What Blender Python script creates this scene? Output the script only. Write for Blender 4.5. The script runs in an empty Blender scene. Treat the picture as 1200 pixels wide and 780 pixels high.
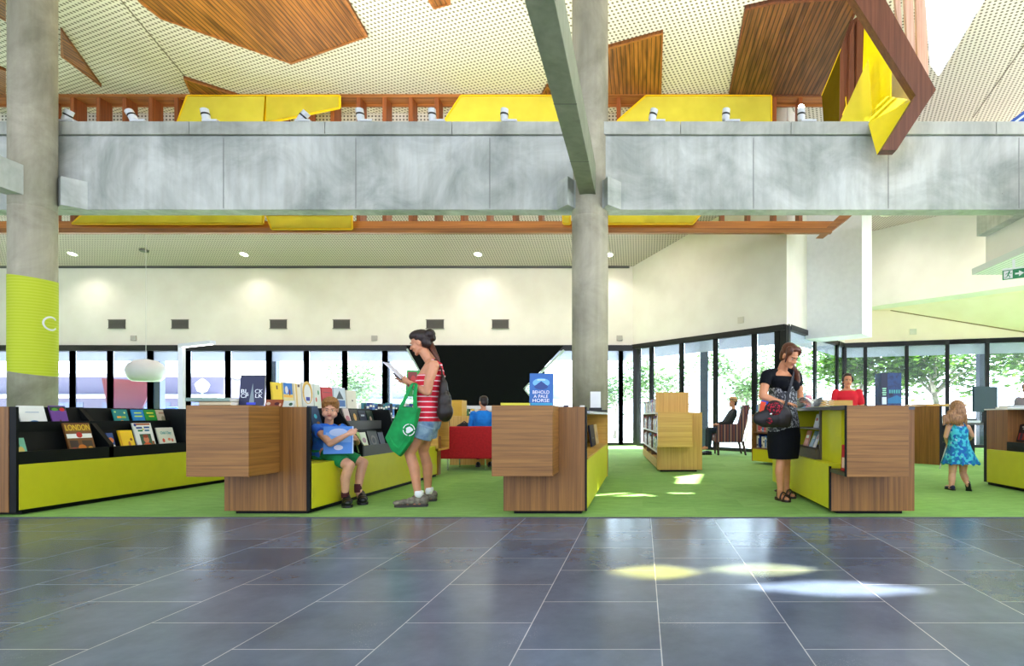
import bpy, bmesh, math, random
from mathutils import Vector, Matrix, Euler
sc = bpy.context.scene
COL = sc.collection
R = math.radians
random.seed(7)
F, CX, CY, H = 654.0, 753.0, 487.5, 0.895

def P(px, py, Y):
    return Vector(((px - CX) / F * Y, Y, H + (CY - py) / F * Y))
def ZH(py, Y):
    return H + (CY - py) / F * Y
def XW(px, Y):
    return (px - CX) / F * Y

# ------------------------------------------------------------------ materials
def _nt(name):
    m = bpy.data.materials.new(name); m.use_nodes = True
    nt = m.node_tree
    return m, nt, nt.nodes, nt.links, nt.nodes['Principled BSDF']
def lin(c):
    return tuple(((v / 255) / 12.92 if v / 255 <= 0.04045 else ((v / 255 + 0.055) / 1.055) ** 2.4) for v in c) + (1.0,)
_flat = {}
def flat(rgb, rough=0.6, metal=0.0, spec=0.5, name=None, alpha=1.0):
    key = (tuple(rgb), rough, metal, alpha)
    if key in _flat: return _flat[key]
    m, nt, N, L, b = _nt(name or 'paint_%02x%02x%02x' % tuple(rgb))
    no = N.new('ShaderNodeTexNoise'); no.inputs['Scale'].default_value = 9
    tc = N.new('ShaderNodeTexCoord'); L.new(tc.outputs['Object'], no.inputs['Vector'])
    hs = N.new('ShaderNodeHueSaturation'); hs.inputs['Color'].default_value = lin(rgb)
    mr = N.new('ShaderNodeMapRange'); mr.inputs['To Min'].default_value = 0.93; mr.inputs['To Max'].default_value = 1.07
    L.new(no.outputs['Fac'], mr.inputs['Value']); L.new(mr.outputs[0], hs.inputs['Value'])
    L.new(hs.outputs[0], b.inputs['Base Color'])
    b.inputs['Roughness'].default_value = rough; b.inputs['Metallic'].default_value = metal
    b.inputs['Specular IOR Level'].default_value = spec; b.inputs['Alpha'].default_value = alpha
    _flat[key] = m
    return m
def emis(rgb, s, name='lamp_glow'):
    m, nt, N, L, b = _nt(name)
    b.inputs['Base Color'].default_value = lin(rgb)
    b.inputs['Emission Color'].default_value = lin(rgb); b.inputs['Emission Strength'].default_value = s
    return m
def ramp(N, stops, interp='LINEAR'):
    r = N.new('ShaderNodeValToRGB'); r.color_ramp.interpolation = interp
    e = r.color_ramp.elements
    while len(e) < len(stops): e.new(0.5)
    for i, (p, c) in enumerate(stops): e[i].position = p; e[i].color = lin(c) if len(c) == 3 else c
    return r
def wood(name, dark, light, axis, rough=0.45, scale=1.0, fine=1.0):
    """grain runs along axis 'x','y','z' of object space"""
    m, nt, N, L, b = _nt(name)
    tc = N.new('ShaderNodeTexCoord'); mp = N.new('ShaderNodeMapping')
    s = [30 * scale] * 3
    for ch in axis: s['xyz'.index(ch)] = 0.7 * scale
    mp.inputs['Scale'].default_value = s
    L.new(tc.outputs['Object'], mp.inputs['Vector'])
    n1 = N.new('ShaderNodeTexNoise'); n1.inputs['Scale'].default_value = 1.2; n1.inputs['Detail'].default_value = 6
    n1.inputs['Roughness'].default_value = 0.65; n1.inputs['Distortion'].default_value = 0.4
    L.new(mp.outputs[0], n1.inputs['Vector'])
    r = ramp(N, [(0.33, dark), (0.68, light)])
    L.new(n1.outputs['Fac'], r.inputs[0])
    mp2 = N.new('ShaderNodeMapping'); s2 = [150 * fine] * 3
    for ch in axis: s2['xyz'.index(ch)] = 3
    mp2.inputs['Scale'].default_value = s2; L.new(tc.outputs['Object'], mp2.inputs['Vector'])
    n2 = N.new('ShaderNodeTexNoise'); n2.inputs['Scale'].default_value = 1; L.new(mp2.outputs[0], n2.inputs['Vector'])
    mx = N.new('ShaderNodeMix'); mx.data_type = 'RGBA'; mx.blend_type = 'MULTIPLY'; mx.inputs[0].default_value = 0.35
    L.new(r.outputs[0], mx.inputs[6]); L.new(n2.outputs['Color'], mx.inputs[7])
    g = N.new('ShaderNodeHueSaturation'); g.inputs['Value'].default_value = 1.2; g.inputs['Saturation'].default_value = 1.0
    n2.inputs['Detail'].default_value = 2
    bw = N.new('ShaderNodeRGBToBW'); L.new(n2.outputs['Color'], bw.inputs[0]); L.new(bw.outputs[0], mx.inputs[7])
    L.new(mx.outputs[2], g.inputs['Color']); L.new(g.outputs[0], b.inputs['Base Color'])
    b.inputs['Roughness'].default_value = rough
    return m
def slatted(name, dark, light, ang):
    """narrow timber battens: stripes in object XY turned by ang"""
    m, nt, N, L, b = _nt(name)
    tc = N.new('ShaderNodeTexCoord'); mp = N.new('ShaderNodeMapping')
    mp.inputs['Rotation'].default_value = (0, 0, ang)
    L.new(tc.outputs['Object'], mp.inputs['Vector'])
    w = N.new('ShaderNodeTexWave'); w.wave_type = 'BANDS'; w.bands_direction = 'X'; w.inputs['Scale'].default_value = 3.6
    w.inputs['Distortion'].default_value = 0; L.new(mp.outputs[0], w.inputs['Vector'])
    mp2 = N.new('ShaderNodeMapping'); mp2.inputs['Rotation'].default_value = (0, 0, ang); mp2.inputs['Scale'].default_value = (11, 0.9, 1)
    L.new(tc.outputs['Object'], mp2.inputs['Vector'])
    n = N.new('ShaderNodeTexNoise'); n.inputs['Scale'].default_value = 1.3; n.inputs['Detail'].default_value = 4
    L.new(mp2.outputs[0], n.inputs['Vector'])
    r = ramp(N, [(0.3, dark), (0.72, light)]); L.new(n.outputs['Fac'], r.inputs[0])
    r2 = ramp(N, [(0.0, (60, 60, 60)), (0.28, (255, 255, 255))]); L.new(w.outputs['Fac'], r2.inputs[0])
    mx = N.new('ShaderNodeMix'); mx.data_type = 'RGBA'; mx.blend_type = 'MULTIPLY'; mx.inputs[0].default_value = 0.8
    L.new(r.outputs[0], mx.inputs[6]); L.new(r2.outputs[0], mx.inputs[7]); L.new(mx.outputs[2], b.inputs['Base Color'])
    b.inputs['Roughness'].default_value = 0.5
    return m
def concrete(name, a, c, speck=0.0):
    m, nt, N, L, b = _nt(name)
    tc = N.new('ShaderNodeTexCoord')
    n1 = N.new('ShaderNodeTexNoise'); n1.inputs['Scale'].default_value = 1.1; n1.inputs['Detail'].default_value = 9; n1.inputs['Roughness'].default_value = 0.62
    n1.inputs['Distortion'].default_value = 0.6
    L.new(tc.outputs['Object'], n1.inputs['Vector'])
    r = ramp(N, [(0.32, a), (0.66, c)]); L.new(n1.outputs['Fac'], r.inputs[0])
    mp = N.new('ShaderNodeMapping'); mp.inputs['Scale'].default_value = (5, 5, 0.5); L.new(tc.outputs['Object'], mp.inputs['Vector'])
    n2 = N.new('ShaderNodeTexNoise'); n2.inputs['Scale'].default_value = 2.2; n2.inputs['Detail'].default_value = 6; L.new(mp.outputs[0], n2.inputs['Vector'])
    r2 = ramp(N, [(0.3, (222, 220, 214)), (0.6, (255, 255, 255))]); L.new(n2.outputs['Fac'], r2.inputs[0])
    mx = N.new('ShaderNodeMix'); mx.data_type = 'RGBA'; mx.blend_type = 'MULTIPLY'; mx.inputs[0].default_value = 0.5
    L.new(r.outputs[0], mx.inputs[6]); L.new(r2.outputs[0], mx.inputs[7])
    v = N.new('ShaderNodeTexVoronoi'); v.inputs['Scale'].default_value = 3.2; L.new(tc.outputs['Object'], v.inputs['Vector'])
    r3 = ramp(N, [(0.0, (70, 70, 66)), (0.035, (255, 255, 255))]); L.new(v.outputs['Distance'], r3.inputs[0])
    mx2 = N.new('ShaderNodeMix'); mx2.data_type = 'RGBA'; mx2.blend_type = 'MULTIPLY'; mx2.inputs[0].default_value = 0.6
    L.new(mx.outputs[2], mx2.inputs[6]); L.new(r3.outputs[0], mx2.inputs[7])
    L.new(mx2.outputs[2], b.inputs['Base Color'])
    bp = N.new('ShaderNodeBump'); bp.inputs['Strength'].default_value = 0.15; bp.inputs['Distance'].default_value = 0.01
    L.new(n2.outputs['Fac'], bp.inputs['Height']); L.new(bp.outputs[0], b.inputs['Normal'])
    b.inputs['Roughness'].default_value = 0.75
    return m
def perforated(name, base, hole, pitch=0.085, rad=0.26, ang=0.0, axes='xy'):
    m, nt, N, L, b = _nt(name)
    tc = N.new('ShaderNodeTexCoord'); mp = N.new('ShaderNodeMapping')
    rot = [0, 0, ang] if axes == 'xy' else [R(90), 0, 0]
    mp.inputs['Rotation'].default_value = rot
    mp.inputs['Scale'].default_value = (1 / pitch,) * 3
    L.new(tc.outputs['Object'], mp.inputs['Vector'])
    sp = N.new('ShaderNodeSeparateXYZ'); L.new(mp.outputs[0], sp.inputs[0])
    def ma(op, a, c=None):
        n = N.new('ShaderNodeMath'); n.operation = op
        for i, v in enumerate((a, c)):
            if v is None: continue
            if isinstance(v, (int, float)): n.inputs[i].default_value = v
            else: L.new(v, n.inputs[i])
        return n.outputs[0]
    xx = ma('SUBTRACT', ma('FRACT', sp.outputs[0]), 0.5); yy = ma('SUBTRACT', ma('FRACT', sp.outputs[1]), 0.5)
    d = ma('SQRT', ma('ADD', ma('MULTIPLY', xx, xx), ma('MULTIPLY', yy, yy)))
    mr = N.new('ShaderNodeMapRange'); mr.inputs['From Min'].default_value = rad * 0.8; mr.inputs['From Max'].default_value = rad * 1.25
    L.new(d, mr.inputs['Value'])
    mx = N.new('ShaderNodeMix'); mx.data_type = 'RGBA'
    mx.inputs[6].default_value = lin(hole); mx.inputs[7].default_value = lin(base)
    L.new(mr.outputs[0], mx.inputs[0]); L.new(mx.outputs[2], b.inputs['Base Color'])
    b.inputs['Roughness'].default_value = 0.7
    return m
def mottled(name, cols, scale=10, rough=0.8, axes=(1, 1, 1), detail=3, voronoi=False):
    m, nt, N, L, b = _nt(name)
    tc = N.new('ShaderNodeTexCoord'); mp = N.new('ShaderNodeMapping'); mp.inputs['Scale'].default_value = axes
    L.new(tc.outputs['Object'], mp.inputs['Vector'])
    if voronoi:
        n = N.new('ShaderNodeTexVoronoi'); n.inputs['Scale'].default_value = scale
        L.new(mp.outputs[0], n.inputs['Vector'])
        bw = N.new('ShaderNodeRGBToBW'); L.new(n.outputs['Color'], bw.inputs[0]); out = bw.outputs[0]
    else:
        n = N.new('ShaderNodeTexNoise'); n.inputs['Scale'].default_value = scale; n.inputs['Detail'].default_value = detail
        L.new(mp.outputs[0], n.inputs['Vector']); out = n.outputs['Fac']
    k = len(cols); lo, hi = (0.32, 0.68) if not voronoi else (0.15, 0.85)
    r = ramp(N, [(lo + (hi - lo) * i / (k - 1), c) for i, c in enumerate(cols)], 'CONSTANT' if voronoi else 'LINEAR')
    L.new(out, r.inputs[0]); L.new(r.outputs[0], b.inputs['Base Color'])
    b.inputs['Roughness'].default_value = rough
    return m
def striped(name, stops, period, axis='z', rough=0.8):
    m, nt, N, L, b = _nt(name)
    tc = N.new('ShaderNodeTexCoord'); sp = N.new('ShaderNodeSeparateXYZ'); L.new(tc.outputs['Object'], sp.inputs[0])
    d = N.new('ShaderNodeMath'); d.operation = 'DIVIDE'; d.inputs[1].default_value = period
    L.new(sp.outputs['xyz'.index(axis)], d.inputs[0])
    f = N.new('ShaderNodeMath'); f.operation = 'FRACT'; L.new(d.outputs[0], f.inputs[0])
    r = ramp(N, stops, 'CONSTANT'); L.new(f.outputs[0], r.inputs[0]); L.new(r.outputs[0], b.inputs['Base Color'])
    b.inputs['Roughness'].default_value = rough
    return m
def glass(name, tint=(240, 248, 250)):
    m = bpy.data.materials.new(name); m.use_nodes = True
    nt = m.node_tree; N, L = nt.nodes, nt.links; N.clear()
    o = N.new('ShaderNodeOutputMaterial'); t = N.new('ShaderNodeBsdfTransparent'); g = N.new('ShaderNodeBsdfGlossy')
    t.inputs[0].default_value = lin(tint); g.inputs['Roughness'].default_value = 0.02
    fr = N.new('ShaderNodeLayerWeight'); fr.inputs[0].default_value = 0.2
    mr = N.new('ShaderNodeMapRange'); mr.inputs['To Min'].default_value = 0.02; mr.inputs['To Max'].default_value = 0.4; L.new(fr.outputs['Facing'], mr.inputs['Value'])
    mx = N.new('ShaderNodeMixShader'); L.new(mr.outputs[0], mx.inputs[0]); L.new(t.outputs[0], mx.inputs[1]); L.new(g.outputs[0], mx.inputs[2])
    L.new(mx.outputs[0], o.inputs[0])
    return m
def translucent(name, rgb, opacity, dens=0.0):
    """coloured mesh screen: lets part of the light through tinted, scatters the rest"""
    m = bpy.data.materials.new(name); m.use_nodes = True
    nt = m.node_tree; N, L = nt.nodes, nt.links; N.clear()
    o = N.new('ShaderNodeOutputMaterial'); t = N.new('ShaderNodeBsdfTransparent'); t.inputs[0].default_value = lin(rgb)
    d = N.new('ShaderNodeBsdfDiffuse'); d.inputs[0].default_value = lin(rgb)
    tl = N.new('ShaderNodeBsdfTranslucent'); tl.inputs[0].default_value = lin(rgb)
    a = N.new('ShaderNodeMixShader'); a.inputs[0].default_value = 0.45; L.new(d.outputs[0], a.inputs[1]); L.new(tl.outputs[0], a.inputs[2])
    mx = N.new('ShaderNodeMixShader'); mx.inputs[0].default_value = opacity
    tc = N.new('ShaderNodeTexCoord'); n = N.new('ShaderNodeTexNoise'); n.inputs['Scale'].default_value = 2.5; L.new(tc.outputs['Object'], n.inputs['Vector'])
    mr = N.new('ShaderNodeMapRange'); mr.inputs['To Min'].default_value = opacity - 0.1; mr.inputs['To Max'].default_value = min(1, opacity + 0.1)
    L.new(n.outputs['Fac'], mr.inputs['Value']); L.new(mr.outputs[0], mx.inputs[0])
    L.new(t.outputs[0], mx.inputs[1]); L.new(a.outputs[0], mx.inputs[2]); L.new(mx.outputs[0], o.inputs[0])
    return m

# ------------------------------------------------------------------ mesh builder
class MB:
    def __init__(s): s.v = []; s.f = []; s.mi = []; s.sm = []; s.cur = 0; s.smooth = False
    def m(s, i, smooth=None):
        s.cur = i
        if smooth is not None: s.smooth = smooth
        return s
    def face(s, idx): s.f.append(idx); s.mi.append(s.cur); s.sm.append(s.smooth)
    def poly(s, pts):
        b = len(s.v); s.v += [tuple(p) for p in pts]; s.face(list(range(b, b + len(pts))))
        return s
    def box(s, x0, x1, y0, y1, z0, z1, M=None):
        b = len(s.v)
        for z in (z0, z1):
            for x, y in ((x0, y0), (x1, y0), (x1, y1), (x0, y1)):
                p = Vector((x, y, z)); s.v.append(tuple(M @ p if M else p))
        for q in ((3, 2, 1, 0), (4, 5, 6, 7), (0, 1, 5, 4), (1, 2, 6, 5), (2, 3, 7, 6), (3, 0, 4, 7)):
            s.face([b + i for i in q])
        return s
    def prism(s, pts, vec):
        """pts: planar polygon of 3-D points, extruded by vec"""
        b = len(s.v); n = len(pts); vec = Vector(vec)
        s.v += [tuple(p) for p in pts]; s.v += [tuple(Vector(p) + vec) for p in pts]
        s.face([b + i for i in range(n - 1, -1, -1)]); s.face([b + n + i for i in range(n)])
        for i in range(n):
            j = (i + 1) % n; s.face([b + i, b + j, b + n + j, b + n + i])
        return s
    def rings(s, rs, cap=True, closed=False):
        """rs: list of rings (same point count)"""
        b = len(s.v); n = len(rs[0])
        for r in rs: s.v += [tuple(p) for p in r]
        for k in range(len(rs) - 1):
            for i in range(n):
                j = (i + 1) % n
                s.face([b + k * n + i, b + k * n + j, b + (k + 1) * n + j, b + (k + 1) * n + i])
        if closed:
            k = len(rs) - 1
            for i in range(n):
                j = (i + 1) % n; s.face([b + k * n + i, b + k * n + j, b + j, b + i])
        elif cap:
            s.face([b + i for i in range(n - 1, -1, -1)]); k = (len(rs) - 1) * n; s.face([b + k + i for i in range(n)])
        return s
    def tube(s, path, rad, n=10, cap=True):
        """path points, rad number or list; follows bends"""
        path = [Vector(p) for p in path]; rs = []
        rad = rad if isinstance(rad, (list, tuple)) else [rad] * len(path)
        up = None
        for i, p in enumerate(path):
            if i == 0: t = path[1] - p
            elif i == len(path) - 1: t = p - path[i - 1]
            else: t = (path[i + 1] - p).normalized() + (p - path[i - 1]).normalized()
            t.normalize()
            if up is None: up = Vector((0, 0, 1)) if abs(t.z) < 0.9 else Vector((1, 0, 0))
            a = t.cross(up).normalized(); c = a.cross(t).normalized(); up = c
            rs.append([p + (a * math.cos(2 * math.pi * k / n) + c * math.sin(2 * math.pi * k / n)) * rad[i] for k in range(n)])
        return s.rings(rs, cap)
    def lathe(s, prof, c=(0, 0, 0), n=24, M=None):
        """prof: (radius, z)"""
        rs = []
        for r, z in prof:
            ring = [Vector((c[0] + r * math.cos(2 * math.pi * k / n), c[1] + r * math.sin(2 * math.pi * k / n), c[2] + z)) for k in range(n)]
            rs.append([M @ p for p in ring] if M else ring)
        return s.rings(rs)
    def ell(s, c, r, M=None, n=14, k=9):
        """ellipsoid centre c radii r, M = 3x3/4x4 rotation about the centre"""
        c = Vector(c); b = len(s.v)
        def q(v):
            v = Vector(v)
            return tuple(c + ((M.to_3x3() @ v) if M else v))
        s.v.append(q((0, 0, -r[2])))
        for i in range(1, k):
            ph = -math.pi / 2 + math.pi * i / k
            for j in range(n):
                a = 2 * math.pi * j / n
                s.v.append(q((r[0] * math.cos(ph) * math.cos(a), r[1] * math.cos(ph) * math.sin(a), r[2] * math.sin(ph))))
        s.v.append(q((0, 0, r[2]))); top = len(s.v) - 1
        for j in range(n):
            jj = (j + 1) % n
            s.face([b, b + 1 + jj, b + 1 + j])
            for i in range(k - 2):
                a0 = b + 1 + i * n
                s.face([a0 + j, a0 + jj, a0 + n + jj, a0 + n + j])
            a0 = b + 1 + (k - 2) * n
            s.face([a0 + j, a0 + jj, top])
        return s
    def cap(s, p1, r1, p2, r2, n=12):
        """tapered capsule"""
        p1 = Vector(p1); p2 = Vector(p2); d = p2 - p1; L = d.length
        if L < 1e-6: return s.ell(p1, (r1,) * 3)
        d.normalize(); q = d.to_track_quat('Z', 'Y').to_matrix()
        prof = []
        for i in range(1, 5): a = math.pi / 2 * i / 4; prof.append((r1 * math.sin(a), -r1 * math.cos(a)))
        for i in range(0, 4): a = math.pi / 2 * i / 4; prof.append((r2 * math.cos(a), L + r2 * math.sin(a)))
        rs = [[p1 + q @ Vector((r * math.cos(2 * math.pi * k / n), r * math.sin(2 * math.pi * k / n), z)) for k in range(n)] for r, z in prof]
        return s.rings(rs)
    def mesh(s, name, mats):
        me = bpy.data.meshes.new(name)
        me.from_pydata(s.v, [], s.f)
        for x in (mats if isinstance(mats, (list, tuple)) else [mats]): me.materials.append(x)
        nm = len(me.materials)
        for p, i, sm in zip(me.polygons, s.mi, s.sm): p.material_index = min(i, nm - 1); p.use_smooth = sm
        me.update()
        bm = bmesh.new(); bm.from_mesh(me); bmesh.ops.recalc_face_normals(bm, faces=bm.faces); bm.to_mesh(me); bm.free()
        return me
    def obj(s, name, mats, parent=None, bevel=0.0, smooth=False, origin=None):
        if smooth: s.sm = [True] * len(s.f)
        off = Vector(origin) if origin is not None else None
        if off is not None: s.v = [tuple(Vector(p) - off) for p in s.v]
        o = bpy.data.objects.new(name, s.mesh(name, mats)); COL.objects.link(o)
        if off is not None: o.location = off
        if parent: o.parent = parent
        if bevel:
            b = o.modifiers.new('edge', 'BEVEL'); b.width = bevel; b.segments = 2; b.limit_method = 'ANGLE'; b.angle_limit = R(40)
        return o
def tag(o, label=None, cat=None, group=None, kind=None):
    if label: o['label'] = label
    if cat: o['category'] = cat
    if group: o['group'] = group
    if kind: o['kind'] = kind
    return o
def empty(name, loc=(0, 0, 0), rz=0.0, rot=None):
    o = bpy.data.objects.new(name, None); COL.objects.link(o); o.location = loc
    o.rotation_euler = rot if rot else (0, 0, rz); o.empty_display_size = 0.1
    return o
def thing(name, label, cat, loc=(0, 0, 0), rz=0.0, group=None, rot=None):
    return tag(empty(name, loc, rz, rot), label, cat, group)
def struct(name, mb, m, parent=None, bevel=0.0):
    o = mb.obj(name, m, parent, bevel)
    if not parent: o['kind'] = 'structure'
    return o
def copy_tree(o, parent=None):
    c = o.copy(); COL.objects.link(c)
    if parent: c.parent = parent
    for ch in list(o.children): copy_tree(ch, c)
    return c
def text_mesh(name, body, size, mat_, parent, loc, rot, align='CENTER', extrude=0.0008, fit=None, sx=1.0):
    cu = bpy.data.curves.new(name, 'FONT'); cu.body = body; cu.size = size; cu.align_x = align; cu.align_y = 'CENTER'; cu.extrude = extrude
    t = bpy.data.objects.new(name + '_tmp', cu); COL.objects.link(t)
    dg = bpy.context.evaluated_depsgraph_get(); dg.update()
    me = bpy.data.meshes.new_from_object(t.evaluated_get(dg)); bpy.data.objects.remove(t)
    me.name = name; me.materials.clear(); me.materials.append(mat_)
    if fit:
        xs = [v.co.x for v in me.vertices]; w = (max(xs) - min(xs)) or 1
        k = fit / w
        for v in me.vertices: v.co.x *= k
    o = bpy.data.objects.new(name, me); COL.objects.link(o); o.parent = parent; o.location = loc; o.rotation_euler = rot
    return o
def blend(name, mb, mat_, parent=None, voxel=0.006, smooth=6, decimate=None):
    """melt overlapping closed shapes into one continuous skin"""
    me = mb.mesh(name + '_raw', mat_)
    t = bpy.data.objects.new(name + '_tmp', me); COL.objects.link(t)
    r = t.modifiers.new('r', 'REMESH'); r.mode = 'VOXEL'; r.voxel_size = voxel; r.use_smooth_shade = True
    if smooth: s = t.modifiers.new('s', 'SMOOTH'); s.factor = 0.5; s.iterations = smooth
    dg = bpy.context.evaluated_depsgraph_get(); dg.update()
    out = bpy.data.meshes.new_from_object(t.evaluated_get(dg)); bpy.data.objects.remove(t)
    out.name = name; out.materials.clear()
    for x in (mat_ if isinstance(mat_, (list, tuple)) else [mat_]): out.materials.append(x)
    for p in out.polygons: p.use_smooth = True
    o = bpy.data.objects.new(name, out); COL.objects.link(o)
    if parent: o.parent = parent
    return o

# ------------------------------------------------------------------ palette
M_oak_h = wood('oak_veneer_horizontal', (112, 72, 26), (164, 114, 52), 'xy')
M_oak_v = wood('oak_veneer_upright', (108, 68, 24), (156, 106, 46), 'z')
M_oak_y = wood('oak_veneer_end', (112, 70, 32), (154, 102, 52), 'z')
M_pale_h = wood('pale_oak_horizontal', (190, 140, 58), (218, 172, 84), 'xy')
M_pale_v = wood('pale_oak_upright', (190, 140, 58), (218, 172, 84), 'z')
M_timber = wood('stained_timber', (124, 72, 28), (182, 116, 56), 'x', scale=0.6)
M_timber_v = wood('stained_timber_upright', (110, 56, 24), (166, 92, 44), 'z', scale=0.6)
M_timber_dk = wood('dark_stained_timber', (84, 44, 26), (124, 70, 42), 'z', scale=0.6)
M_lime = flat((204, 200, 30), 0.45, name='lime_laminate')
M_black = flat((7, 11, 11), 0.5, spec=0.2, name='black_laminate')
M_blackm = flat((10, 12, 14), 0.35, name='black_metal')
M_grey = flat((74, 74, 76), 0.5, name='grey_laminate')
M_white = flat((232, 232, 230), 0.6, name='white_paint')
M_whitemetal = flat((225, 227, 230), 0.35, name='white_metal')
M_paper = flat((238, 234, 222), 0.8, name='paper_pages')
M_chrome = flat((190, 192, 195), 0.2, 1.0, name='brushed_steel')
M_conc = concrete('board_formed_concrete', (152, 158, 152), (214, 216, 212))
M_conc_col = concrete('column_concrete', (134, 129, 112), (186, 179, 160))
M_glass = glass('clear_glass')
# ================================================================== THE SETTING
def floor_material():
    m, nt, N, L, b = _nt('bluestone_tiles')
    tc = N.new('ShaderNodeTexCoord'); sp = N.new('ShaderNodeSeparateXYZ'); L.new(tc.outputs['Object'], sp.inputs[0])
    ax = N.new('ShaderNodeMath'); ax.operation = 'SUBTRACT'; ax.inputs[1].default_value = 2.144 - 0.275 * 20; L.new(sp.outputs[1], ax.inputs[0])
    ay = N.new('ShaderNodeMath'); ay.operation = 'SUBTRACT'; ay.inputs[1].default_value = 0.0715 - 0.55 * 40; L.new(sp.outputs[0], ay.inputs[0])
    cb = N.new('ShaderNodeCombineXYZ'); L.new(ax.outputs[0], cb.inputs[0]); L.new(ay.outputs[0], cb.inputs[1])
    br = N.new('ShaderNodeTexBrick'); br.offset = 0.5; br.inputs['Scale'].default_value = 1
    br.inputs['Brick Width'].default_value = 0.55; br.inputs['Row Height'].default_value = 0.55
    br.inputs['Mortar Size'].default_value = 0.0028; br.inputs['Mortar Smooth'].default_value = 0.3; br.inputs['Bias'].default_value = 0
    br.inputs['Color1'].default_value = lin((104, 118, 138)); br.inputs['Color2'].default_value = lin((90, 102, 122))
    br.inputs['Mortar'].default_value = lin((196, 200, 206))
    L.new(cb.outputs[0], br.inputs['Vector'])
    n = N.new('ShaderNodeTexNoise'); n.inputs['Scale'].default_value = 2.4; n.inputs['Detail'].default_value = 10; n.inputs['Roughness'].default_value = 0.7
    L.new(tc.outputs['Object'], n.inputs['Vector'])
    r = ramp(N, [(0.3, (195, 195, 195)), (0.7, (255, 255, 255))]); L.new(n.outputs['Fac'], r.inputs[0])
    mx = N.new('ShaderNodeMix'); mx.data_type = 'RGBA'; mx.blend_type = 'MULTIPLY'; mx.inputs[0].default_value = 1
    L.new(br.outputs['Color'], mx.inputs[6]); L.new(r.outputs[0], mx.inputs[7])
    # pale fossil pits in drifts
    v = N.new('ShaderNodeTexVoronoi'); v.inputs['Scale'].default_value = 120; L.new(tc.outputs['Object'], v.inputs['Vector'])
    vr = ramp(N, [(0.12, (255, 255, 255)), (0.22, (0, 0, 0))]); L.new(v.outputs['Distance'], vr.inputs[0])
    n2 = N.new('ShaderNodeTexNoise'); n2.inputs['Scale'].default_value = 1.7; n2.inputs['Detail'].default_value = 5; n2.inputs['Distortion'].default_value = 1.5
    L.new(tc.outputs['Object'], n2.inputs['Vector'])
    nr = ramp(N, [(0.58, (0, 0, 0)), (0.68, (255, 255, 255))]); L.new(n2.outputs['Fac'], nr.inputs[0])
    mm = N.new('ShaderNodeMath'); mm.operation = 'MULTIPLY'; L.new(vr.outputs[0], mm.inputs[0]); L.new(nr.outputs[0], mm.inputs[1])
    m2 = N.new('ShaderNodeMath'); m2.operation = 'MULTIPLY'; m2.inputs[1].default_value = 0.5; L.new(mm.outputs[0], m2.inputs[0])
    mx2 = N.new('ShaderNodeMix'); mx2.data_type = 'RGBA'; mx2.inputs[7].default_value = lin((190, 196, 200))
    L.new(m2.outputs[0], mx2.inputs[0]); L.new(mx.outputs[2], mx2.inputs[6])
    L.new(mx2.outputs[2], b.inputs['Base Color'])
    rr = N.new('ShaderNodeMapRange'); rr.inputs['To Min'].default_value = 0.15; rr.inputs['To Max'].default_value = 0.3
    L.new(n.outputs['Fac'], rr.inputs['Value']); L.new(rr.outputs[0], b.inputs['Roughness'])
    b.inputs['Specular IOR Level'].default_value = 0.5
    return m
def carpet_material():
    m, nt, N, L, b = _nt('green_carpet_tiles')
    tc = N.new('ShaderNodeTexCoord')
    br = N.new('ShaderNodeTexBrick'); br.offset = 0.5; br.inputs['Scale'].default_value = 1
    br.inputs['Brick Width'].default_value = 1.0; br.inputs['Row Height'].default_value = 0.5; br.inputs['Mortar Size'].default_value = 0.0
    br.inputs['Color1'].default_value = lin((146, 194, 100)); br.inputs['Color2'].default_value = lin((160, 206, 112))
    L.new(tc.outputs['Object'], br.inputs['Vector'])
    mp = N.new('ShaderNodeMapping'); mp.inputs['Scale'].default_value = (2, 9, 1); L.new(tc.outputs['Object'], mp.inputs['Vector'])
    n = N.new('ShaderNodeTexNoise'); n.inputs['Scale'].default_value = 2; n.inputs['Detail'].default_value = 8; n.inputs['Roughness'].default_value = 0.8
    L.new(mp.outputs[0], n.inputs['Vector'])
    r = ramp(N, [(0.3, (200, 200, 200)), (0.7, (255, 255, 255))]); L.new(n.outputs['Fac'], r.inputs[0])
    mx = N.new('ShaderNodeMix'); mx.data_type = 'RGBA'; mx.blend_type = 'MULTIPLY'; mx.inputs[0].default_value = 1
    L.new(br.outputs['Color'], mx.inputs[6]); L.new(r.outputs[0], mx.inputs[7]); L.new(mx.outputs[2], b.inputs['Base Color'])
    b.inputs['Roughness'].default_value = 0.95; b.inputs['Specular IOR Level'].default_value = 0.2
    return m
YC = 4.927
struct('floor', MB().box(-22, 13, -4, YC, -0.12, 0.0), floor_material())
struct('floor_carpet', MB().box(-22, 13.4, YC, 17.3, -0.12, 0.004), carpet_material())
struct('trim_floor_edge', MB().box(-22, 13, YC - 0.012, YC + 0.006, -0.02, 0.006), M_grey)

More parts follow.
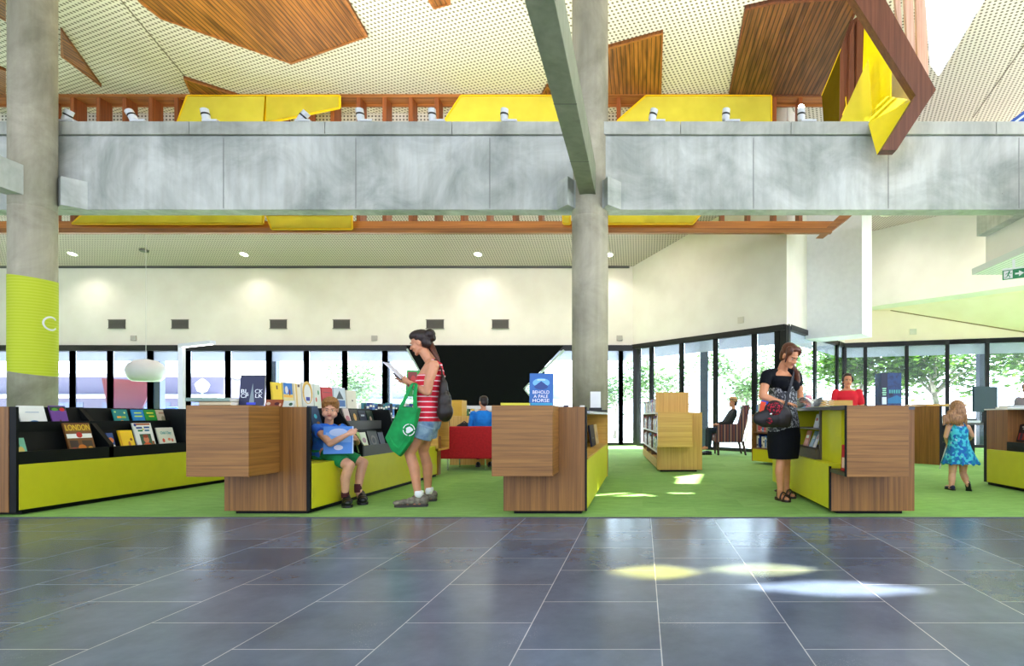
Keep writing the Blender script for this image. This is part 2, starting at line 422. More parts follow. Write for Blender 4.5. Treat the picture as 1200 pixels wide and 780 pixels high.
WA, WP, WC, WD = (-0.29, 17.0), (3.39, 13.2), (6.06, 16.8), (13.2, 14.76)
HEAD = 3.05
M_wall = mottled('painted_panel_white', [(226, 222, 214), (234, 231, 224)], 1.5, 0.75)
M_wall_r = mottled('painted_panel_cream', [(240, 222, 202), (246, 230, 212)], 1.5, 0.75)
M_ceil = perforated('perforated_ceiling_board', (222, 219, 206), (104, 98, 82), 0.088, 0.27, ang=R(20))
M_ceil_low = perforated('perforated_low_ceiling', (212, 192, 196), (112, 98, 102), 0.075, 0.27)
def wallprism(A, B, th, z0, z1, mb=None):
    """wall standing on the line A-B, thickness th to the left of A->B (outside)"""
    a = Vector((A[0], A[1], z0)); b = Vector((B[0], B[1], z0)); d = (b - a).normalized(); n = Vector((-d.y, d.x, 0)) * th
    mb = mb or MB()
    return mb.prism([a, b, b + n, a + n], (0, 0, z1 - z0))
struct('wall_back', MB().box(-22, -0.29, 17.0, 17.3, HEAD, 5.6), M_wall)
struct('wall_angled', wallprism(WA, WP, 0.3, HEAD, 9.2), M_wall)
struct('wall_return', wallprism(WP, WC, -0.02, HEAD, 9.2), M_wall)
struct('wall_right', wallprism(WC, WD, 0.3, HEAD, 4.6), M_wall_r)
struct('wall_left', MB().box(-22.3, -22, -4, 17.3, -0.1, 9.2), M_wall)
struct('wall_side', MB().box(13, 13.3, 11, 15.2, -0.1, 8.25), M_wall)
# hanging pier between the two window walls
struct('wall_pier', MB().prism([(4.13, 14.33, 2.87), (5.27, 13.4, 2.87), (5.75, 14.0, 2.87), (4.62, 14.95, 2.87)], (0, 0, 6.3)), flat((234, 236, 242), 0.7, name='pier_paint'))
# bulkhead over the right window wall and the low sloping ceiling behind it
W1, W2 = Vector((6.20, 16.2, 0)), Vector((11.6, 10.75, 0))
b_ = MB(); b_.prism([(W1.x, W1.y, 4.015), (W2.x, W2.y, 4.015), (W2.x + 0.35, W2.y + 0.6, 4.015), (W1.x + 0.15, W1.y + 0.7, 4.015)], (0, 0, 2.2))
struct('wall_bulkhead', b_, M_wall)
C1 = P(1043, 363.6, 16.46); C2 = P(1200, 389, 15.5); C3 = C2 + (C2 - C1) * 0.6
b_ = MB(); pts = [C1, C3, Vector((12.2, 11.6, 4.05)), Vector((6.35, 16.8, 4.05))]
b_.prism(pts, (0, 0, 0.1)); struct('ceiling_sloping', b_, M_wall_r)
b_ = MB(); b_.prism([C1 + Vector((0, -0.03, -0.015)), C3 + Vector((0, -0.03, -0.015)), C3 + Vector((0, -0.03, 0.02)), C1 + Vector((0, -0.03, 0.02))], (0, 0.03, 0)); struct('trim_1', b_, flat((130, 104, 60)))
struct('ceiling_recess', MB().prism([(5.3, 12.0, 6.15), (10.6, 12.0, 6.15), (6.3, 16.3, 6.15), (5.6, 16.0, 6.15)], (0, 0, 0.1)), M_ceil_low)
# low ceiling over the book room
def zlow(y): return 5.455 + 0.287 * (17 - y)
def xang(y): return WA[0] + (WP[0] - WA[0]) * (WA[1] - y) / (WA[1] - WP[1])
struct('ceiling_low', MB().prism([(-22, 17, zlow(17)), (WA[0], 17, zlow(17)), (xang(13.6), 13.6, zlow(13.6)), (-22, 13.6, zlow(13.6))], (0, 0, 0.12)), M_ceil_low)
struct('trim_2', MB().box(-22, -0.4, 16.96, 17.0, 5.40, 5.46), M_grey)
struct('wall_upper', MB().box(-22, 3.2, 13.6, 13.8, zlow(13.6), 9.2), perforated('perforated_wall_board', (222, 219, 210), (96, 92, 84), 0.085, 0.26, axes='xz'))
struct('wall_upper_side', MB().box(-0.3, 13.3, 17.0, 17.3, 4.9, 8.28), M_wall)

# ---- great ceiling: one plane, with the visible rooflight and added sun-patch openings
ZC = 8.28
SUN = (0.665, 0.42)                                   # horizontal run of the sun per metre of height
def onceil(px, py, z=None):
    z = ZC if z is None else z
    Y = (z - H) * F / (CY - py); return Vector(((px - CX) / F * Y, Y, z))
holes = [[onceil(1084, -10), onceil(1160, -10), onceil(1100, 90), onceil(1090, 76)]]
def lens(cx, cy, a, b, rot, n=14):  # unseen opening shaped to drop a lens-shaped sun patch on the floor
    ox, oy = cx + SUN[0] * ZC, cy + SUN[1] * ZC; out = []
    for k in range(n):
        t = 2 * math.pi * k / n
        x = a * math.cos(t); y = b * math.sin(t) * (1 - 0.55 * abs(math.cos(t)))
        out.append(Vector((ox + x * math.cos(rot) - y * math.sin(rot), oy + x * math.sin(rot) + y * math.cos(rot), ZC)))
    return out
holes += [lens(0.09, 3.22, 0.27, 0.165, 0.0), lens(0.705, 3.27, 0.32, 0.15, 0.03), lens(1.02, 2.91, 0.48, 0.14, -0.06)]
def slab_with_holes(name, outer, holes, th, mats):
    bm = bmesh.new(); edges = []
    for loop in [outer] + holes:
        vs = [bm.verts.new(p) for p in loop]
        for i in range(len(vs)): edges.append(bm.edges.new((vs[i], vs[(i + 1) % len(vs)])))
    bmesh.ops.triangle_fill(bm, use_beauty=True, use_dissolve=False, edges=edges)
    r = bmesh.ops.extrude_face_region(bm, geom=list(bm.faces))
    for g in r['geom']:
        if isinstance(g, bmesh.types.BMVert): g.co.z += th
    bmesh.ops.recalc_face_normals(bm, faces=bm.faces)
    me = bpy.data.meshes.new(name); bm.to_mesh(me); bm.free(); me.materials.append(mats)
    o = bpy.data.objects.new(name, me); COL.objects.link(o); o['kind'] = 'structure'; return o
slab_with_holes('ceiling', [Vector(p) for p in ((-22.3, -4, ZC), (13.3, -4, ZC), (13.3, 17.3, ZC), (-22.3, 17.3, ZC))], holes, 0.03, M_ceil)
for i, h in enumerate(holes):
    tint = [(250, 252, 255), (255, 243, 160), (255, 249, 205), (250, 252, 255)][i]  # yellow tints added to colour two of the floor sun patches
    b_ = MB(); b_.prism([p + Vector((0, 0, 0.04)) for p in h], (0, 0, 0.01))
    o = b_.obj('window_%d' % (40 + i), glass('roof_opening_glass_%d' % i, tint)); o['kind'] = 'structure'
# grooves between ceiling boards
b_ = MB()
for (a, c) in (((135, -8), (219, 92)), ((1215, 32), (1140, 138))):
    p, q = onceil(*a), onceil(*c); d = (q - p).normalized(); n = Vector((-d.y, d.x, 0)) * 0.012
    b_.prism([p + n, q + n, q - n, p - n], (0, 0, -0.006))
struct('trim_3', b_, flat((120, 114, 98)))
# timber batten insets: real panels 6 cm proud of the ceiling
insets = [([(165, 0), (188, 18), (342, 71.5), (431, 39), (404, -8), (158, -8)], 0.5, 'long kite-shaped'),
          ([(71, 31), (71, 62), (119, 98.5)], 0.9, 'narrow pointed'),
          ([(215, 88.5), (224, 109), (278, 109)], 1.0, 'small triangular'),
          ([(504, 0), (508, 6.5), (528, 1), (528, -8), (500, -8)], 0.4, 'sliver-shaped'),
          ([(635, 108.5), (641, 97), (650, 108.5)], 0.2, 'tiny triangular'),
          ([(706, 54), (777, 34.5), (775, 108.5), (690, 108.5)], 0.0, 'upright five-sided'),
          ([(854, 109), (873, 6), (908, -2), (1010, -8), (1003, 10), (965, 109)], -0.25, 'largest dark'),
          ([(-12, 0), (7, -8), (7, 21), (-12, 10)], 0.9, 'left edge upper'), ([(-12, 72), (7, 80), (7, 109), (-12, 109)], 0.9, 'left edge lower')]
for i, (poly, ang, nm) in enumerate(insets):
    t = onceil(poly[0][0], poly[0][1])
    b_ = MB(); b_.prism([onceil(x, y) for x, y in poly], (0, 0, -0.06))
    b_.m(1)
    pts = [onceil(x, y) for x, y in poly]
    for k in range(len(pts)):
        p, q = pts[k], pts[(k + 1) % len(pts)]; c = sum(pts, Vector()) / len(pts)
        pi, qi = p + (c - p).normalized() * 0.05, q + (c - q).normalized() * 0.05
        b_.prism([p, q, qi, pi], (0, 0, -0.075))
    dk = i == 6
    ang = 0.0
    m1 = slatted('timber_battens_%d' % i, (72, 42, 20) if dk else (96, 54, 20), (134, 88, 46) if dk else (182, 116, 50), ang)
    o = b_.obj('ceiling_inset', [m1, M_timber_dk if dk else M_timber], None)
    o['kind'] = 'structure'; o.name = 'trim_%d' % (10 + i)

# ---- windows
def on_line(px, A, B):
    k = (px - CX) / F; dx, dy = B[0] - A[0], B[1] - A[1]
    t = (k * A[1] - A[0]) / (dx - k * dy); return (A[0] + dx * t, A[1] + dy * t)
wn = [0]
M_blind = translucent('roller_blind', (205, 205, 212), 0.75)
def window_row(pxs, A, B, z1=2.93, thick=0.07, posts=(), blind=0.3):
    pts = [on_line(p, A, B) if not isinstance(p, tuple) else p for p in pxs]
    for k in range(len(pts) - 1):
        wn[0] += 1
        a = Vector((*pts[k], 0)); b = Vector((*pts[k + 1], 0)); d = (b - a).normalized(); n = Vector((-d.y, d.x, 0)); L = (b - a).length
        M = Matrix.Translation(a) @ Matrix(((d.x, n.x, 0), (d.y, n.y, 0), (0, 0, 1))).to_4x4()
        root = empty('window_%d' % wn[0]); root['kind'] = 'structure'
        f = MB(); w = thick / 2
        f.box(-w, w, -0.03, 0.04, 0, z1 + 0.13, M); f.box(L - w, L + w, -0.03, 0.04, 0, z1 + 0.13, M)
        f.box(w, L - w, -0.05, 0.1, z1, z1 + 0.13, M); f.box(w, L - w, -0.05, 0.1, 0, 0.09, M)
        f.obj('frame', M_blackm, root)
        MB().box(w, L - w, 0.02, 0.028, 0.09, z1, M).obj('pane', M_glass, root)
        if blind: MB().box(w, L - w, 0.05, 0.055, z1 - blind, z1, M).obj('blind', M_blind, root)
window_row([-62, -11, 38, 85, 129, 176, 220, 267, 315, 359, 404, 451, 500], (-22, 17.05), (0, 17.05), z1=2.88, thick=0.14)
window_row([606, 636, 728, 744], (-22, 17.05), (0, 17.05), z1=2.9, thick=0.12)
window_row([748.5, 763.5, 798.7, 838.5, 884, 911, 919.5], WA, WP, thick=0.13)
window_row([924, 955, 981, 989], WP, WC, thick=0.13, z1=2.96)
window_row([990, 1014, 1062.5, 1110, 1157, 1206, 1260], WC, WD, thick=0.1, z1=2.96)
# header bands and posts
struct('trim_4', MB().box(-22, -0.3, 16.9, 17.0, 2.88, HEAD), M_blackm)
struct('trim_5', wallprism(WA, WP, -0.06, 2.93, HEAD + 0.02), M_blackm)
struct('trim_6', wallprism(WP, WC, 0.06, 2.95, HEAD + 0.02), M_blackm)
struct('trim_7', wallprism(WC, WD, -0.05, 2.96, HEAD + 0.02), M_blackm)
M_post = flat((62, 70, 92), 0.4, name='steel_post')
k = 0
for (px, A, B, w) in ((185, (-22, 17.6), (0, 17.6), 0.3), (322, (-22, 17.6), (0, 17.6), 0.2), (455, (-22, 17.6), (0, 17.6), 0.18), (825, (0.2, 17.1), (3.9, 13.3), 0.22), (1151, (6.2, 17.3), (13, 15.4), 0.26), (727, (-22, 17.2), (0, 17.2), 0.12)):
    x, y = on_line(px, A, B)
    tag(MB().box(x - w / 2, x + w / 2, y - 0.1, y + 0.1, -0.05, 3.0).obj('steel_post', M_post, bevel=0.01),
        ['slate blue steel post behind the glass right of the white dome pendant', 'slate blue steel post behind the glass above the tall yellow magazine', 'slate blue steel post behind the glass left of the black feature wall',
         'violet steel post outside the glass left of the seated man in a hat', 'wide blue steel post outside the glass above the black computer monitor', 'slim steel post outside the glass right of the round central column'][k], 'post'); k += 1
struct('wall_corner_post', MB().prism([(3.22, 13.36, 0), (3.40, 13.18, 0), (3.48, 13.3, 0), (3.36, 13.5, 0)], (0, 0, HEAD)), M_blackm)
# black feature wall between the hexagon-cut windows
b_ = MB(); Yb = 16.88
b_.prism([P(476, 405, Yb), P(660, 405, Yb), P(636, 431, Yb), P(613, 455, Yb), P(652, 505, Yb), Vector((XW(652, Yb), Yb, 0)), Vector((XW(480, Yb), Yb, 0)), P(520, 489, Yb)], (0, 0.1, 0))
struct('wall_black', b_, flat((6, 10, 11), 0.8, spec=0.1, name='black_wall_paint'))
b_ = MB()
for a, c in (((660, 409), (613, 455)), ((613, 455), (652, 505)), ((476, 409), (520, 489))):
    p, q = P(a[0], a[1], Yb - 0.02), P(c[0], c[1], Yb - 0.02); d = (q - p).normalized(); n = Vector((-d.z, 0, d.x)) * 0.05
    b_.prism([p, q, q + n, p + n], (0, 0.14, 0))
struct('trim_8', b_, flat((160, 176, 172)))
# wall vents and sensors
M_vent = striped('vent_grille', [(0, (64, 62, 62)), (0.5, (90, 88, 86))], 0.03)
vl = ['leftmost dark vent grille high on the pale back wall', 'dark vent grille on the back wall right of the leftmost one', 'dark vent grille on the back wall above the tall blue framed cover', 'dark vent grille on the back wall above the seated boy', 'dark vent grille on the wall behind the hair bun of the woman', 'dark vent grille on the back wall nearest the central column']
for (x0, x1), l in zip(((128, 147), (202, 221), (317, 336), (391, 410), (500, 520), (577, 596)), vl):
    p, q = P(x0, 384.5, 17), P(x1, 375, 17)
    b = MB().box(p.x, q.x, 16.97, 17.0, p.z, q.z); b.m(1)
    b.box(p.x - 0.02, q.x + 0.02, 16.965, 16.99, q.z, q.z + 0.02); b.box(p.x - 0.02, q.x + 0.02, 16.965, 16.99, p.z - 0.02, p.z)
    tag(b.obj('vent_grille', [M_vent, flat((120, 116, 110))]), l, 'vent', 'vents along the back wall')
sl = ['small square sensor plate left of the white dome pendant', 'small square sensor plate between two vents left of the woman with the bun', 'small square sensor plate right of the central column']
for px, l in zip((157, 439, 726), sl):
    p = P(px, 396, 17); tag(MB().box(p.x - 0.09, p.x + 0.09, 16.97, 17.0, p.z - 0.08, p.z + 0.08).obj('sensor_plate', flat((172, 168, 164)), bevel=0.01), l, 'sensor', 'sensor plates on the walls')
for px, py, A, B, l in ((868.5, 375, WA, WP, 'small square sensor plate on the angled wall above the glazing'), (1070, 388.5, WC, WD, 'pale square sensor plate on the cream wall at the right')):
    x, y = on_line(px, A, B); z = ZH(py, y); d = (Vector(B) - Vector(A)).normalized(); n = Vector((-d.y, d.x))
    M = Matrix.Translation((x, y, z)) @ Matrix(((d.x, n.x, 0), (d.y, n.y, 0), (0, 0, 1))).to_4x4()
    tag(MB().box(-0.09, 0.09, -0.025, 0.01, -0.08, 0.08, M).obj('sensor_plate', flat((205, 200, 186))), l, 'sensor', 'sensor plates on the walls')
# downlights in the low ceiling (they are lamps: disc gives light)
M_lampdisc = emis((255, 244, 220), 14)
dl = ['recessed downlight in the low ceiling near the painted column', 'recessed downlight in the low ceiling left of centre', 'recessed downlight in the low ceiling left of the central column', 'recessed downlight in the low ceiling right of the central column']
for (px, py), l in zip(((85, 297), (286, 297.5), (560, 297.5), (714, 298)), dl):
    # ray to plane z = zlow(y)
    k = (CY - py) / F; Y = (5.455 + 0.287 * 17 - H) / (k + 0.287); c = P(px, py, Y)
    rt = thing('downlight', l, 'ceiling light', c, rot=(-math.atan(0.287), 0, 0), group='downlights in the low ceiling')
    MB().lathe([(0.13, 0), (0.13, -0.015), (0.1, -0.018), (0.1, 0)]).obj('trim_ring', M_white, rt)
    MB().lathe([(0.001, -0.008), (0.1, -0.008), (0.1, 0.0), (0.001, 0.0)]).obj('diffuser', M_lampdisc, rt)
    sp = bpy.data.lights.new('downlight_lamp', 'SPOT'); sp.energy = 60; sp.spot_size = R(120); sp.spot_blend = 0.8; sp.shadow_soft_size = 0.1; sp.color = (1, 0.93, 0.8)
    so = bpy.data.objects.new('downlight_lamp', sp); COL.objects.link(so); so.location = c + Vector((0, 0, -0.06))
M_off = flat((240, 236, 226), 0.5)
for i_, (x, y, z, e_) in enumerate([(-16 + 2.6 * j, 13.95, zlow(13.95), 110 if j < 3 else 190) for j in range(7)] + [(6.6, 12.7, 6.15, 120), (8.6, 12.4, 6.15, 120), (6.3, 14.4, 6.15, 60)]):  # rows of lamps added out of sight to brighten the room
    rt = thing('hidden_fill_lamp', 'unseen added fill lamp in the row above the timber screen' if i_ < 7 else 'unseen added fill lamp in the recess above the right windows', 'ceiling light', (x, y, z), group='added fill lamps behind the timber screen' if i_ < 7 else 'added fill lamps in the right recess')
    MB().lathe([(0.001, 0), (0.16, 0), (0.17, -0.05), (0.13, -0.06), (0.12, -0.03), (0.001, -0.03)]).obj('housing', M_off, rt)
    sp = bpy.data.lights.new('fill_spot', 'SPOT'); sp.energy = e_; sp.spot_size = R(165); sp.spot_blend = 1.0; sp.shadow_soft_size = 0.12; sp.color = (1, 0.86, 0.78)
    so = bpy.data.objects.new('fill_spot', sp); COL.objects.link(so); so.location = (x, y, z - 0.1); so.rotation_euler = (R(12), 0, 0) if i_ < 7 else (0, 0, 0)
k = (CY - 293) / F; Y = (5.455 + 0.287 * 17 - H) / (k + 0.287); c = P(169, 293, Y)
tag(MB().lathe([(0.001, 0), (0.12, 0), (0.1, -0.05), (0.001, -0.06)]).obj('smoke_detector', flat((110, 108, 108))), 'dark round detector on the low ceiling between two downlights', 'smoke detector').location = c

# ---- concrete frame
bm_ = MB()
Yf, Yk = 8.87, 9.13
zb, zcap0, zcap1 = ZH(245.6, Yf), ZH(158, 8.84), ZH(142, 8.83)
b_ = MB().box(-14, 9.6, Yf, Yk, zb, zcap0); b_.m(1).box(-14, 9.6, 8.895, Yk, zcap0 - 0.03, zcap0 + 0.012)  # dark strip paints the shadow line under the capping
beam = b_.obj('concrete_beam', [M_conc, flat((60, 66, 66), 0.8)], bevel=0.008)
tag(beam, 'long grey concrete beam spanning the room between the round columns', 'beam')
joints = [-14, -9.2, -7.18, -5.03, -3.02, -1.1, 0.6, 2.35, 4.1, 5.6, 7.2, 9.6]
c_ = MB()
for a, c in zip(joints[:-1], joints[1:]): c_.box(a + 0.004, c - 0.004, 8.83, Yk + 0.03, zcap0 + 0.01, zcap1)
c_.obj('capping_course', concrete('capping_concrete', (158, 160, 152), (204, 206, 198)), beam, bevel=0.006)
j_ = MB()
for px in (262, 417, 574, 883, 1041, 1194): x = XW(px, Yf); j_.box(x - 0.006, x + 0.006, Yf - 0.003, Yf + 0.01, zb + 0.02, zcap0 - 0.03)
j_.obj('formwork_seam', flat((138, 138, 134), 0.8), beam)
for x, a, c in ((-9.81, (-9.02, -8.82), None), (-0.846, (-0.54, -0.34), (-1.16, -1.36))):
    g = MB(); z0, z1 = zb, ZH(213, Yf)
    l = x - 0.5 if not c else c[0]; l2 = x - 0.7 if not c else c[1]
    if not c:
        g = MB(); g.prism([(-9.5, Yf, z0), (-9.30, 8.84, z0), (a[0], 8.65, z0), (a[1], Yf, z0)], (0, 0, z1 - z0)); g.obj('corbel', M_conc, beam, bevel=0.004)
    for sg, e0, e1 in ((1, a[0], a[1]), (-1, l, l2)):
        if not c: continue
        g = MB(); xi = x + sg * 0.17; g.prism([(xi, Yf, z0), (xi, 8.80, z0), (x + sg * 0.235, 8.80, z0), (e0, 8.65, z0), (e1, Yf, z0)], (0, 0, z1 - z0))
        g.obj('corbel', M_conc, beam, bevel=0.004)
M_band = striped('lime_column_wrap', [(0, (184, 198, 30)), (0.55, (196, 206, 60))], 0.045)
def column(x, y, r, label):
    t = thing('concrete_column', label, 'column', (x, y, 0))
    MB().lathe([(r, 0), (r, 4.05), (r - 0.006, 4.06), (r - 0.006, 4.075), (r, 4.085), (r, 8.28)], n=64).obj('shaft', M_conc_col, t, smooth=False)
    for p in t.children[0].data.polygons: p.use_smooth = abs(p.normal.z) < 0.5
    return t
colL = column(-9.37, 8.58, 0.27, 'round grey concrete column with a lime painted band and letter C')
colC = column(-0.846, 9.0, 0.29, 'bare round grey concrete column standing in the middle of the room')
# tilted lime wrap
rs = []
n = 64
for which in (0, 1):
    ring = []
    for k in range(n):
        a = 2 * math.pi * k / n; x = 0.274 * math.cos(a); y = 0.274 * math.sin(a)
        tlt = x / 0.274
        z = (ZH(437.5, 8.6) - 0.045 * tlt) if which == 0 else (ZH(327, 8.6) - 0.03 * tlt)
        ring.append((x, y, z))
    rs.append(ring)
MB().m(0, True).rings(rs, cap=False).obj('painted_band', M_band, colL)
# letter C wrapped on the shaft, facing the room
ang0 = 0
cm = MB(); zc = ZH(376.5, 8.38); Rr = 0.2765
ac = math.atan2(8.58 - 8.58, 0.274)
segs = []
for k in range(21):
    t = R(38 + 284 * k / 20)
    for rr in (0.086, 0.112): segs.append((rr * math.cos(t), rr * math.sin(t)))
pts = [(Rr * math.cos(ac + u / Rr), Rr * math.sin(ac + u / Rr), zc + v) for u, v in segs]
for k in range(20): cm.poly([pts[2 * k], pts[2 * k + 1], pts[2 * k + 3], pts[2 * k + 2]])
sol = cm.obj('letter_c', M_white, colL); md = sol.modifiers.new('t', 'SOLIDIFY'); md.thickness = 0.003
# cross beams running towards the viewer
z0, z1 = 4.364, 4.815
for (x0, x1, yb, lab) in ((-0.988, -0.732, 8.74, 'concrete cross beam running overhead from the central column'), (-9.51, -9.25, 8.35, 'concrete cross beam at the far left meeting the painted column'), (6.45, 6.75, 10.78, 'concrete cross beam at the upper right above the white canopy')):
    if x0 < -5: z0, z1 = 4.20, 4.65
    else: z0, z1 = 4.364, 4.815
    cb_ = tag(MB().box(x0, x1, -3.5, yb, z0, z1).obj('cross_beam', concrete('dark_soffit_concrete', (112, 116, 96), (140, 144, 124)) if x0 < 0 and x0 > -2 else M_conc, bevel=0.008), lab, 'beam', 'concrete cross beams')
# cap joint marks on the transverse beam soffit
sm_ = MB()
for y in (4.35, 6.2, 7.6): sm_.box(-0.99, -0.73, y, y + 0.01, z0 - 0.002, z0 + 0.004)
sm_.obj('formwork_seam', flat((70, 72, 60)), bpy.data.objects['cross_beam'])
# white bulkhead and slatted canopy on the right
struct('wall_canopy_box', MB().box(6.64, 12.9, 6.5, 10.8, 3.75, 4.36), M_wall)
struct('ceiling_canopy', MB().box(6.37, 12.9, 5.5, 10.8, 3.63, 3.745), striped('canopy_slats', [(0, (214, 220, 214)), (0.85, (120, 132, 116))], 0.09, 'x'))

# uplights standing on the beam
M_upl = flat((214, 218, 222), 0.3)
def uplight(px, lab, lean, dark=False, lit=False, mini=False):
    x = XW(px, 8.95)
    t = thing('uplight', lab, 'uplight', (x, 8.97, zcap1 + 0.001), group='uplights along the top of the beam')
    MB().box(-0.11, 0.13, -0.09, 0.09, 0.03, 0.065).obj('gear_box', M_upl, t, bevel=0.006)
    MB().box(-0.1, 0.12, -0.08, 0.08, 0, 0.03).obj('base_plate', M_blackm, t)
    Mx = Matrix.Translation((-0.09, 0, 0.065)) @ Matrix.Rotation(R(lean), 4, 'Y')
    MB().lathe([(0.02, 0), (0.055, 0.02), (0.06, 0.06), (0.06, 0.1), (0.062, 0.2), (0.05, 0.2), (0.045, 0.17), (0.001, 0.165)], n=18, M=Mx).obj('lamp_head', M_upl, t)
    MB().lathe([(0.063, 0.1), (0.065, 0.1), (0.065, 0.125), (0.063, 0.125)], n=18, M=Mx).obj('collar', M_blackm, t)
    return t, x
ups = [(81, 'uplight on the beam beside the painted left column', 25), (164, 'white tilted uplight on the beam, first left of the yellow screen', -32), (248, 'white uplight on the beam before the yellow screen left half', -12), (356, 'round-faced uplight on the beam at the pointed yellow mesh end', 40), (429, 'white uplight on the beam before the open timber fins', -8),
       (513, 'white uplight on the beam left of the central yellow screen', -4), (597, 'white uplight on the beam before the central yellow screen', 2), (770, 'white uplight on the beam first right of the central column', 14), (857, 'white uplight on the beam by the small timber arrow shape', 4), (946, 'lit uplight glaring on the beam below the dark batten ceiling', 0)]
for px, lab, ln in ups:
    t, x = uplight(px, lab, ln)
    sp = bpy.data.lights.new('uplight_lamp', 'SPOT'); sp.energy = 120 if px > 100 else 5; sp.spot_size = R(150); sp.spot_blend = 0.9; sp.shadow_soft_size = 0.08
    sp.color = (1, 0.93, 0.78)
    so = bpy.data.objects.new('uplight_lamp', sp); COL.objects.link(so); so.location = (x - 0.09, 8.97, zcap1 + 0.36); so.rotation_euler = (R(143), 0, 0)
lit = MB().ell((-0.09, -0.0, 0.29), (0.05, 0.05, 0.05)).obj('glowing_lens', emis((255, 250, 235), 30, 'lit_lens'), t)

# ---- timber fin screen across the void
Yt = 12.8
ztop, zbot = ZH(110, Yt), ZH(273, Yt)
xr_top, xr_bot = XW(975, Yt), XW(973, Yt)
fs = thing('fin_screen', 'long timber screen of upright fins running behind the concrete beam', 'timber screen', (0, Yt, zbot))
def loc(mb): mb.v = [(x, y - Yt, z - zbot) for x, y, z in mb.v]; return mb
loc(MB().box(-16, xr_top, Yt, Yt + 0.35, ztop - 0.07, ztop)).obj('top_rail', M_timber, fs)
loc(MB().box(-16, xr_top, Yt + 0.30, Yt + 0.34, ztop - 0.12, ztop - 0.07)).obj('header_board', M_timber, fs)
b_ = MB(); zr = ZH(259, Yt)
b_.prism([(-16, Yt, zbot), (xr_bot, Yt, zbot), (XW(985, Yt), Yt, zr), (-16, Yt, zr)], (0, 0.09, 0)); loc(b_).obj('bottom_rail', wood('golden_timber', (166, 96, 30), (214, 136, 56), 'x', scale=0.6), fs)
b_ = MB(); b_.box(-16, xr_bot, Yt - 0.12, Yt + 0.0, zbot - 0.03, zbot + 0.08); loc(b_).obj('edge_board', M_timber, fs)
xs = -11.98 + 0.0
fi = 0
x = XW(425 - 31 * 12, Yt)
while x < XW(965, Yt) and fi < 40:
    b_ = MB().box(x - 0.045, x + 0.045, Yt + 0.02, Yt + 0.32, zr - 0.02, ztop - 0.07)
    loc(b_).obj('fin', M_timber_v, fs); x += 31 / F * Yt * 0.985; fi += 1
b_ = MB(); b_.prism([P(971, 273, Yt - 0.1), P(1001, 250, Yt - 0.1), P(986, 250, Yt - 0.1), P(962, 273, Yt - 0.1)], (0, 0.4, 0)); loc(b_).obj('end_bracket', M_timber, fs)
# light tubes added out of sight behind the fins to brighten the screens
M_tube = emis((255, 240, 206), 9, 'fill_tube_glow')
for i_ in range(8):
    x = -14.6 + 2.15 * i_
    t = thing('hidden_fill_tube', 'unseen fill tube added in the slot behind the timber fins', 'light tube', (x, 13.42, zlow(13.42) + 0.16), group='added fill tubes behind the timber fins')
    MB().tube([(-0.85, 0, 0.06), (0.85, 0, 0.06)], 0.035, 10).obj('tube', M_tube, t); MB().box(-0.9, 0.9, -0.05, 0.05, -0.04, 0.02).obj('tray', M_white, t)
# yellow mesh screens hung before the fins
M_ymesh = translucent('yellow_mesh', (252, 246, 112), 0.45)
M_ydense = translucent('yellow_mesh_dense', (252, 246, 112), 0.6)
def yscreen(poly, lab, m, Y=12.66, rim=True, grp='yellow screens before the timber fins'):
    c = P(*poly[0], Y); t = thing('yellow_screen', lab, 'screen panel', c, group=grp)
    b = MB(); b.prism([P(x, y, Y) - c for x, y in poly], (0, 0.012, 0)); b.obj('mesh_panel', m, t)
    if rim:
        r = MB(); n = len(poly)
        for i in range(n):
            p, q = P(*poly[i], Y) - c, P(*poly[(i + 1) % n], Y) - c; d = (q - p).normalized(); nn = Vector((-d.z, 0, d.x)) * 0.02
            r.prism([p - nn, q - nn, q + nn, p + nn], (0, 0.03, 0))
        r.obj('rim', flat((246, 206, 20), 0.4, name='yellow_rim'), t)
yscreen([(219, 112), (311, 112), (308, 262), (84, 262), (205, 150)], 'wide yellow screen left of centre showing above and below the beam', M_ydense)
yscreen([(311, 112), (398, 112), (398, 126), (331, 140), (309, 144)], 'pointed yellow mesh screen end with bright rim', M_ymesh)
yscreen([(521, 141), (540, 112), (668, 112), (668, 260), (668, 262), (660, 262), (655, 160), (521, 160)], 'central yellow screen left of the central column', M_ydense)
yscreen([(724, 141), (757, 112), (904, 112), (904, 150), (812, 262), (712, 262), (712, 180)], 'yellow screen right of the central column', M_ydense)
yscreen([(312, 252), (412, 252), (412, 268), (318, 268)], 'low yellow strip screen beneath the beam', M_ydense, Y=12.62)
# ---- folded timber lantern breaking over the beam on the right
ln = thing('timber_lantern', 'folded timber lantern with yellow lining jutting over the concrete beam', 'timber lantern', (0, 0, 0))
Y1 = 8.3
def fold(outer, inner, Y, th): 
    b = MB()
    for i in range(len(outer) - 1):
        b.prism([P(*outer[i], Y), P(*outer[i + 1], Y), P(*inner[i + 1], Y), P(*inner[i], Y)], (0, th, 0))
    return b
outer = [(985, -95), (1038, 0), (1097, 105), (1051, 175.6)]; inner = [(945, -95), (1002, 0), (1073, 111.5), (1033, 175.6)]
fold(outer, inner, Y1, 0.16).obj('front_frame', wood('lantern_timber', (92, 50, 34), (128, 76, 52), 'z', scale=0.6), ln)
M_ypaint = flat((250, 226, 6), 0.35, name='yellow_lining')
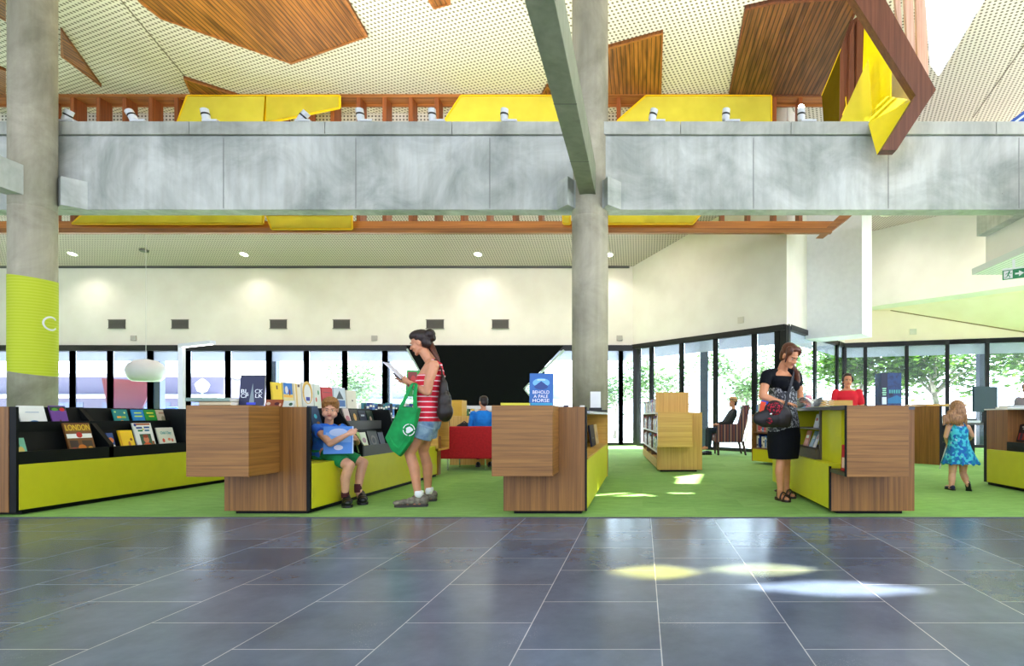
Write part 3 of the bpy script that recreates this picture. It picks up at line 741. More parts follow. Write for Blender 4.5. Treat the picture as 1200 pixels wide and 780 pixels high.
# lining: lower cheek from the arm back over the beam
b = MB(); a0, a1 = P(1033, 175.6, Y1 + 0.16), P(1073, 111.5, Y1 + 0.16)
a0.x = XW(1033, Y1); a1.x = XW(1073, Y1); a0.z = ZH(175.6, Y1); a1.z = ZH(111.5, Y1)
c0, c1 = P(1034, 140, 8.82), P(1050, 118, 9.6)
b.prism([a0, a1, P(1034, 113, 9.7), P(1017, 143, 8.85)], (0.03, 0, 0.015)); b.obj('lower_lining', M_ypaint, ln)
b = MB(); b.prism([P(1013, 19, 10.1), P(1043, 62, 9.6), P(1043, 137, 9.6), P(1009, 137, 10.1)], (0.03, 0, 0.0)); b.obj('side_lining', M_ypaint, ln)
b = MB(); b.prism([P(1043, 62, 10.9), P(1070, 108, 9.9), P(1048, 143, 10.8), P(1044, 143, 10.9)], (0.03, 0.02, 0)); b.obj('outer_lining', flat((236, 214, 200), 0.5), ln)
for px0, px1, yt_, Yq in ((994, 1001, 40, 10.15), (1003, 1011, 24, 10.1)):
    b = MB(); b.prism([P(px0, 143, Yq), P(px0 + 2, yt_, Yq), P(px1, yt_ - 14, Yq), P(px1, 143, Yq)], (0, 0.08, 0)); b.obj('inner_fin', M_timber_dk, ln)
b = MB(); b.prism([P(963, 112, 11.4), P(985.5, 57.5, 10.6), P(992, 124, 10.2), P(984, 143, 10.3), P(965, 143, 11.3)], (0.015, 0, 0)); b.obj('mesh_panel', translucent('smoked_mesh', (150, 130, 40), 0.45), ln)
b = MB()
for p, q in ((P(985.5, 57.5, 10.6), P(992, 124, 10.2)), (P(963, 112, 11.4), P(985.5, 57.5, 10.6)), (P(992, 124, 10.2), P(984, 143, 10.3))): b.tube([p, q], 0.012, 6)
b.obj('mesh_rim', flat((246, 206, 20), 0.4, name='yellow_rim'), ln)
b = MB(); b.prism([P(984, 143, 10.0), P(1017, 70, 9.7), P(1022, 143, 9.6)], (0.015, 0, 0)); b.obj('yellow_mesh_panel', M_ymesh, ln)
b = MB(); b.prism([P(996, 26, 10.25), P(1014, 12, 10.25), P(1012, 143, 10.25), P(984, 143, 10.25), P(985, 60, 10.25)], (0, 0.03, 0)); b.obj('timber_backing', M_timber_dk, ln)
# fins of the lantern's outer side; rooflight brightness is put into their pale colour
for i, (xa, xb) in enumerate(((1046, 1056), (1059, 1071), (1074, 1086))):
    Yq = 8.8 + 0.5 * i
    b = MB(); b.prism([P(xa - 1, -40, Yq), P(xb - 3, -40, Yq), P(xb + 5 - i * 1, 104 - (2 - i) * 3, Yq), P(xa + 2 + (8 - 4 * i), 60 + i * 22, Yq)], (0, 0.07, 0)); b.obj('outer_fin', wood('rooflit_timber', (196, 150, 128), (226, 190, 168), 'z', scale=0.6), ln)

# ---- exit sign under the canopy
t = thing('exit_sign', 'green and white running-man exit sign hanging under the canopy', 'exit sign', P(1188, 321, 9.6), R(-38))
w, h = 0.165, 0.082
MB().box(-w, w, -0.012, 0.012, -h, h).obj('panel', flat((22, 128, 74), 0.4, name='exit_green'), t, bevel=0.004)
b = MB(); b.box(-w, w, -0.02, 0.02, h, h + 0.03); b.box(-0.02, 0.02, -0.015, 0.015, h + 0.03, h + 0.17); b.obj('bracket', M_white, t)
b = MB(); yy = -0.0135
b.box(-0.145, -0.015, yy, -0.011, -0.068, 0.068).obj('white_field', M_white, t)
b = MB(); yy = -0.017
b.prism([(0.02, yy, 0.014), (0.075, yy, 0.014), (0.075, yy, 0.05), (0.148, yy, 0.0), (0.075, yy, -0.05), (0.075, yy, -0.014), (0.02, yy, -0.014)], (0, 0.006, 0)).obj('arrow', M_white, t)
b = MB(); q = lambda x, z: (x, -0.017, z)
b.ell((-0.062, -0.015, 0.048), (0.014, 0.003, 0.014))
for p1, p2, r_ in (((-0.068, 0.03), (-0.085, -0.01), 0.013), ((-0.07, 0.028), (-0.038, 0.012), 0.006), ((-0.038, 0.012), (-0.025, 0.022), 0.005), ((-0.07, 0.028), (-0.105, 0.022), 0.006), ((-0.105, 0.022), (-0.115, 0.0), 0.005),
                   ((-0.085, -0.01), (-0.055, -0.028), 0.008), ((-0.055, -0.028), (-0.06, -0.06), 0.007), ((-0.085, -0.01), (-0.1, -0.04), 0.008), ((-0.1, -0.04), (-0.13, -0.046), 0.006)):
    b.cap((p1[0], -0.015, p1[1]), r_, (p2[0], -0.015, p2[1]), r_ * 0.8, 6)
b.v = [(x, -0.015 + (y + 0.015) * 0.2, z) for x, y, z in b.v]
b.obj('running_figure', flat((22, 128, 74), 0.4, name='exit_green'), t)

t = thing('blue_banner', 'blue banner with a pale stripe above the beam at the upper right corner', 'banner', P(1190, 142, 9.6))
c = P(1190, 142, 9.6); MB().prism([P(1181, 144, 9.6) - c, P(1215, 118, 9.6) - c, P(1215, 144, 9.6) - c], (0, 0.02, 0)).obj('cloth', flat((24, 70, 150)), t)
MB().prism([P(1189, 142, 9.59) - c, P(1215, 123, 9.59) - c, P(1215, 126, 9.59) - c, P(1193, 142, 9.59) - c], (0, 0.005, 0)).obj('stripe', flat((200, 220, 240)), t)
# ================================================================== OUTSIDE
M_pave = mottled('pale_paving', [(206, 204, 198), (228, 226, 220)], 0.7, 0.9)
struct('ground', MB().box(-70, 70, 17.3, 90, -0.2, -0.06), M_pave)
struct('ground_side', MB().box(13.3, 70, -10, 17.3, -0.2, -0.06), M_pave)
b_ = MB(); b_.prism([(WA[0] + 0.2, 17.3, -0.06), (WP[0] + 0.2, WP[1] + 0.1, -0.06), (6.0, 17.3, -0.06)], (0, 0, 0.07)); struct('ground_forecourt', b_, M_pave)
def tree(x, y, hgt, spread, n, cols, lab, seed, trunk=0.13, low=1.2, blob=9, group='trees outside the glazing', ls=0.16):
    rnd = random.Random(seed)
    t = thing('leafy_tree', lab, 'tree', (x, y, -0.06), group=group)
    b = MB(); b.m(0, True)
    fork = Vector((rnd.uniform(-.2, .2), rnd.uniform(-.2, .2), low + 0.5)); b.tube([(0, 0, 0), (0.05, 0, low * 0.5), fork], [trunk, trunk * 0.85, trunk * 0.7], 9)
    tips = []
    for k in range(7):
        a = 2 * math.pi * k / 7 + rnd.uniform(-.3, .3); rr = spread * rnd.uniform(0.5, 0.95)
        tip = Vector((rr * math.cos(a), rr * math.sin(a), low + (hgt - low) * rnd.uniform(0.35, 0.95)))
        mid = fork.lerp(tip, 0.5) + Vector((0, 0, 0.25)); b.tube([fork - Vector((0, 0, .1)), mid, tip], [trunk * 0.5, trunk * 0.3, trunk * 0.1], 6); tips += [mid, tip]
    b.obj('trunk', mottled('bark_%d' % seed, [(150, 140, 128), (196, 188, 176)], 5), t)
    lf = MB()
    cs = [rnd.choice(tips) + Vector((rnd.uniform(-.5, .5), rnd.uniform(-.5, .5), rnd.uniform(-.3, .5))) * spread * 0.5 for _ in range(blob * 2)]
    for k in range(n):
        c = rnd.choice(cs); g = lambda: rnd.gauss(0, 0.22 * spread)
        p = c + Vector((g(), g(), g() * 0.8)); p.z = max(p.z, low * 0.6)
        a = rnd.uniform(0, 6.28); e = rnd.uniform(-1, 1); s = rnd.uniform(0.6, 1.2) * ls
        u = Vector((math.cos(a), math.sin(a), e * 0.5)).normalized(); v = u.cross(Vector((rnd.uniform(-1, 1), rnd.uniform(-1, 1), 1))).normalized()
        lf.m(rnd.choice((0, 0, 1, 2))); lf.poly([p - u * s, p - v * s * 0.45, p + u * s, p + v * s * 0.45])
    ms = []
    for i, cc in enumerate(cols):
        m, nt, N, L, bs = _nt('leaf_%d_%d' % (seed, i)); bs.inputs['Base Color'].default_value = lin(cc); bs.inputs['Roughness'].default_value = 0.6
        no = N.new('ShaderNodeTexNoise'); no.inputs['Scale'].default_value = 3; hs = N.new('ShaderNodeHueSaturation'); hs.inputs['Color'].default_value = lin(cc)
        mr = N.new('ShaderNodeMapRange'); mr.inputs['To Min'].default_value = 0.75; mr.inputs['To Max'].default_value = 1.25; L.new(no.outputs['Fac'], mr.inputs['Value']); L.new(mr.outputs[0], hs.inputs['Value'])
        tl = N.new('ShaderNodeBsdfTranslucent'); L.new(hs.outputs[0], tl.inputs[0]); L.new(hs.outputs[0], bs.inputs['Base Color'])
        mx = N.new('ShaderNodeMixShader'); mx.inputs[0].default_value = 0.5; L.new(bs.outputs[0], mx.inputs[1]); L.new(tl.outputs[0], mx.inputs[2])
        L.new(mx.outputs[0], N['Material Output'].inputs[0]); ms.append(m)
    lf.obj('foliage', ms, t)
G1 = [(82, 122, 34), (104, 144, 48), (64, 102, 30)]
G2 = [(104, 136, 84), (126, 154, 104), (88, 118, 74)]
tl_ = [(7.6, 20.0, 4.2, 1.7, 2600, 'green tree outside the glass right of the woman in red'), (10.2, 19.2, 4.6, 1.9, 2800, 'pale-barked tree outside the glass behind the little girl'),
       (13.0, 18.6, 4.4, 1.9, 2600, 'green tree outside the glass above the computer monitor'), (15.6, 20.5, 4.8, 2.2, 2400, 'green tree outside the glass at the right edge')]
for i, (x, y, h_, s_, n_, lab) in enumerate(tl_): tree(x, y, h_, s_, n_, G1, lab, 20 + i, low=1.3)
t2 = [(3.9, 21.0, 3.2, 1.5, 1500, 'pale green tree outside behind the seated man in a hat'), (0.6, 24.0, 3.4, 1.6, 1400, 'pale tree outside left of the light wood bookcase'), (-1.2, 24.0, 3.6, 1.5, 1200, 'pale tree outside seen beside the central column'),
      (-13.6, 27.0, 3.4, 1.8, 1400, 'pale tree outside behind the street lamp'), (-10.0, 28, 3.4, 1.9, 1400, 'pale tree outside above the blue framed cover'), (-6.6, 28, 3.2, 1.8, 1200, 'pale tree outside behind the seated boy'), (6.3, 24, 3.6, 1.6, 1300, 'pale green tree outside behind the woman leaning on the counter')]
for i, (x, y, h_, s_, n_, lab) in enumerate(t2): tree(x, y, h_, s_, n_, G2, lab, 40 + i, trunk=0.09, low=0.9, ls=0.13, group='paler trees across the street')
# magenta outdoor banner
t = thing('banner', 'magenta and violet banner standing outside the left windows', 'banner', P(147, 475, 20))
c = P(147, 475, 20)
b = MB(); b.prism([P(119, 443, 20) - c, P(175, 446, 20) - c, P(172, 466, 20) - c, P(160, 490, 20) - c, P(128, 490, 20) - c], (0, 0.04, 0))
mm, nt, N, L, bs = _nt('magenta_fade'); tc = N.new('ShaderNodeTexCoord'); sp = N.new('ShaderNodeSeparateXYZ'); L.new(tc.outputs['Object'], sp.inputs[0])
mr = N.new('ShaderNodeMapRange'); mr.inputs['From Min'].default_value = -0.4; mr.inputs['From Max'].default_value = 1.0; L.new(sp.outputs[2], mr.inputs['Value'])
rr = ramp(N, [(0, (40, 8, 60)), (0.5, (84, 3, 44)), (1, (100, 3, 26))]); L.new(mr.outputs[0], rr.inputs[0]); L.new(rr.outputs[0], bs.inputs['Base Color'])
b.obj('cloth', mm, t)
b = MB(); b.tube([(-0.6, 0.06, -1.3), (-0.6, 0.06, 1.2)], 0.03); b.tube([(0.6, 0.06, -1.3), (0.6, 0.06, 1.1)], 0.03); b.obj('pole', M_post, t)
# street lamp
t = thing('street_lamp', 'white lantern street lamp on a slim post outside the windows', 'street lamp', (XW(237, 22), 22, -0.06))
MB().tube([(0, 0, 0), (0, 0, 1.9)], [0.05, 0.03]).obj('post', flat((150, 190, 190)), t)
MB().lathe([(0.05, 1.9), (0.16, 1.95), (0.24, 2.2), (0.18, 2.3), (0.04, 2.42), (0.001, 2.44)]).obj('lantern', M_white, t)
# parked cars across the street
def car(x, y, col, lab):
    t = thing('parked_car', lab, 'car', (x, y, -0.06), group='cars parked across the street')
    prof = [(-2.1, 0.3), (-2.1, 0.75), (-1.6, 0.85), (-1.0, 1.35), (0.6, 1.4), (1.3, 0.9), (2.05, 0.75), (2.1, 0.3)]
    MB().prism([(a, -0.8, z) for a, z in prof], (0, 1.6, 0)).obj('body', flat(col, 0.3), t, bevel=0.08)
    MB().prism([(-1.35, -0.82, 0.9), (-0.95, -0.82, 1.28), (0.55, -0.82, 1.32), (1.1, -0.82, 0.92)], (0, 1.64, 0)).obj('windows', flat((30, 40, 50), 0.1), t)
    for a in (-1.35, 1.35):
        M = Matrix.Translation((a, -0.82, 0.32)) @ Matrix.Rotation(R(90), 4, 'X')
        for dy in (0, -1.5):
            MB().lathe([(0.001, 0), (0.32, 0), (0.32, 0.2), (0.001, 0.2)], n=20, M=Matrix.Translation((0, 1.7 + dy * 1.0 - 0.1, 0)) @ M).obj('wheel', M_blackm, t)
car(-22.5, 27, (60, 90, 150), 'blue car parked across the street right of the dome pendant')
car(-30.5, 27, (120, 124, 150), 'grey car parked across the street behind the left windows')
# buildings across the street
def building(x0, x1, y, h_, col, lab):
    t = thing('street_building', lab, 'building', ((x0 + x1) / 2, y, -0.06)); W = (x1 - x0) / 2
    MB().box(-W, W, 0, 4, 0, h_).obj('wall', flat(col, 0.9), t)
    MB().box(-W - 0.2, W + 0.2, -0.8, 0.0, h_ * 0.62, h_ * 0.68).obj('awning', flat((236, 236, 238), 0.7), t)
    n = int((x1 - x0) / 2.4)
    for k in range(n):
        cx = -W + (k + 0.5) * (2 * W / n); MB().box(cx - 0.7, cx + 0.7, -0.04, 0.02, 0.4, h_ * 0.55).obj('shop_window', flat((112, 120, 150), 0.2), t)
    MB().box(-W - 0.1, W + 0.1, -0.1, 4.1, h_, h_ + 0.2).obj('parapet', M_white, t)
building(-44, -24, 32, 3.2, (112, 106, 130), 'low lilac-grey building across the street behind the banner')
building(-19, -5, 36, 3.0, (150, 156, 160), 'low pale building across the street behind the boy')

# ================================================================== LIGHT AND CAMERA
w = bpy.data.worlds.new('sky'); sc.world = w; w.use_nodes = True
N, L = w.node_tree.nodes, w.node_tree.links; bg = N['Background']
tc = N.new('ShaderNodeTexCoord'); sp = N.new('ShaderNodeSeparateXYZ'); L.new(tc.outputs['Generated'], sp.inputs[0])
dt = N.new('ShaderNodeMapRange'); dt.inputs['From Min'].default_value = -0.5; dt.inputs['From Max'].default_value = 0.6; dt.inputs['To Min'].default_value = 2.4; dt.inputs['To Max'].default_value = 7.0; L.new(sp.outputs[1], dt.inputs['Value']); L.new(dt.outputs[0], bg.inputs[1])
rp = ramp(N, [(0.0, (226, 234, 250)), (0.12, (232, 240, 254)), (0.5, (206, 222, 252)), (1.0, (176, 206, 250))]); L.new(sp.outputs[2], rp.inputs[0])
L.new(rp.outputs[0], bg.inputs[0]); bg.inputs[1].default_value = 5.0
sun = bpy.data.lights.new('sun', 'SUN'); sun.energy = 34; sun.angle = R(0.6); sun.color = (1, 0.96, 0.88)
so = bpy.data.objects.new('sun', sun); COL.objects.link(so); so.rotation_euler = Vector((SUN[0], SUN[1], 1)).to_track_quat('Z', 'Y').to_euler()
cam = bpy.data.cameras.new('camera'); co = bpy.data.objects.new('camera', cam); COL.objects.link(co)
co.location = (0, 0, H); co.rotation_euler = (R(90), 0, 0)
cam.sensor_width = 36; cam.sensor_fit = 'HORIZONTAL'; cam.lens = F / 1200 * 36
cam.shift_x = -(CX - 600) / 1200; cam.shift_y = (CY - 390) / 1200; cam.clip_start = 0.05; cam.clip_end = 300
sc.camera = co
vs = sc.view_settings; vs.view_transform = 'Standard'; vs.look = 'None'; vs.gamma = 1; vs.use_curve_mapping = False; vs.exposure = 0.4
sc.cycles.max_bounces = 8; sc.cycles.diffuse_bounces = 5; sc.cycles.transparent_max_bounces = 16
sc.cycles.use_denoising = True; sc.cycles.sample_clamp_indirect = 6; sc.cycles.caustics_reflective = False; sc.cycles.caustics_refractive = False
# ================================================================== BOOKS
INK = {}
def ink(rgb): return flat(rgb, 0.45)
def cover_book(label, loc, rot, w, h, t, front, art=(), spine=None, texts=(), name='picture_book', cat='book', group=None, back=None):
    """book with its cover facing local -Y, standing on its foot at the origin; art: (kind,x,z,w,h,rgb), texts: (string,x,z,width,size,rgb)"""
    r = thing(name, label, cat, loc, group=group, rot=rot)
    c = MB(); c.box(-w / 2, w / 2, 0, 0.003, 0, h); c.box(-w / 2, w / 2, t - 0.003, t, 0, h); c.box(-w / 2, -w / 2 + 0.003, 0, t, 0, h)
    c.obj('cover', ink(front) if isinstance(front, tuple) else front, r)
    MB().box(-w / 2 + 0.003, w / 2 - 0.004, 0.003, t - 0.003, 0.004, h - 0.004).obj('pages', M_paper, r)
    if art:
        cols = []; b = MB()
        for i, a in enumerate(art):
            kind, x, z, aw, ah, rgb = a
            if rgb not in cols: cols.append(rgb)
            b.m(cols.index(rgb)); y = -0.0006 - 0.0003 * i
            if kind == 'r': b.prism([(x - aw / 2, y, z - ah / 2), (x + aw / 2, y, z - ah / 2), (x + aw / 2, y, z + ah / 2), (x - aw / 2, y, z + ah / 2)], (0, 0.0008, 0))
            elif kind == 'o': b.prism([(x + aw / 2 * math.cos(k * math.pi / 8), y, z + ah / 2 * math.sin(k * math.pi / 8)) for k in range(16)], (0, 0.0008, 0))
            elif kind == 't': b.prism([(x - aw / 2, y, z - ah / 2), (x + aw / 2, y, z - ah / 2), (x, y, z + ah / 2)], (0, 0.0008, 0))
        b.obj('cover_picture', [ink(q) for q in cols], r)
    for i, (s, x, z, wd, sz, rgb) in enumerate(texts):
        text_mesh('title', s, sz, ink(rgb), r, (x, -0.0035, z), (R(90), 0, 0), fit=wd)
    return r
SP = [(150, 30, 40), (30, 60, 130), (24, 110, 120), (220, 216, 204), (30, 32, 38), (200, 120, 30), (60, 120, 60), (230, 190, 40), (110, 60, 120), (90, 140, 200), (170, 160, 140), (210, 80, 90)]
SN = ['dark red', 'navy blue', 'teal', 'cream', 'black', 'orange', 'green', 'yellow', 'purple', 'sky blue', 'beige', 'coral pink']
_bk = {}
def spine_mesh(ci, seed):
    k = (ci, seed)
    if k in _bk: return _bk[k]
    b = MB(); b.box(-0.5, 0.5, 0, 0.004, 0, 1); b.box(-0.5, -0.4, 0, 1, 0, 1); b.box(0.4, 0.5, 0, 1, 0, 1); b.m(1).box(-0.4, 0.4, 0.004, 0.97, 0.02, 0.985)
    z = (0.72, 0.6, 0.15)[seed]; b.m(2).box(-0.4, 0.4, -0.006, 0.0, z, z + 0.16); b.box(-0.5, 0.5, -0.006, 0.0, 0.06, 0.09)
    _bk[k] = b.mesh('upright_book', [ink(SP[ci]), M_paper, ink((236, 232, 220) if ci not in (3, 10) else (60, 60, 70))]); return _bk[k]
def spines(place, start, d, length, hmin, hmax, depth, seed, fill=1.0, palette=None, thick=(0.02, 0.04), up=0.0):
    """a row of upright books starting at start, running along unit vector d; spine faces d rotated -90 deg"""
    rnd = random.Random(seed); d = Vector(d).normalized(); s = 0; out = []
    ang = math.atan2(d.y, d.x)
    while s < length:
        tt = rnd.uniform(*thick)
        if s + tt > length: break
        if rnd.random() < fill:
            ci = rnd.choice(palette) if palette else rnd.randrange(12)
            o = bpy.data.objects.new('upright_book', spine_mesh(ci, rnd.randrange(3))); COL.objects.link(o)
            p = Vector(start) + d * (s + tt / 2); o.location = p; hh = rnd.uniform(hmin, hmax)
            o.scale = (tt * 0.96, depth * rnd.uniform(0.85, 1), hh); o.rotation_euler = (0, 0, ang)
            size = 'tall' if hh > hmin + 0.66 * (hmax - hmin) else ('short' if hh < hmin + 0.33 * (hmax - hmin) else 'middling')
            tag(o, '%s %s-spined book standing %s' % (size, SN[ci], place), 'book', 'books ' + place); out.append(o)
        s += tt + 0.001
    return out

# ================================================================== DISPLAY UNITS
TOP = 0.98
def end_block(u, x0, x1, yf, yb, z0=0.388, z1=0.986, mat_=None, niche=None):
    if niche is None:
        b = MB().box(x0, x1, yf, yb, z0, z1); return b.obj('end_block', mat_ or M_oak_h, u, bevel=0.002)
def body(u, x0, x1, y0, y1, z1=TOP, mat_=None):
    b = MB().box(x0, x1, y0, y1, 0.035, z1); o = b.obj('end_panel', mat_ or M_oak_v, u, bevel=0.002); return o
def plinth(u, x0, x1, y0, y1): return MB().box(x0, x1, y0, y1, 0.004, 0.04).obj('plinth', M_black, u)
def tiers(u, x, s, y0, y1, back, grey=False):
    """two book ledges facing s (+1/-1) along x; returns nothing. x is the bench face"""
    m = M_grey if grey else M_black
    X = lambda d: x - s * d
    def bx(d0, d1, z0, z1): 
        a, c = sorted((X(d0), X(d1))); return MB().box(a, c, y0, y1, z0, z1)
    bx(0.0, 0.025, 0.46, 0.575).obj('front_ledge', m, u)
    b = bx(0.025, 0.16, 0.46, 0.50); b.prism([(X(0.12), y0, 0.5), (X(0.17), y0, 0.5), (X(0.25), y0, 0.78), (X(0.20), y0, 0.78)], (0, y1 - y0, 0)); b.obj('lower_tray', M_black, u)
    bx(0.19, 0.215, 0.74, 0.846).obj('upper_ledge', m, u)
    b = bx(0.215, 0.33, 0.74, 0.765); b.prism([(X(0.27), y0, 0.765), (X(0.31), y0, 0.765), (X(0.37), y0, 0.985), (X(0.33), y0, 0.985)], (0, y1 - y0, 0)); b.obj('upper_tray', M_black, u)
    a, c = sorted((X(0.36), back)); MB().box(a, c, y0, y1, 0.46, 0.975).obj('carcass', M_black, u)
def bench(u, xf, xb, y0, y1, lab='lime_bench'):
    a, c = sorted((xf, xb)); return MB().box(a, c, y0, y1, 0.05, 0.46).obj('bench_front', M_lime, u, bevel=0.003)

# --- unit 0, left edge
u0 = thing('display_unit', 'display bench at the left edge with black book tiers over a lime base', 'display unit', (0, 0, 0), group='book display benches')
xf = -5.60
body(u0, -6.40, -5.665, 4.985, 5.012); plinth(u0, -6.3, xf - 0.05, 5.08, 8.25)
MB().box(-5.665, -5.602, 4.99, 5.012, 0.035, TOP).obj('edge_strip', M_black, u0)
bench(u0, xf, -6.2, 5.012, 8.3)
tiers(u0, xf - 0.0, 1, 5.012, 6.86, -6.35)
MB().prism([(xf, 5.86, 0.46), (xf - 0.0, 5.86, 0.6), (xf - 0.33, 5.86, 0.99), (xf - 0.4, 5.86, 0.99), (xf - 0.4, 5.86, 0.46)], (0, 0.05, 0)).obj('divider', M_black, u0)
MB().prism([(xf, 6.84, 0.46), (xf, 6.84, 0.6), (xf - 0.02, 6.84, 0.985), (xf - 0.8, 6.84, 0.985), (xf - 0.8, 6.84, 0.46)], (0, 0.03, 0)).obj('divider', M_black, u0)
MB().box(-6.35, -5.75, 8.2, 8.32, 0.035, TOP).obj('end_panel', M_oak_v, u0)
# --- unit 1
u1 = thing('display_unit', 'display bench with an overhanging oak block where the boy sits', 'display unit', (0, 0, 0), group='book display benches')
body(u1, -3.80, -3.055, 5.07, 5.10); MB().box(-3.055, -3.025, 5.072, 5.10, 0.035, TOP).obj('edge_strip', M_black, u1)
end_block(u1, -3.82, -3.297, 4.67, 5.07); plinth(u1, -3.73, -3.07, 5.12, 8.3)
bench(u1, -3.02, -3.70, 5.10, 8.2)
MB().box(-3.80, -3.42, 5.10, 6.02, 0.46, 0.975).obj('seat_back', M_black, u1)
tiers(u1, -3.02, 1, 6.05, 6.86, -3.78, grey=True)
MB().prism([(-3.02, 6.86, 0.46), (-3.02, 6.86, 0.58), (-3.12, 6.86, 0.975), (-3.78, 6.86, 0.975), (-3.78, 6.86, 0.46)], (0, 0.03, 0)).obj('divider', M_black, u1)
MB().prism([(-3.02, 6.02, 0.46), (-3.02, 6.02, 0.58), (-3.3, 6.02, 0.985), (-3.6, 6.02, 0.985), (-3.6, 6.02, 0.46)], (0, 0.03, 0)).obj('divider', M_black, u1)
b = MB(); b.box(-3.62, -2.99, 8.6, 8.63, 0.39, 1.0); b.box(-3.62, -3.58, 8.14, 8.63, 0.39, 1.0); b.box(-3.62, -2.99, 8.14, 8.63, 0.97, 1.0); b.box(-3.62, -2.99, 8.14, 8.63, 0.39, 0.42); b.box(-3.62, -2.99, 8.14, 8.17, 0.39, 1.0)
b.obj('end_niche', M_pale_h, u1); MB().box(-3.78, -3.0, 8.2, 8.3, 0.035, 0.6).obj('end_panel', M_oak_v, u1)
# --- unit 3 (centre)
u3 = thing('display_unit', 'oak display unit with an overhanging block in front of the central column', 'display unit', (0, 0, 0), group='book display benches')
body(u3, -1.264, -0.525, 5.07, 5.10); MB().box(-0.525, -0.508, 5.072, 5.11, 0.035, TOP).obj('edge_strip', M_black, u3)
end_block(u3, -1.276, -0.762, 4.72, 5.07); plinth(u3, -1.18, -0.56, 5.12, 7.9)
MB().box(-1.2, -0.505, 5.11, 8.0, 0.05, 0.5).obj('bench_front', M_lime, u3, bevel=0.003)
b = MB(); b.box(-1.24, -0.86, 5.11, 8.0, 0.5, 0.93); b.box(-0.9, -0.5, 5.11, 8.02, 0.5, 0.515); b.box(-0.9, -0.5, 7.97, 8.02, 0.035, 0.93); b.obj('book_niche', M_pale_h, u3)
MB().box(-1.25, -0.49, 5.19, 8.02, 0.92, 0.945).obj('counter_top', flat((196, 200, 204), 0.3), u3)
# --- unit 4 (woman at the counter)
u4 = thing('display_unit', 'oak counter with lime side where the woman in black reads', 'display unit', (0, 0, 0), group='book display benches')
MB().box(1.715, 2.47, 5.07, 5.10, 0.035, 0.42).box(1.84, 2.47, 5.07, 5.10, 0.42, TOP).obj('end_panel', M_oak_v, u4); MB().box(1.70, 1.715, 5.068, 5.10, 0.035, 0.44).obj('edge_strip', M_black, u4)
plinth(u4, 1.78, 2.38, 5.12, 7.4)
b = MB(); b.box(1.711, 2.228, 4.67, 4.69, 0.388, 0.986); b.box(2.2, 2.228, 4.69, 5.07, 0.388, 0.986); b.box(1.711, 2.2, 4.69, 5.07, 0.95, 0.986); b.obj('end_block', M_oak_h, u4, bevel=0.002)
MB().box(1.70, 1.712, 4.672, 4.70, 0.388, 0.985).obj('edge_strip', M_black, u4)
MB().box(1.705, 2.2, 4.69, 5.07, 0.388, 0.42).obj('niche_shelf', flat((64, 58, 50), 0.5), u4)
MB().box(1.84, 2.2, 4.69, 5.06, 0.42, 0.95).obj('niche_lining', M_lime, u4)
MB().box(1.70, 2.4, 5.10, 7.3, 0.05, 0.46).obj('bench_front', M_lime, u4, bevel=0.003)
b = MB(); b.box(1.80, 2.4, 5.05, 5.62, 0.46, 0.955); b.box(2.1, 2.4, 5.62, 7.3, 0.46, 0.955); b.box(1.80, 2.1, 6.62, 6.66, 0.46, 0.955); b.obj('side_panel', M_lime, u4)
b = MB(); b.box(1.74, 2.1, 5.62, 6.62, 0.46, 0.56); b.box(1.78, 2.1, 5.62, 6.62, 0.755, 0.772); b.box(1.78, 2.1, 5.60, 5.63, 0.46, 0.955); b.obj('niche_shelf', flat((70, 62, 50), 0.5), u4)
b = MB(); b.box(1.70, 2.47, 5.06, 7.32, 0.955, 0.982); b.box(1.70, 1.72, 4.69, 5.06, 0.95, 0.987); b.obj('counter_top', flat((70, 72, 78), 0.35), u4)
MB().box(1.75, 2.45, 7.3, 7.36, 0.035, TOP).obj('end_panel', M_oak_v, u4)
# --- unit 5 (right edge)
u5 = thing('display_unit', 'display bench at the right edge with lime base and oak end', 'display unit', (0, 0, 0), group='book display benches')
MB().box(4.50, 5.3, 7.30, 7.36, 0.035, 0.97).obj('edge_strip', M_black, u5)
MB().box(4.50, 5.3, 6.88, 7.30, 0.05, 0.975).obj('end_panel', M_oak_y, u5, bevel=0.002)
MB().box(4.455, 4.50, 5.0, 7.22, 0.05, 0.47).obj('bench_front', M_lime, u5)
plinth(u5, 4.52, 5.2, 5.05, 7.3)
b = MB(); b.box(4.50, 5.2, 5.0, 6.88, 0.04, 0.50); b.box(4.84, 5.2, 5.0, 6.88, 0.5, 0.97); b.box(4.49, 4.51, 5.0, 6.88, 0.47, 0.58); b.box(4.68, 4.86, 5.0, 6.88, 0.74, 0.76); b.box(4.68, 4.70, 5.0, 6.88, 0.74, 0.80); b.obj('book_tiers', M_black, u5)
MB().box(4.48, 5.3, 6.5, 7.32, 0.975, 0.99).obj('counter_top', M_white, u5)

# --- light wood bookcase beyond the centre
bc = thing('bookcase', 'light wood stepped bookcase with white shelves left of the seated man', 'bookcase', (0, 0, 0))
xa, xb = 0.235, 0.955
MB().box(xa, xb, 8.94, 9.06, 0.035, 0.957).obj('end_panel', M_pale_v, bc, bevel=0.002)
MB().box(xa + 0.0, xa + 0.53, 8.60, 8.94, 0.42, 0.957).obj('end_block', M_pale_h, bc, bevel=0.002)
MB().box(xa - 0.02, xa + 0.52, 9.12, 9.4, 0.9, 1.285).obj('upper_box', M_pale_v, bc, bevel=0.002)
b = MB(); dk = flat((104, 70, 44), 0.6)
b.box(xa + 0.30, xb - 0.02, 9.06, 12.4, 0.05, 0.95)
b.box(xa + 0.30, xa + 0.34, 9.4, 12.4, 0.95, 1.0)
b.obj('carcass', M_pale_v, bc)
def sheared(mb): mb.v = [(x - (y - 9.0) * 0.068, y, z) for x, y, z in mb.v]; return mb
b = MB()
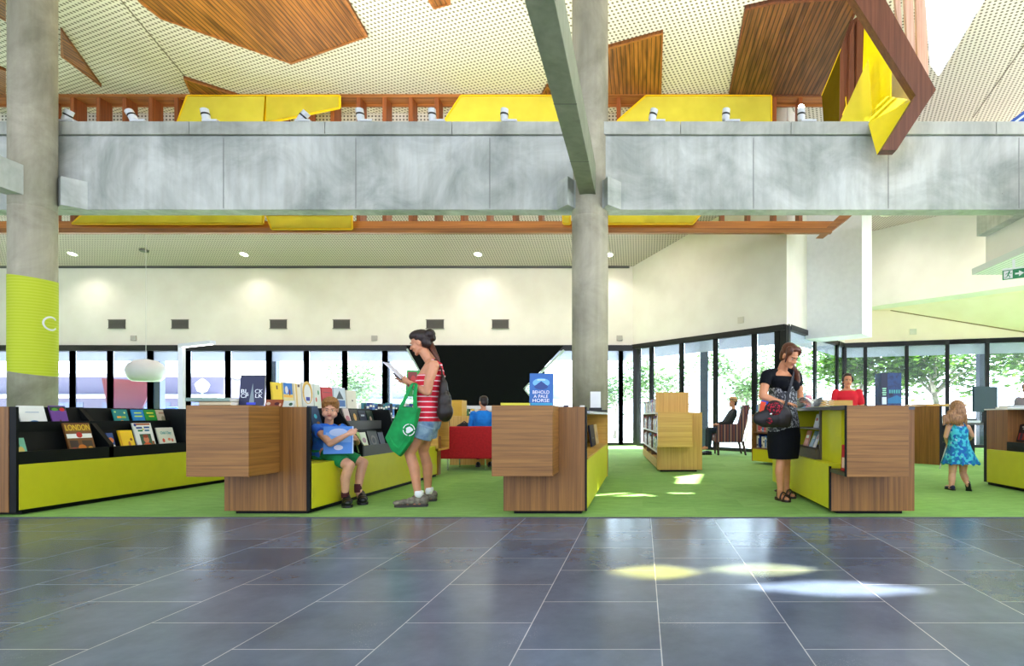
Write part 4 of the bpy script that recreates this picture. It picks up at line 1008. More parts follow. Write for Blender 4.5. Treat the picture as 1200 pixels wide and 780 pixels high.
for z in (0.30, 0.62, 0.935): b.box(xa, xa + 0.32, 9.06, 12.4, z, z + 0.022)
sheared(b).obj('shelf', M_white, bc)
for y in (9.06, 10.15, 11.25, 12.36): sheared(MB().box(xa + 0.005, xa + 0.3, y, y + 0.03, 0.05, 0.94)).obj('divider', dk, bc)
sheared(MB().box(xa, xa + 0.3, 9.06, 12.38, 0.05, 0.2)).obj('kick_board', M_pale_h, bc)
MB().box(xa + 0.05, xb - 0.08, 9.0, 12.2, 0.004, 0.05).obj('plinth', M_black, bc)
for z, n, nm in ((0.322, 1, 'on the lowest shelf of the light wood bookcase'), (0.642, 2, 'on the middle shelf of the light wood bookcase'), (0.957, 3, 'on top of the light wood bookcase')):
    for j, y in enumerate((12.3, 11.2, 10.1)):
        L_ = 0.98 if z < 0.9 else 1.05
        spines(nm, (xa + 0.025 - (y - 9) * 0.068, y, z), (0.068, -1, 0), L_, 0.18, 0.255, 0.16, 100 + n * 7 + j, fill=0.95, thick=(0.03, 0.055))
# --- magazine shelves behind the reading woman
ms = thing('bookcase', 'low shelving with white magazines and lime base behind the woman in black', 'bookcase', (0, 0, 0))
y0, y1 = 9.35, 11.6
ax, ay = XW(881, 10.6), 10.6
dv = Vector((0.62, -1.25, 0)).normalized(); nv = Vector((-dv.y, dv.x, 0)); nv = -nv if nv.x < 0 else nv
Mm = Matrix.Translation((ax, ay, 0)) @ Matrix(((dv.x, nv.x, 0), (dv.y, nv.y, 0), (0, 0, 1))).to_4x4()
b = MB(); b.box(0, 0.05, 0, 0.5, 0.05, 0.93, Mm); b.box(1.9, 1.95, 0, 0.5, 0.05, 0.93, Mm); b.box(0.05, 1.9, 0.4, 0.5, 0.05, 0.93, Mm); b.obj('side_panel', M_oak_v, ms)
b = MB()
for z in (0.28, 0.58, 0.9): b.box(0.05, 1.9, 0.0, 0.4, z, z + 0.025, Mm)
b.obj('shelf', flat((120, 84, 60), 0.5), ms)
MB().box(0.05, 1.9, -0.02, 0.02, 0.06, 0.28, Mm).obj('kick_board', M_lime, ms)
def mpos(s, d, z): return Mm @ Vector((s, d, z))
for z, nm in ((0.305, 'on the lower magazine shelf at the glazing'), (0.605, 'on the upper magazine shelf at the glazing'), (0.925, 'on top of the magazine shelving')):
    spines(nm, mpos(0.08, 0.05, z), dv, 1.75, 0.17, 0.25, 0.2, int(z * 100), palette=[3, 3, 10, 3, 9, 1, 11], thick=(0.03, 0.06), fill=0.9)
# --- low bookcases in the far left room
def row_case(name, lab, x0, x1, y, z1, shelves, seed, place, m=M_oak_h, palette=None):
    t = thing(name, lab, 'bookcase', (x0, y, 0)); W = x1 - x0
    b = MB(); b.box(0, 0.04, 0, 0.35, 0.004, z1); b.box(W - 0.04, W, 0, 0.35, 0.004, z1); b.box(0.04, W - 0.04, 0.31, 0.35, 0.004, z1); b.obj('carcass', m, t)
    b = MB()
    for z in shelves: b.box(0.04, W - 0.04, 0, 0.31, z - 0.025, z)
    b.obj('shelf', M_white, t)
    for i, z in enumerate(shelves[-2:]): spines(place + (' upper row' if i else ' lower row') if len(shelves) > 1 else place, (x0 + 0.06, y + 0.04, z + 0.001), (1, 0, 0), W - 0.14, 0.18, 0.25, 0.2, seed + i, palette=palette, thick=(0.03, 0.06), fill=0.95)
    return t
row_case('bookcase', 'low dark bookcase with blue books behind the seated boy', XW(415, 9.9), XW(497, 9.9), 9.9, 0.86, [0.5, 0.885], 300, 'on the low black bookcase', M_black, [1, 2, 9, 3, 1, 4])
row_case('bookcase', 'bookcase with colourful books behind the red sofa', XW(541, 11.6), XW(612, 11.6), 11.6, 1.12, [0.5, 0.8], 320, 'on the bookcase beyond the red sofa', M_white)
yb_ = tag(MB().box(0, 0.23, 0, 0.3, 0.004, 1.2).box(0.03, 0.2, -0.01, 0, 0.75, 1.15).obj('yellow_cabinet', [flat((206, 160, 44), 0.6)], None, bevel=0.01), 'plain mustard yellow cabinet end beside the shoulder bag of the woman', 'cabinet'); yb_.location = (XW(527, 10.6), 10.6, 0)
yb2 = tag(MB().box(0, 0.8, 0, 0.3, 0.004, 0.9).obj('oak_cabinet', M_pale_v, None, bevel=0.006), 'low oak cabinet behind the left arm of the red sofa', 'cabinet'); yb2.location = (XW(527, 10.2), 10.2, 0)
# --- red sofa seen from behind
so_ = thing('sofa', 'red upholstered sofa on thin steel legs seen from behind', 'sofa', (XW(548, 9.1), 9.1, 0))
M_red = mottled('red_upholstery', [(176, 16, 26), (196, 24, 34)], 30, 0.85)
MB().box(-0.48, 0.75, 0, 0.16, 0.2, 0.73).obj('backrest', M_red, so_, bevel=0.02)
MB().box(-0.47, 0.74, 0.16, 0.8, 0.2, 0.44).obj('seat', M_red, so_, bevel=0.03)
MB().box(-0.48, -0.36, 0.16, 0.8, 0.2, 0.6).obj('armrest', M_red, so_, bevel=0.02); MB().box(0.63, 0.75, 0.16, 0.8, 0.2, 0.6).obj('armrest', M_red, so_, bevel=0.02)
MB().tube([(0.56, -0.004, 0.21), (0.60, -0.004, 0.72)], 0.004, 6).obj('seam', flat((90, 6, 14)), so_)
for x, y in ((-0.36, 0.1), (0.26, 0.1), (0.66, 0.1), (-0.36, 0.7), (0.66, 0.7)): MB().tube([(x, y, 0), (x, y, 0.22)], 0.013, 8).obj('leg', M_chrome, so_)
# --- reception desk
dk_ = thing('reception_desk', 'curved oak reception desk behind the little girl', 'desk', (0, 0, 0))
def G2w(px, Y, z=0): return Vector((XW(px, Y), Y, z))
a, c, e = G2w(1069, 10.6), G2w(1101, 10.2), G2w(1150, 10.9)
b = MB(); b.prism([a, c, c + Vector((0.05, 0.5, 0)), a + Vector((0.05, 0.6, 0))], (0, 0, 1.08)); b.obj('front_panel', M_oak_v, dk_)
b = MB(); b.prism([c + Vector((0.01, 0.02, 0)), c + Vector((0.06, 0.02, 0)), c + Vector((0.1, 0.8, 0)), c + Vector((0.05, 0.8, 0))], (0, 0, 1.085)); b.obj('edge_strip', M_black, dk_)
b = MB(); b.box(c.x - 0.14, c.x + 0.62, 10.42, 11.2, 1.085, 1.125); b.obj('counter_top', M_pale_h, dk_)
b = MB(); b.box(c.x + 0.05, c.x + 1.3, 10.9, 11.4, 0.72, 0.76); b.obj('desk_top', flat((60, 58, 58), 0.4), dk_)
b = MB(); b.box(c.x + 0.1, c.x + 1.3, 11.3, 11.38, 0.05, 0.72); b.box(c.x + 0.1, c.x + 0.6, 10.95, 11.3, 0.36, 0.38); b.obj('modesty_panel', M_black, dk_)
mo = thing('computer_monitor', 'black flat computer monitor on the reception desk', 'monitor', (XW(1158, 10.95), 11.05, 0.762), R(18))
MB().box(-0.31, 0.31, -0.02, 0.02, 0.22, 0.72).obj('screen', flat((20, 50, 62), 0.5, spec=0.2), mo, bevel=0.006)
MB().box(-0.035, 0.035, 0.0, 0.04, 0.02, 0.4).obj('stand', M_blackm, mo); MB().box(-0.13, 0.13, -0.1, 0.12, 0, 0.02).obj('foot', M_blackm, mo, bevel=0.006)
kb = thing('keyboard_stack', 'white desktop telephone and trays left of the monitor', 'telephone', (XW(1138, 10.9), 10.92, 0.762))
MB().box(-0.2, 0.2, -0.0, 0.25, 0, 0.05).obj('base', flat((210, 214, 220)), kb, bevel=0.01); MB().box(-0.16, 0.16, 0.05, 0.2, 0.05, 0.09).obj('handset', flat((60, 64, 70)), kb, bevel=0.01)
# open timber box and books behind the reading woman
bx = thing('timber_divider', 'light wood panel standing on the counter before the woman in red', 'divider', (XW(980.5, 8.2), 8.2, 0))
MB().box(-0.25, 0.25, 0, 0.35, 0.004, 1.005).obj('cabinet', M_oak_v, bx, bevel=0.004)
MB().box(-0.245, 0.245, 0.02, 0.06, 1.005, 1.13).obj('raised_panel', M_pale_h, bx, bevel=0.004)

# --- striped armchair with the seated man: chair
ac_ = thing('armchair', 'striped high-backed armchair by the angled glazing', 'armchair', (XW(855, 13.0), 13.0, 0), 0)
M_stripe = striped('striped_upholstery', [(0, (70, 34, 46)), (0.3, (116, 60, 50)), (0.5, (44, 36, 50)), (0.75, (140, 104, 90))], 0.14, 'x')
b = MB(); b.prism([(-0.38, -0.3, 0.3), (0.24, -0.3, 0.3), (0.38, -0.3, 1.12), (0.28, -0.3, 1.12), (0.16, -0.3, 0.72), (-0.32, -0.3, 0.7)], (0, 0.07, 0)); b.obj('armrest', M_stripe, ac_, bevel=0.02)
b = MB(); b.prism([(-0.38, 0.28, 0.3), (0.24, 0.28, 0.3), (0.3, 0.28, 0.72), (-0.34, 0.28, 0.7)], (0, 0.07, 0)); b.obj('armrest', M_stripe, ac_, bevel=0.02)
MB().box(-0.36, 0.2, -0.23, 0.28, 0.3, 0.47).obj('seat', M_stripe, ac_, bevel=0.03)
b = MB(); b.prism([(0.14, -0.26, 0.4), (0.26, -0.26, 0.3), (0.44, -0.26, 1.14), (0.33, -0.26, 1.16)], (0, 0.56, 0)); b.obj('backrest', M_stripe, ac_, bevel=0.03)
for x, y, dx in ((-0.3, -0.26, 0), (-0.3, 0.3, 0), (0.26, -0.26, 0.07), (0.26, 0.3, 0.07)): MB().tube([(x, y, 0.32), (x + dx, y, 0.0)], [0.035, 0.022], 8).obj('leg', flat((50, 30, 24)), ac_)

# --- lamps
pl = thing('pendant_lamp', 'white dome pendant lamp hanging before the left windows', 'pendant lamp', (XW(171, 14.2), 14.2, ZH(446.5, 14.2)))
MB().m(0, True).lathe([(0.19, 0.0), (0.25, 0.06), (0.275, 0.15), (0.27, 0.22), (0.23, 0.3), (0.15, 0.355), (0.04, 0.375), (0.02, 0.38), (0.02, 0.37), (0.14, 0.345), (0.22, 0.29), (0.26, 0.2), (0.262, 0.15), (0.24, 0.065), (0.18, 0.003)], n=40).obj('shade', flat((206, 206, 210), 0.35), pl)
MB().tube([(0, 0, 0.375), (0, 0, 3.02)], 0.004, 6).obj('cord', flat((200, 200, 200)), pl)
pl.scale = (1.48,) * 3
pt = thing('reading_lamp', 'white angular floor lamp with a long lit arm behind the oak block', 'floor lamp', (XW(213, 9.0), 9.0, 0.004))
zt = ZH(404, 9.0)
MB().box(-0.04, 0.04, -0.03, 0.03, 0.02, zt).obj('post', M_whitemetal, pt, bevel=0.004)
MB().prism([(-0.04, -0.03, zt - 0.045), (0.80, -0.45, zt - 0.045), (0.84, -0.38, zt - 0.045), (0.0, 0.05, zt - 0.045)], (0, 0, 0.055)).obj('arm', M_whitemetal, pt)
MB().prism([(0.04, -0.05, zt - 0.050), (0.78, -0.42, zt - 0.050), (0.80, -0.38, zt - 0.050), (0.06, 0.0, zt - 0.050)], (0, 0, 0.005)).obj('light_strip', emis((255, 252, 244), 5, 'strip_glow'), pt)
MB().box(-0.2, 0.2, -0.15, 0.15, 0, 0.02).obj('base_plate', M_whitemetal, pt)
# ================================================================== BOOKS ON DISPLAY
def Yat(px, X): return X * F / (px - CX)
FACE = R(90)      # local -Y turned to face +X
LEAN = R(-16)
def facing(X, Yc, z, lean=-14, s=1):
    """location and rotation for a cover facing +X (s=1) or -X (s=-1), leaning back"""
    return (X, Yc, z), (R(lean), 0, R(90) * s)
def on_tier(label, px0, px1, upper, h, front, art=(), texts=(), t=0.012, lean=-15, wscale=1.0, x0=-5.60, **kw):
    X = x0 - (0.222 if upper else 0.03)
    z = 0.767 if upper else 0.502
    ya, yb = sorted((Yat(px0, X - 0.03), Yat(px1, X - 0.03)))
    w = abs(yb - ya) * wscale
    l, r = facing(X - 0.004, (ya + yb) / 2, z + 0.002, lean)
    return cover_book(label, l, r, w, h, t, front, art, None, texts, group=kw.get('group', 'picture books facing out on the left display'))
W_ = (244, 244, 240)
on_tier('white picture book with a blue tree on its cover, upper tier far left', 24, 55, True, 0.235, W_, [('o', 0.0, 0.06, 0.1, 0.06, (60, 120, 190)), ('r', 0.0, 0.03, 0.012, 0.06, (30, 60, 120)), ('r', 0, 0.17, 0.12, 0.006, (150, 170, 200))])
on_tier('purple and yellow picture book on the upper tier above the London book', 61, 80, True, 0.24, (110, 60, 150), [('r', 0, 0.04, 0.15, 0.07, (246, 200, 40)), ('r', 0.0, 0.21, 0.15, 0.04, (30, 60, 40)), ('o', 0.04, 0.20, 0.05, 0.04, (210, 30, 40)), ('o', -0.03, 0.2, 0.06, 0.03, (90, 160, 50)), ('t', 0.0, 0.07, 0.06, 0.06, (90, 30, 30))])
on_tier('large brown and gold London book on the lower tier', 80.5, 111, False, 0.335, (120, 74, 30), [('r', 0, 0.28, 0.25, 0.06, (150, 110, 30)), ('r', 0.0, 0.20, 0.25, 0.045, W_), ('o', 0.0, 0.21, 0.06, 0.06, (200, 40, 30)), ('r', -0.07, 0.12, 0.08, 0.07, (60, 40, 34)), ('r', 0.06, 0.12, 0.1, 0.06, (70, 50, 30)), ('o', 0.0, 0.08, 0.08, 0.06, (210, 120, 30)), ('o', -0.08, 0.05, 0.06, 0.07, (150, 60, 40)), ('r', 0.0, 0.02, 0.22, 0.03, (200, 196, 180)), ('o', 0.08, 0.06, 0.05, 0.06, (220, 160, 60))],
        [('LONDON', 0, 0.283, 0.24, 0.085, (240, 200, 60))], t=0.016)
on_tier('thin mint green booklet at the far left of the lower tier', 24, 31, False, 0.20, (120, 190, 160), [('o', -0.02, 0.08, 0.05, 0.08, (220, 200, 110))])
on_tier('red booklet half hidden at the far left of the upper tier', 14, 21, True, 0.15, (214, 30, 60), wscale=0.7)
on_tier('teal patterned picture book, first on the second upper tier', 134, 151, True, 0.21, (20, 130, 130), [('o', 0.0, 0.06, 0.05, 0.05, (240, 150, 30)), ('r', 0, 0.02, 0.14, 0.03, (20, 70, 170)), ('o', -0.06, 0.18, 0.02, 0.02, (200, 230, 120)), ('o', 0.05, 0.17, 0.02, 0.02, (200, 230, 120)), ('r', -0.025, 0.12, 0.05, 0.022, (240, 170, 60)), ('r', 0.03, 0.12, 0.05, 0.022, (150, 190, 70))])
on_tier('bright blue picture book with yellow lettering on the upper tier', 156, 170, True, 0.21, (10, 130, 200), [('o', 0.01, 0.04, 0.04, 0.04, (250, 190, 40)), ('r', 0, 0.17, 0.09, 0.014, (200, 226, 60)), ('r', 0, 0.13, 0.1, 0.014, (200, 226, 60))])
on_tier('green picture book beside the bright blue one on the upper tier', 170.5, 184, True, 0.21, (20, 140, 50), [('o', 0.04, 0.04, 0.07, 0.06, (220, 210, 170)), ('r', 0, 0.17, 0.09, 0.014, (240, 220, 60)), ('r', 0.01, 0.13, 0.07, 0.014, (240, 220, 60))])
on_tier('beige picture book at the right end of the upper tier', 184.5, 198, True, 0.21, (206, 188, 160), [('o', 0.0, 0.09, 0.05, 0.09, (150, 140, 110)), ('r', 0.02, 0.02, 0.07, 0.025, (40, 50, 140)), ('r', 0, 0.17, 0.09, 0.012, (160, 90, 60))])
on_tier('small blue and orange picture book at the left of the lower tier', 127.5, 135, False, 0.22, (30, 70, 140), [('o', 0, 0.14, 0.06, 0.06, (220, 120, 60)), ('o', 0, 0.07, 0.07, 0.05, (230, 230, 220)), ('r', 0, 0.03, 0.07, 0.03, (30, 100, 60))])
on_tier('yellow picture book on the lower tier', 141.5, 158, False, 0.245, (250, 204, 20), [('o', 0.02, 0.08, 0.03, 0.08, (200, 120, 50)), ('r', 0.03, 0.05, 0.06, 0.02, (60, 90, 160)), ('o', 0.05, 0.14, 0.03, 0.03, (150, 80, 20)), ('r', -0.07, 0.12, 0.012, 0.24, (220, 150, 10))])
on_tier('large white picture book showing a red-haired child on the lower tier', 160.5, 182, False, 0.325, (240, 240, 236), [('r', 0.01, 0.11, 0.14, 0.17, (50, 90, 60)), ('o', 0.01, 0.13, 0.07, 0.08, (220, 130, 90)), ('o', 0.01, 0.17, 0.07, 0.04, (150, 60, 20)), ('o', 0.01, 0.05, 0.12, 0.09, (230, 90, 30)), ('r', 0.09, 0.06, 0.03, 0.1, (150, 90, 40)), ('r', 0.0, 0.31, 0.2, 0.02, (180, 90, 40)), ('r', -0.045, 0.268, 0.075, 0.02, (20, 70, 140)), ('r', 0.05, 0.272, 0.07, 0.02, (20, 80, 150)), ('r', -0.04, 0.235, 0.06, 0.02, (30, 120, 80)), ('r', 0.045, 0.236, 0.06, 0.018, (20, 110, 150)), ('o', 0.0, 0.25, 0.02, 0.02, (220, 210, 60)), ('o', -0.09, 0.30, 0.03, 0.03, (20, 60, 150))],
        t=0.014)
on_tier('off-white picture book titled in turquoise at the right end of the lower tier', 186.5, 206, False, 0.265, (226, 222, 206), [('o', -0.05, 0.11, 0.035, 0.05, (226, 80, 50)), ('o', 0.03, 0.12, 0.04, 0.035, (226, 130, 90)), ('o', 0.07, 0.11, 0.03, 0.04, (210, 110, 90)), ('o', 0.02, 0.04, 0.12, 0.06, (190, 196, 180))], [('Odd Day', 0, 0.20, 0.15, 0.05, (30, 160, 160))])
# --- on top of unit 1
def stand_book(label, px0, px1, pyt, Y, z, front, art=(), texts=(), t=0.02, lean=-6, rz=0.0, **kw):
    x0, x1 = XW(px0, Y), XW(px1, Y); h = ZH(pyt, Y) - z
    return cover_book(label, ((x0 + x1) / 2, Y, z + 0.001), (R(lean), 0, rz), x1 - x0, h, t, front, art, None, texts, **kw)
stand_book('tall navy framed cover with white letters BL CK CP LK standing on the oak block', 279.5, 308.5, 439, 4.85, 0.988, (8, 12, 40), [('r', 0, 0.13, 0.205, 0.25, (8, 18, 64)), ('t', 0.004, 0.11, 0.045, 0.17, (120, 136, 140)), ('r', 0, 0.016, 0.08, 0.02, (40, 60, 200))],
           [('BL', -0.062, 0.122, 0.062, 0.05, (236, 240, 244)), ('CK', 0.062, 0.122, 0.068, 0.05, (236, 240, 244)), ('CP', -0.06, 0.082, 0.066, 0.05, (236, 240, 244)), ('LK', 0.064, 0.082, 0.062, 0.05, (236, 240, 244))], name='framed_cover', cat='book', t=0.015)
def flat_book(label, x, y, z, w, d, t, rgb, rz=0.0, group=None, spine=None):
    r = thing('lying_book', label, 'book', (x, y, z), rz, group)
    c = MB(); c.box(-w / 2, w / 2, -d / 2, d / 2, 0, 0.003); c.box(-w / 2, w / 2, -d / 2, d / 2, t - 0.003, t); c.box(-w / 2, w / 2, -d / 2, -d / 2 + 0.003, 0, t)
    c.obj('cover', ink(rgb), r); MB().box(-w / 2 + 0.004, w / 2 - 0.004, -d / 2 + 0.003, d / 2 - 0.004, 0.003, t - 0.003).obj('pages', M_paper, r); return r
flat_book('beige hardback lying at the bottom of the pile on the oak block', XW(260, 4.85), 4.87, 0.988, 0.27, 0.2, 0.034, (206, 190, 150))
flat_book('grey-green hardback lying on top of the pile on the oak block', XW(253, 4.85), 4.87, 1.0225, 0.37, 0.24, 0.03, (126, 150, 134), R(2))
# covers standing along the top of unit 1, facing the aisle
tops = [(320, 332, 448, (250, 214, 50), 'yellow magazine standing left end of the top row', [('r', 0.0, 0.16, 0.02, 0.03, (120, 80, 40)), ('r', 0, 0.03, 0.1, 0.05, (252, 240, 160))]),
        (332.5, 345, 448, (236, 220, 150), 'cover with a blue sky picture standing second in the top row', [('r', 0, 0.15, 0.12, 0.09, (50, 120, 200)), ('o', -0.02, 0.14, 0.04, 0.06, (236, 230, 220)), ('r', 0, 0.09, 0.12, 0.02, (250, 190, 60)), ('o', 0.02, 0.12, 0.02, 0.05, (120, 40, 30))]),
        (345.5, 354, 449, (244, 232, 200), 'cream and yellow cover standing third in the top row', [('r', -0.02, 0.1, 0.03, 0.2, (230, 196, 110)), ('r', 0.03, 0.18, 0.04, 0.02, (90, 60, 50))]),
        (355, 368, 448, (240, 236, 224), 'white cover with a yellow arch standing fourth in the top row', [('o', 0, 0.12, 0.13, 0.18, (226, 180, 70)), ('o', 0, 0.11, 0.09, 0.15, (240, 238, 230)), ('r', 0, 0.07, 0.05, 0.03, (50, 60, 150))]),
        (369, 377, 450, (232, 236, 220), 'pale green dotted cover standing behind the head of the boy', [('o', 0.02, 0.13, 0.03, 0.04, (60, 150, 80)), ('o', -0.03, 0.07, 0.03, 0.04, (220, 90, 60))]),
        (378, 391, 453.5, (200, 24, 34), 'red cover standing above the head of the boy', [('r', 0, 0.15, 0.1, 0.01, (150, 14, 24))]),
        (392, 406, 454, (206, 216, 224), 'grey-blue photo cover standing right of the red one', [('t', 0.0, 0.13, 0.09, 0.08, (40, 50, 60)), ('r', 0, 0.05, 0.12, 0.06, (30, 90, 160))]),
        (407, 418.5, 457.5, (236, 226, 204), 'cream cover standing at the right end of the top row', [('o', 0.01, 0.09, 0.02, 0.02, (90, 60, 40))])]
for px0, px1, pyt, rgb, lab, art in tops:
    X = -3.42; Y0, Y1 = Yat(px0, X), Yat(px1, X); w = abs(Y1 - Y0) * 0.97; Yc = (Y0 + Y1) / 2; h = ZH(pyt, Yc) - 0.98
    cover_book(lab, (X, Yc, 0.981), (R(-4), 0, R(90)), w, h, 0.015, rgb, [(k, x * w / 0.14, z * h / 0.2, aw * w / 0.14, ah * h / 0.2, c) for k, x, z, aw, ah, c in art], group='covers standing along the top of the boy bench')
# small covers along the oak top, front
for px0, px1, pyt, rgb, lab, art in ((310, 330, 467.5, (170, 80, 30), 'brown and orange patterned cover lying propped on the oak top', [('o', -0.05, 0.03, 0.04, 0.03, (240, 220, 190)), ('o', 0.03, 0.03, 0.05, 0.03, (90, 10, 20)), ('o', 0.06, 0.02, 0.02, 0.03, (240, 190, 150))]),
                                      (331, 344, 469, (222, 226, 214), 'pale cover with a dark green spot propped on the oak top', [('o', 0.02, 0.025, 0.035, 0.03, (50, 90, 60))])):
    stand_book(lab, px0, px1, pyt, 5.12, 0.981, rgb, art, t=0.01, lean=-20, group='small covers on the oak top')
# tiers of unit 1 behind and right of the boy
gr = 'covers facing out beside the boy'
on_tier('dark blue glossy cover behind the boy left shoulder', 365, 376, True, 0.24, (20, 60, 110), [('o', 0, 0.13, 0.05, 0.05, (60, 190, 220)), ('o', 0.02, 0.05, 0.06, 0.05, (160, 110, 60))], x0=-3.12, group=gr)
on_tier('pink and white patterned cover right of the boy', 404.5, 411, True, 0.22, (220, 200, 196), [('o', 0, 0.1, 0.08, 0.08, (190, 120, 130))], x0=-3.02, group=gr)
on_tier('gold and black portrait cover right of the boy', 412, 421, True, 0.21, (40, 26, 20), [('o', 0, 0.12, 0.06, 0.09, (220, 170, 90)), ('o', 0, 0.05, 0.1, 0.07, (200, 140, 50))], x0=-3.02, group=gr)
on_tier('navy cover with white specks on the upper ledge', 422, 430, True, 0.20, (20, 30, 60), [('r', 0, 0.14, 0.08, 0.02, (200, 210, 220))], x0=-3.02, group=gr)
on_tier('dark green cover with a pale figure on the upper ledge', 431, 438, True, 0.2, (24, 50, 40), [('o', 0, 0.1, 0.05, 0.06, (190, 170, 150))], x0=-3.02, group=gr)
on_tier('light green booklet on the lower ledge right of the boy', 418, 424, False, 0.225, (170, 206, 120), x0=-3.02, group=gr)
on_tier('white and lime cover on the lower ledge right of the boy', 424.5, 431, False, 0.22, (232, 236, 214), [('o', 0, 0.13, 0.08, 0.06, (190, 150, 160)), ('r', 0, 0.05, 0.1, 0.05, (220, 210, 90))], x0=-3.02, group=gr)
on_tier('black cover with grey ornament on the lower ledge', 433, 444, False, 0.23, (20, 18, 18), [('o', 0, 0.12, 0.12, 0.12, (86, 80, 70)), ('o', 0, 0.12, 0.07, 0.07, (20, 18, 18)), ('o', 0.05, 0.04, 0.05, 0.04, (170, 60, 160))], x0=-3.02, group=gr)
on_tier('dark blue cover with a violet badge on the lower ledge', 445, 451, False, 0.21, (30, 26, 60), [('o', 0, 0.04, 0.05, 0.04, (180, 70, 170))], x0=-3.02, group=gr)
# books in the niche at the far end of unit 1
spines('in the oak end niche near the red sofa', (-3.28, 8.2, 0.421), (0, 1, 0), 0.36, 0.2, 0.27, 0.2, 77, palette=[4, 1, 0, 5, 3, 2], thick=(0.04, 0.07))
# --- on the centre unit
stand_book('blue hardback titled BEHOLD A PALE HORSE standing on the central oak block', 620, 647.5, 437, 4.86, 0.988, (36, 98, 170), [('o', 0.0, 0.2, 0.15, 0.08, (110, 176, 222)), ('o', 0.0, 0.165, 0.12, 0.05, (26, 60, 130)), ('t', 0.0, 0.2, 0.08, 0.03, (26, 60, 130)), ('r', 0, 0.012, 0.2, 0.02, (40, 150, 190)), ('r', 0, 0.225, 0.07, 0.008, (200, 226, 240))],
           [('BEHOLD', 0, 0.115, 0.145, 0.04, (244, 242, 250)), ('A PALE', 0, 0.078, 0.125, 0.04, (244, 242, 250)), ('HORSE', 0, 0.042, 0.145, 0.04, (244, 242, 250))], t=0.03, name='hardback_book')
flat_book('yellow paperback lying on the central oak block', XW(605, 4.85), 4.87, 0.988, 0.245, 0.17, 0.022, (214, 206, 50), R(3))
for i, (px, c, l) in enumerate(((652, (30, 40, 60), 'navy'), (658, (220, 200, 190), 'pink-white'), (664, (24, 30, 70), 'dark blue'), (670, (200, 190, 170), 'cream'), (676, (150, 110, 80), 'tan'), (682, (226, 220, 214), 'white'))):
    o = flat_book('%s book lying on the black shelf top right of the pale blue title' % l, XW(px, 5.4), 5.4 + 0.05 * (i % 2), 0.946, 0.045, 0.18, 0.03 + 0.012 * ((i * 7) % 3), c, R(4 * (i % 3 - 1)), 'books lying behind the central oak panel')
ct = thing('card_sign', 'blank white card in a black stand beside the central column', 'sign', (XW(698, 6.6), 6.6, 0.946))
MB().box(-0.075, 0.075, -0.04, 0.04, 0, 0.05).obj('stand', M_blackm, ct, bevel=0.004); MB().box(-0.062, 0.06, -0.004, 0.004, 0.03, 0.24).obj('card', M_white, ct)
tag(MB().box(-0.14, 0.14, -0.06, 0.06, 0, 0.02).obj('pamphlet_tray', M_blackm, bevel=0.004), 'flat black pamphlet tray under the white card', 'tray').location = (XW(697, 6.35), 6.38, 0.946)
for (px0, px1, c, lab, art) in ((694, 698.5, (14, 24, 50), 'black and navy book facing out in the side niche', [('r', 0, 0.1, 0.1, 0.01, (160, 180, 200))]), (699, 702.5, (196, 170, 130), 'tan book facing out in the side niche', [('o', 0, 0.12, 0.1, 0.1, (120, 90, 70))]), (703, 708.5, (30, 90, 110), 'blue-green cover facing out in the side niche', [('o', 0, 0.14, 0.14, 0.12, (40, 60, 40)), ('o', 0, 0.1, 0.1, 0.05, (230, 220, 190))])):
    X = -0.62; ya, yb = sorted((Yat(px0, X), Yat(px1, X))); cover_book(lab, (X, (ya + yb) / 2, 0.517), (R(-8), 0, R(90)), (yb - ya) * 0.95, 0.27, 0.02, c, art, group='books in the niche of the central unit')
# --- on the right counter
bk = thing('boxed_book', 'thick dark blue book standing on the right oak block', 'book', (XW(1042, 4.9), 4.88, 0.987), R(0))
hh = ZH(437, 4.9) - 0.987
MB().box(-0.085, 0.09, -0.02, 0.12, 0, hh).obj('cover', mottled('sea_cover', [(8, 18, 50), (14, 60, 110), (8, 26, 64)], 14, 0.35), bk, bevel=0.002)
MB().box(-0.088, -0.032, -0.0215, -0.019, 0, hh).obj('spine', flat((14, 26, 52), 0.35), bk)
MB().box(-0.08, -0.042, -0.0232, -0.021, 0.012, 0.075).obj('spine_patch', ink((214, 232, 240)), bk)
for i_, (zz, ww) in enumerate(((0.09, 0.03), (0.108, 0.036), (0.126, 0.03), (0.144, 0.034))): MB().box(-0.061 - ww / 2, -0.061 + ww / 2, -0.0232, -0.021, zz, zz + 0.011).obj('spine_lettering', ink((150, 214, 170)), bk)
for i_, xx in enumerate((-0.012, 0.008, 0.028, 0.048, 0.068)): MB().box(xx - 0.006, xx + 0.006, -0.0215, -0.019, 0.108, 0.138).obj('cover_lettering', ink((70, 160, 150)), bk)
MB().prism([(-0.03, -0.0215, 0.02), (0.088, -0.0215, 0.02), (0.088, -0.0215, 0.07), (0.05, -0.0215, 0.09), (-0.03, -0.0215, 0.06)], (0, 0.002, 0)).obj('cover_picture', flat((20, 110, 150), 0.4), bk)
# open magazine and papers under the woman's hands
def sheets(lab, pts, z, n, rgb, name='magazine', curl=0.0):
    t = thing(name, lab, 'magazine', (pts[0][0], pts[0][1], z)); o = Vector((pts[0][0], pts[0][1], 0))
    b = MB()
    for i in range(n): b.prism([Vector((p[0], p[1], i * 0.004 + (p[2] if len(p) > 2 else 0))) - Vector((o.x, o.y, 0)) for p in pts], (0, 0, 0.003))
    b.obj('pages', ink(rgb), t); return t
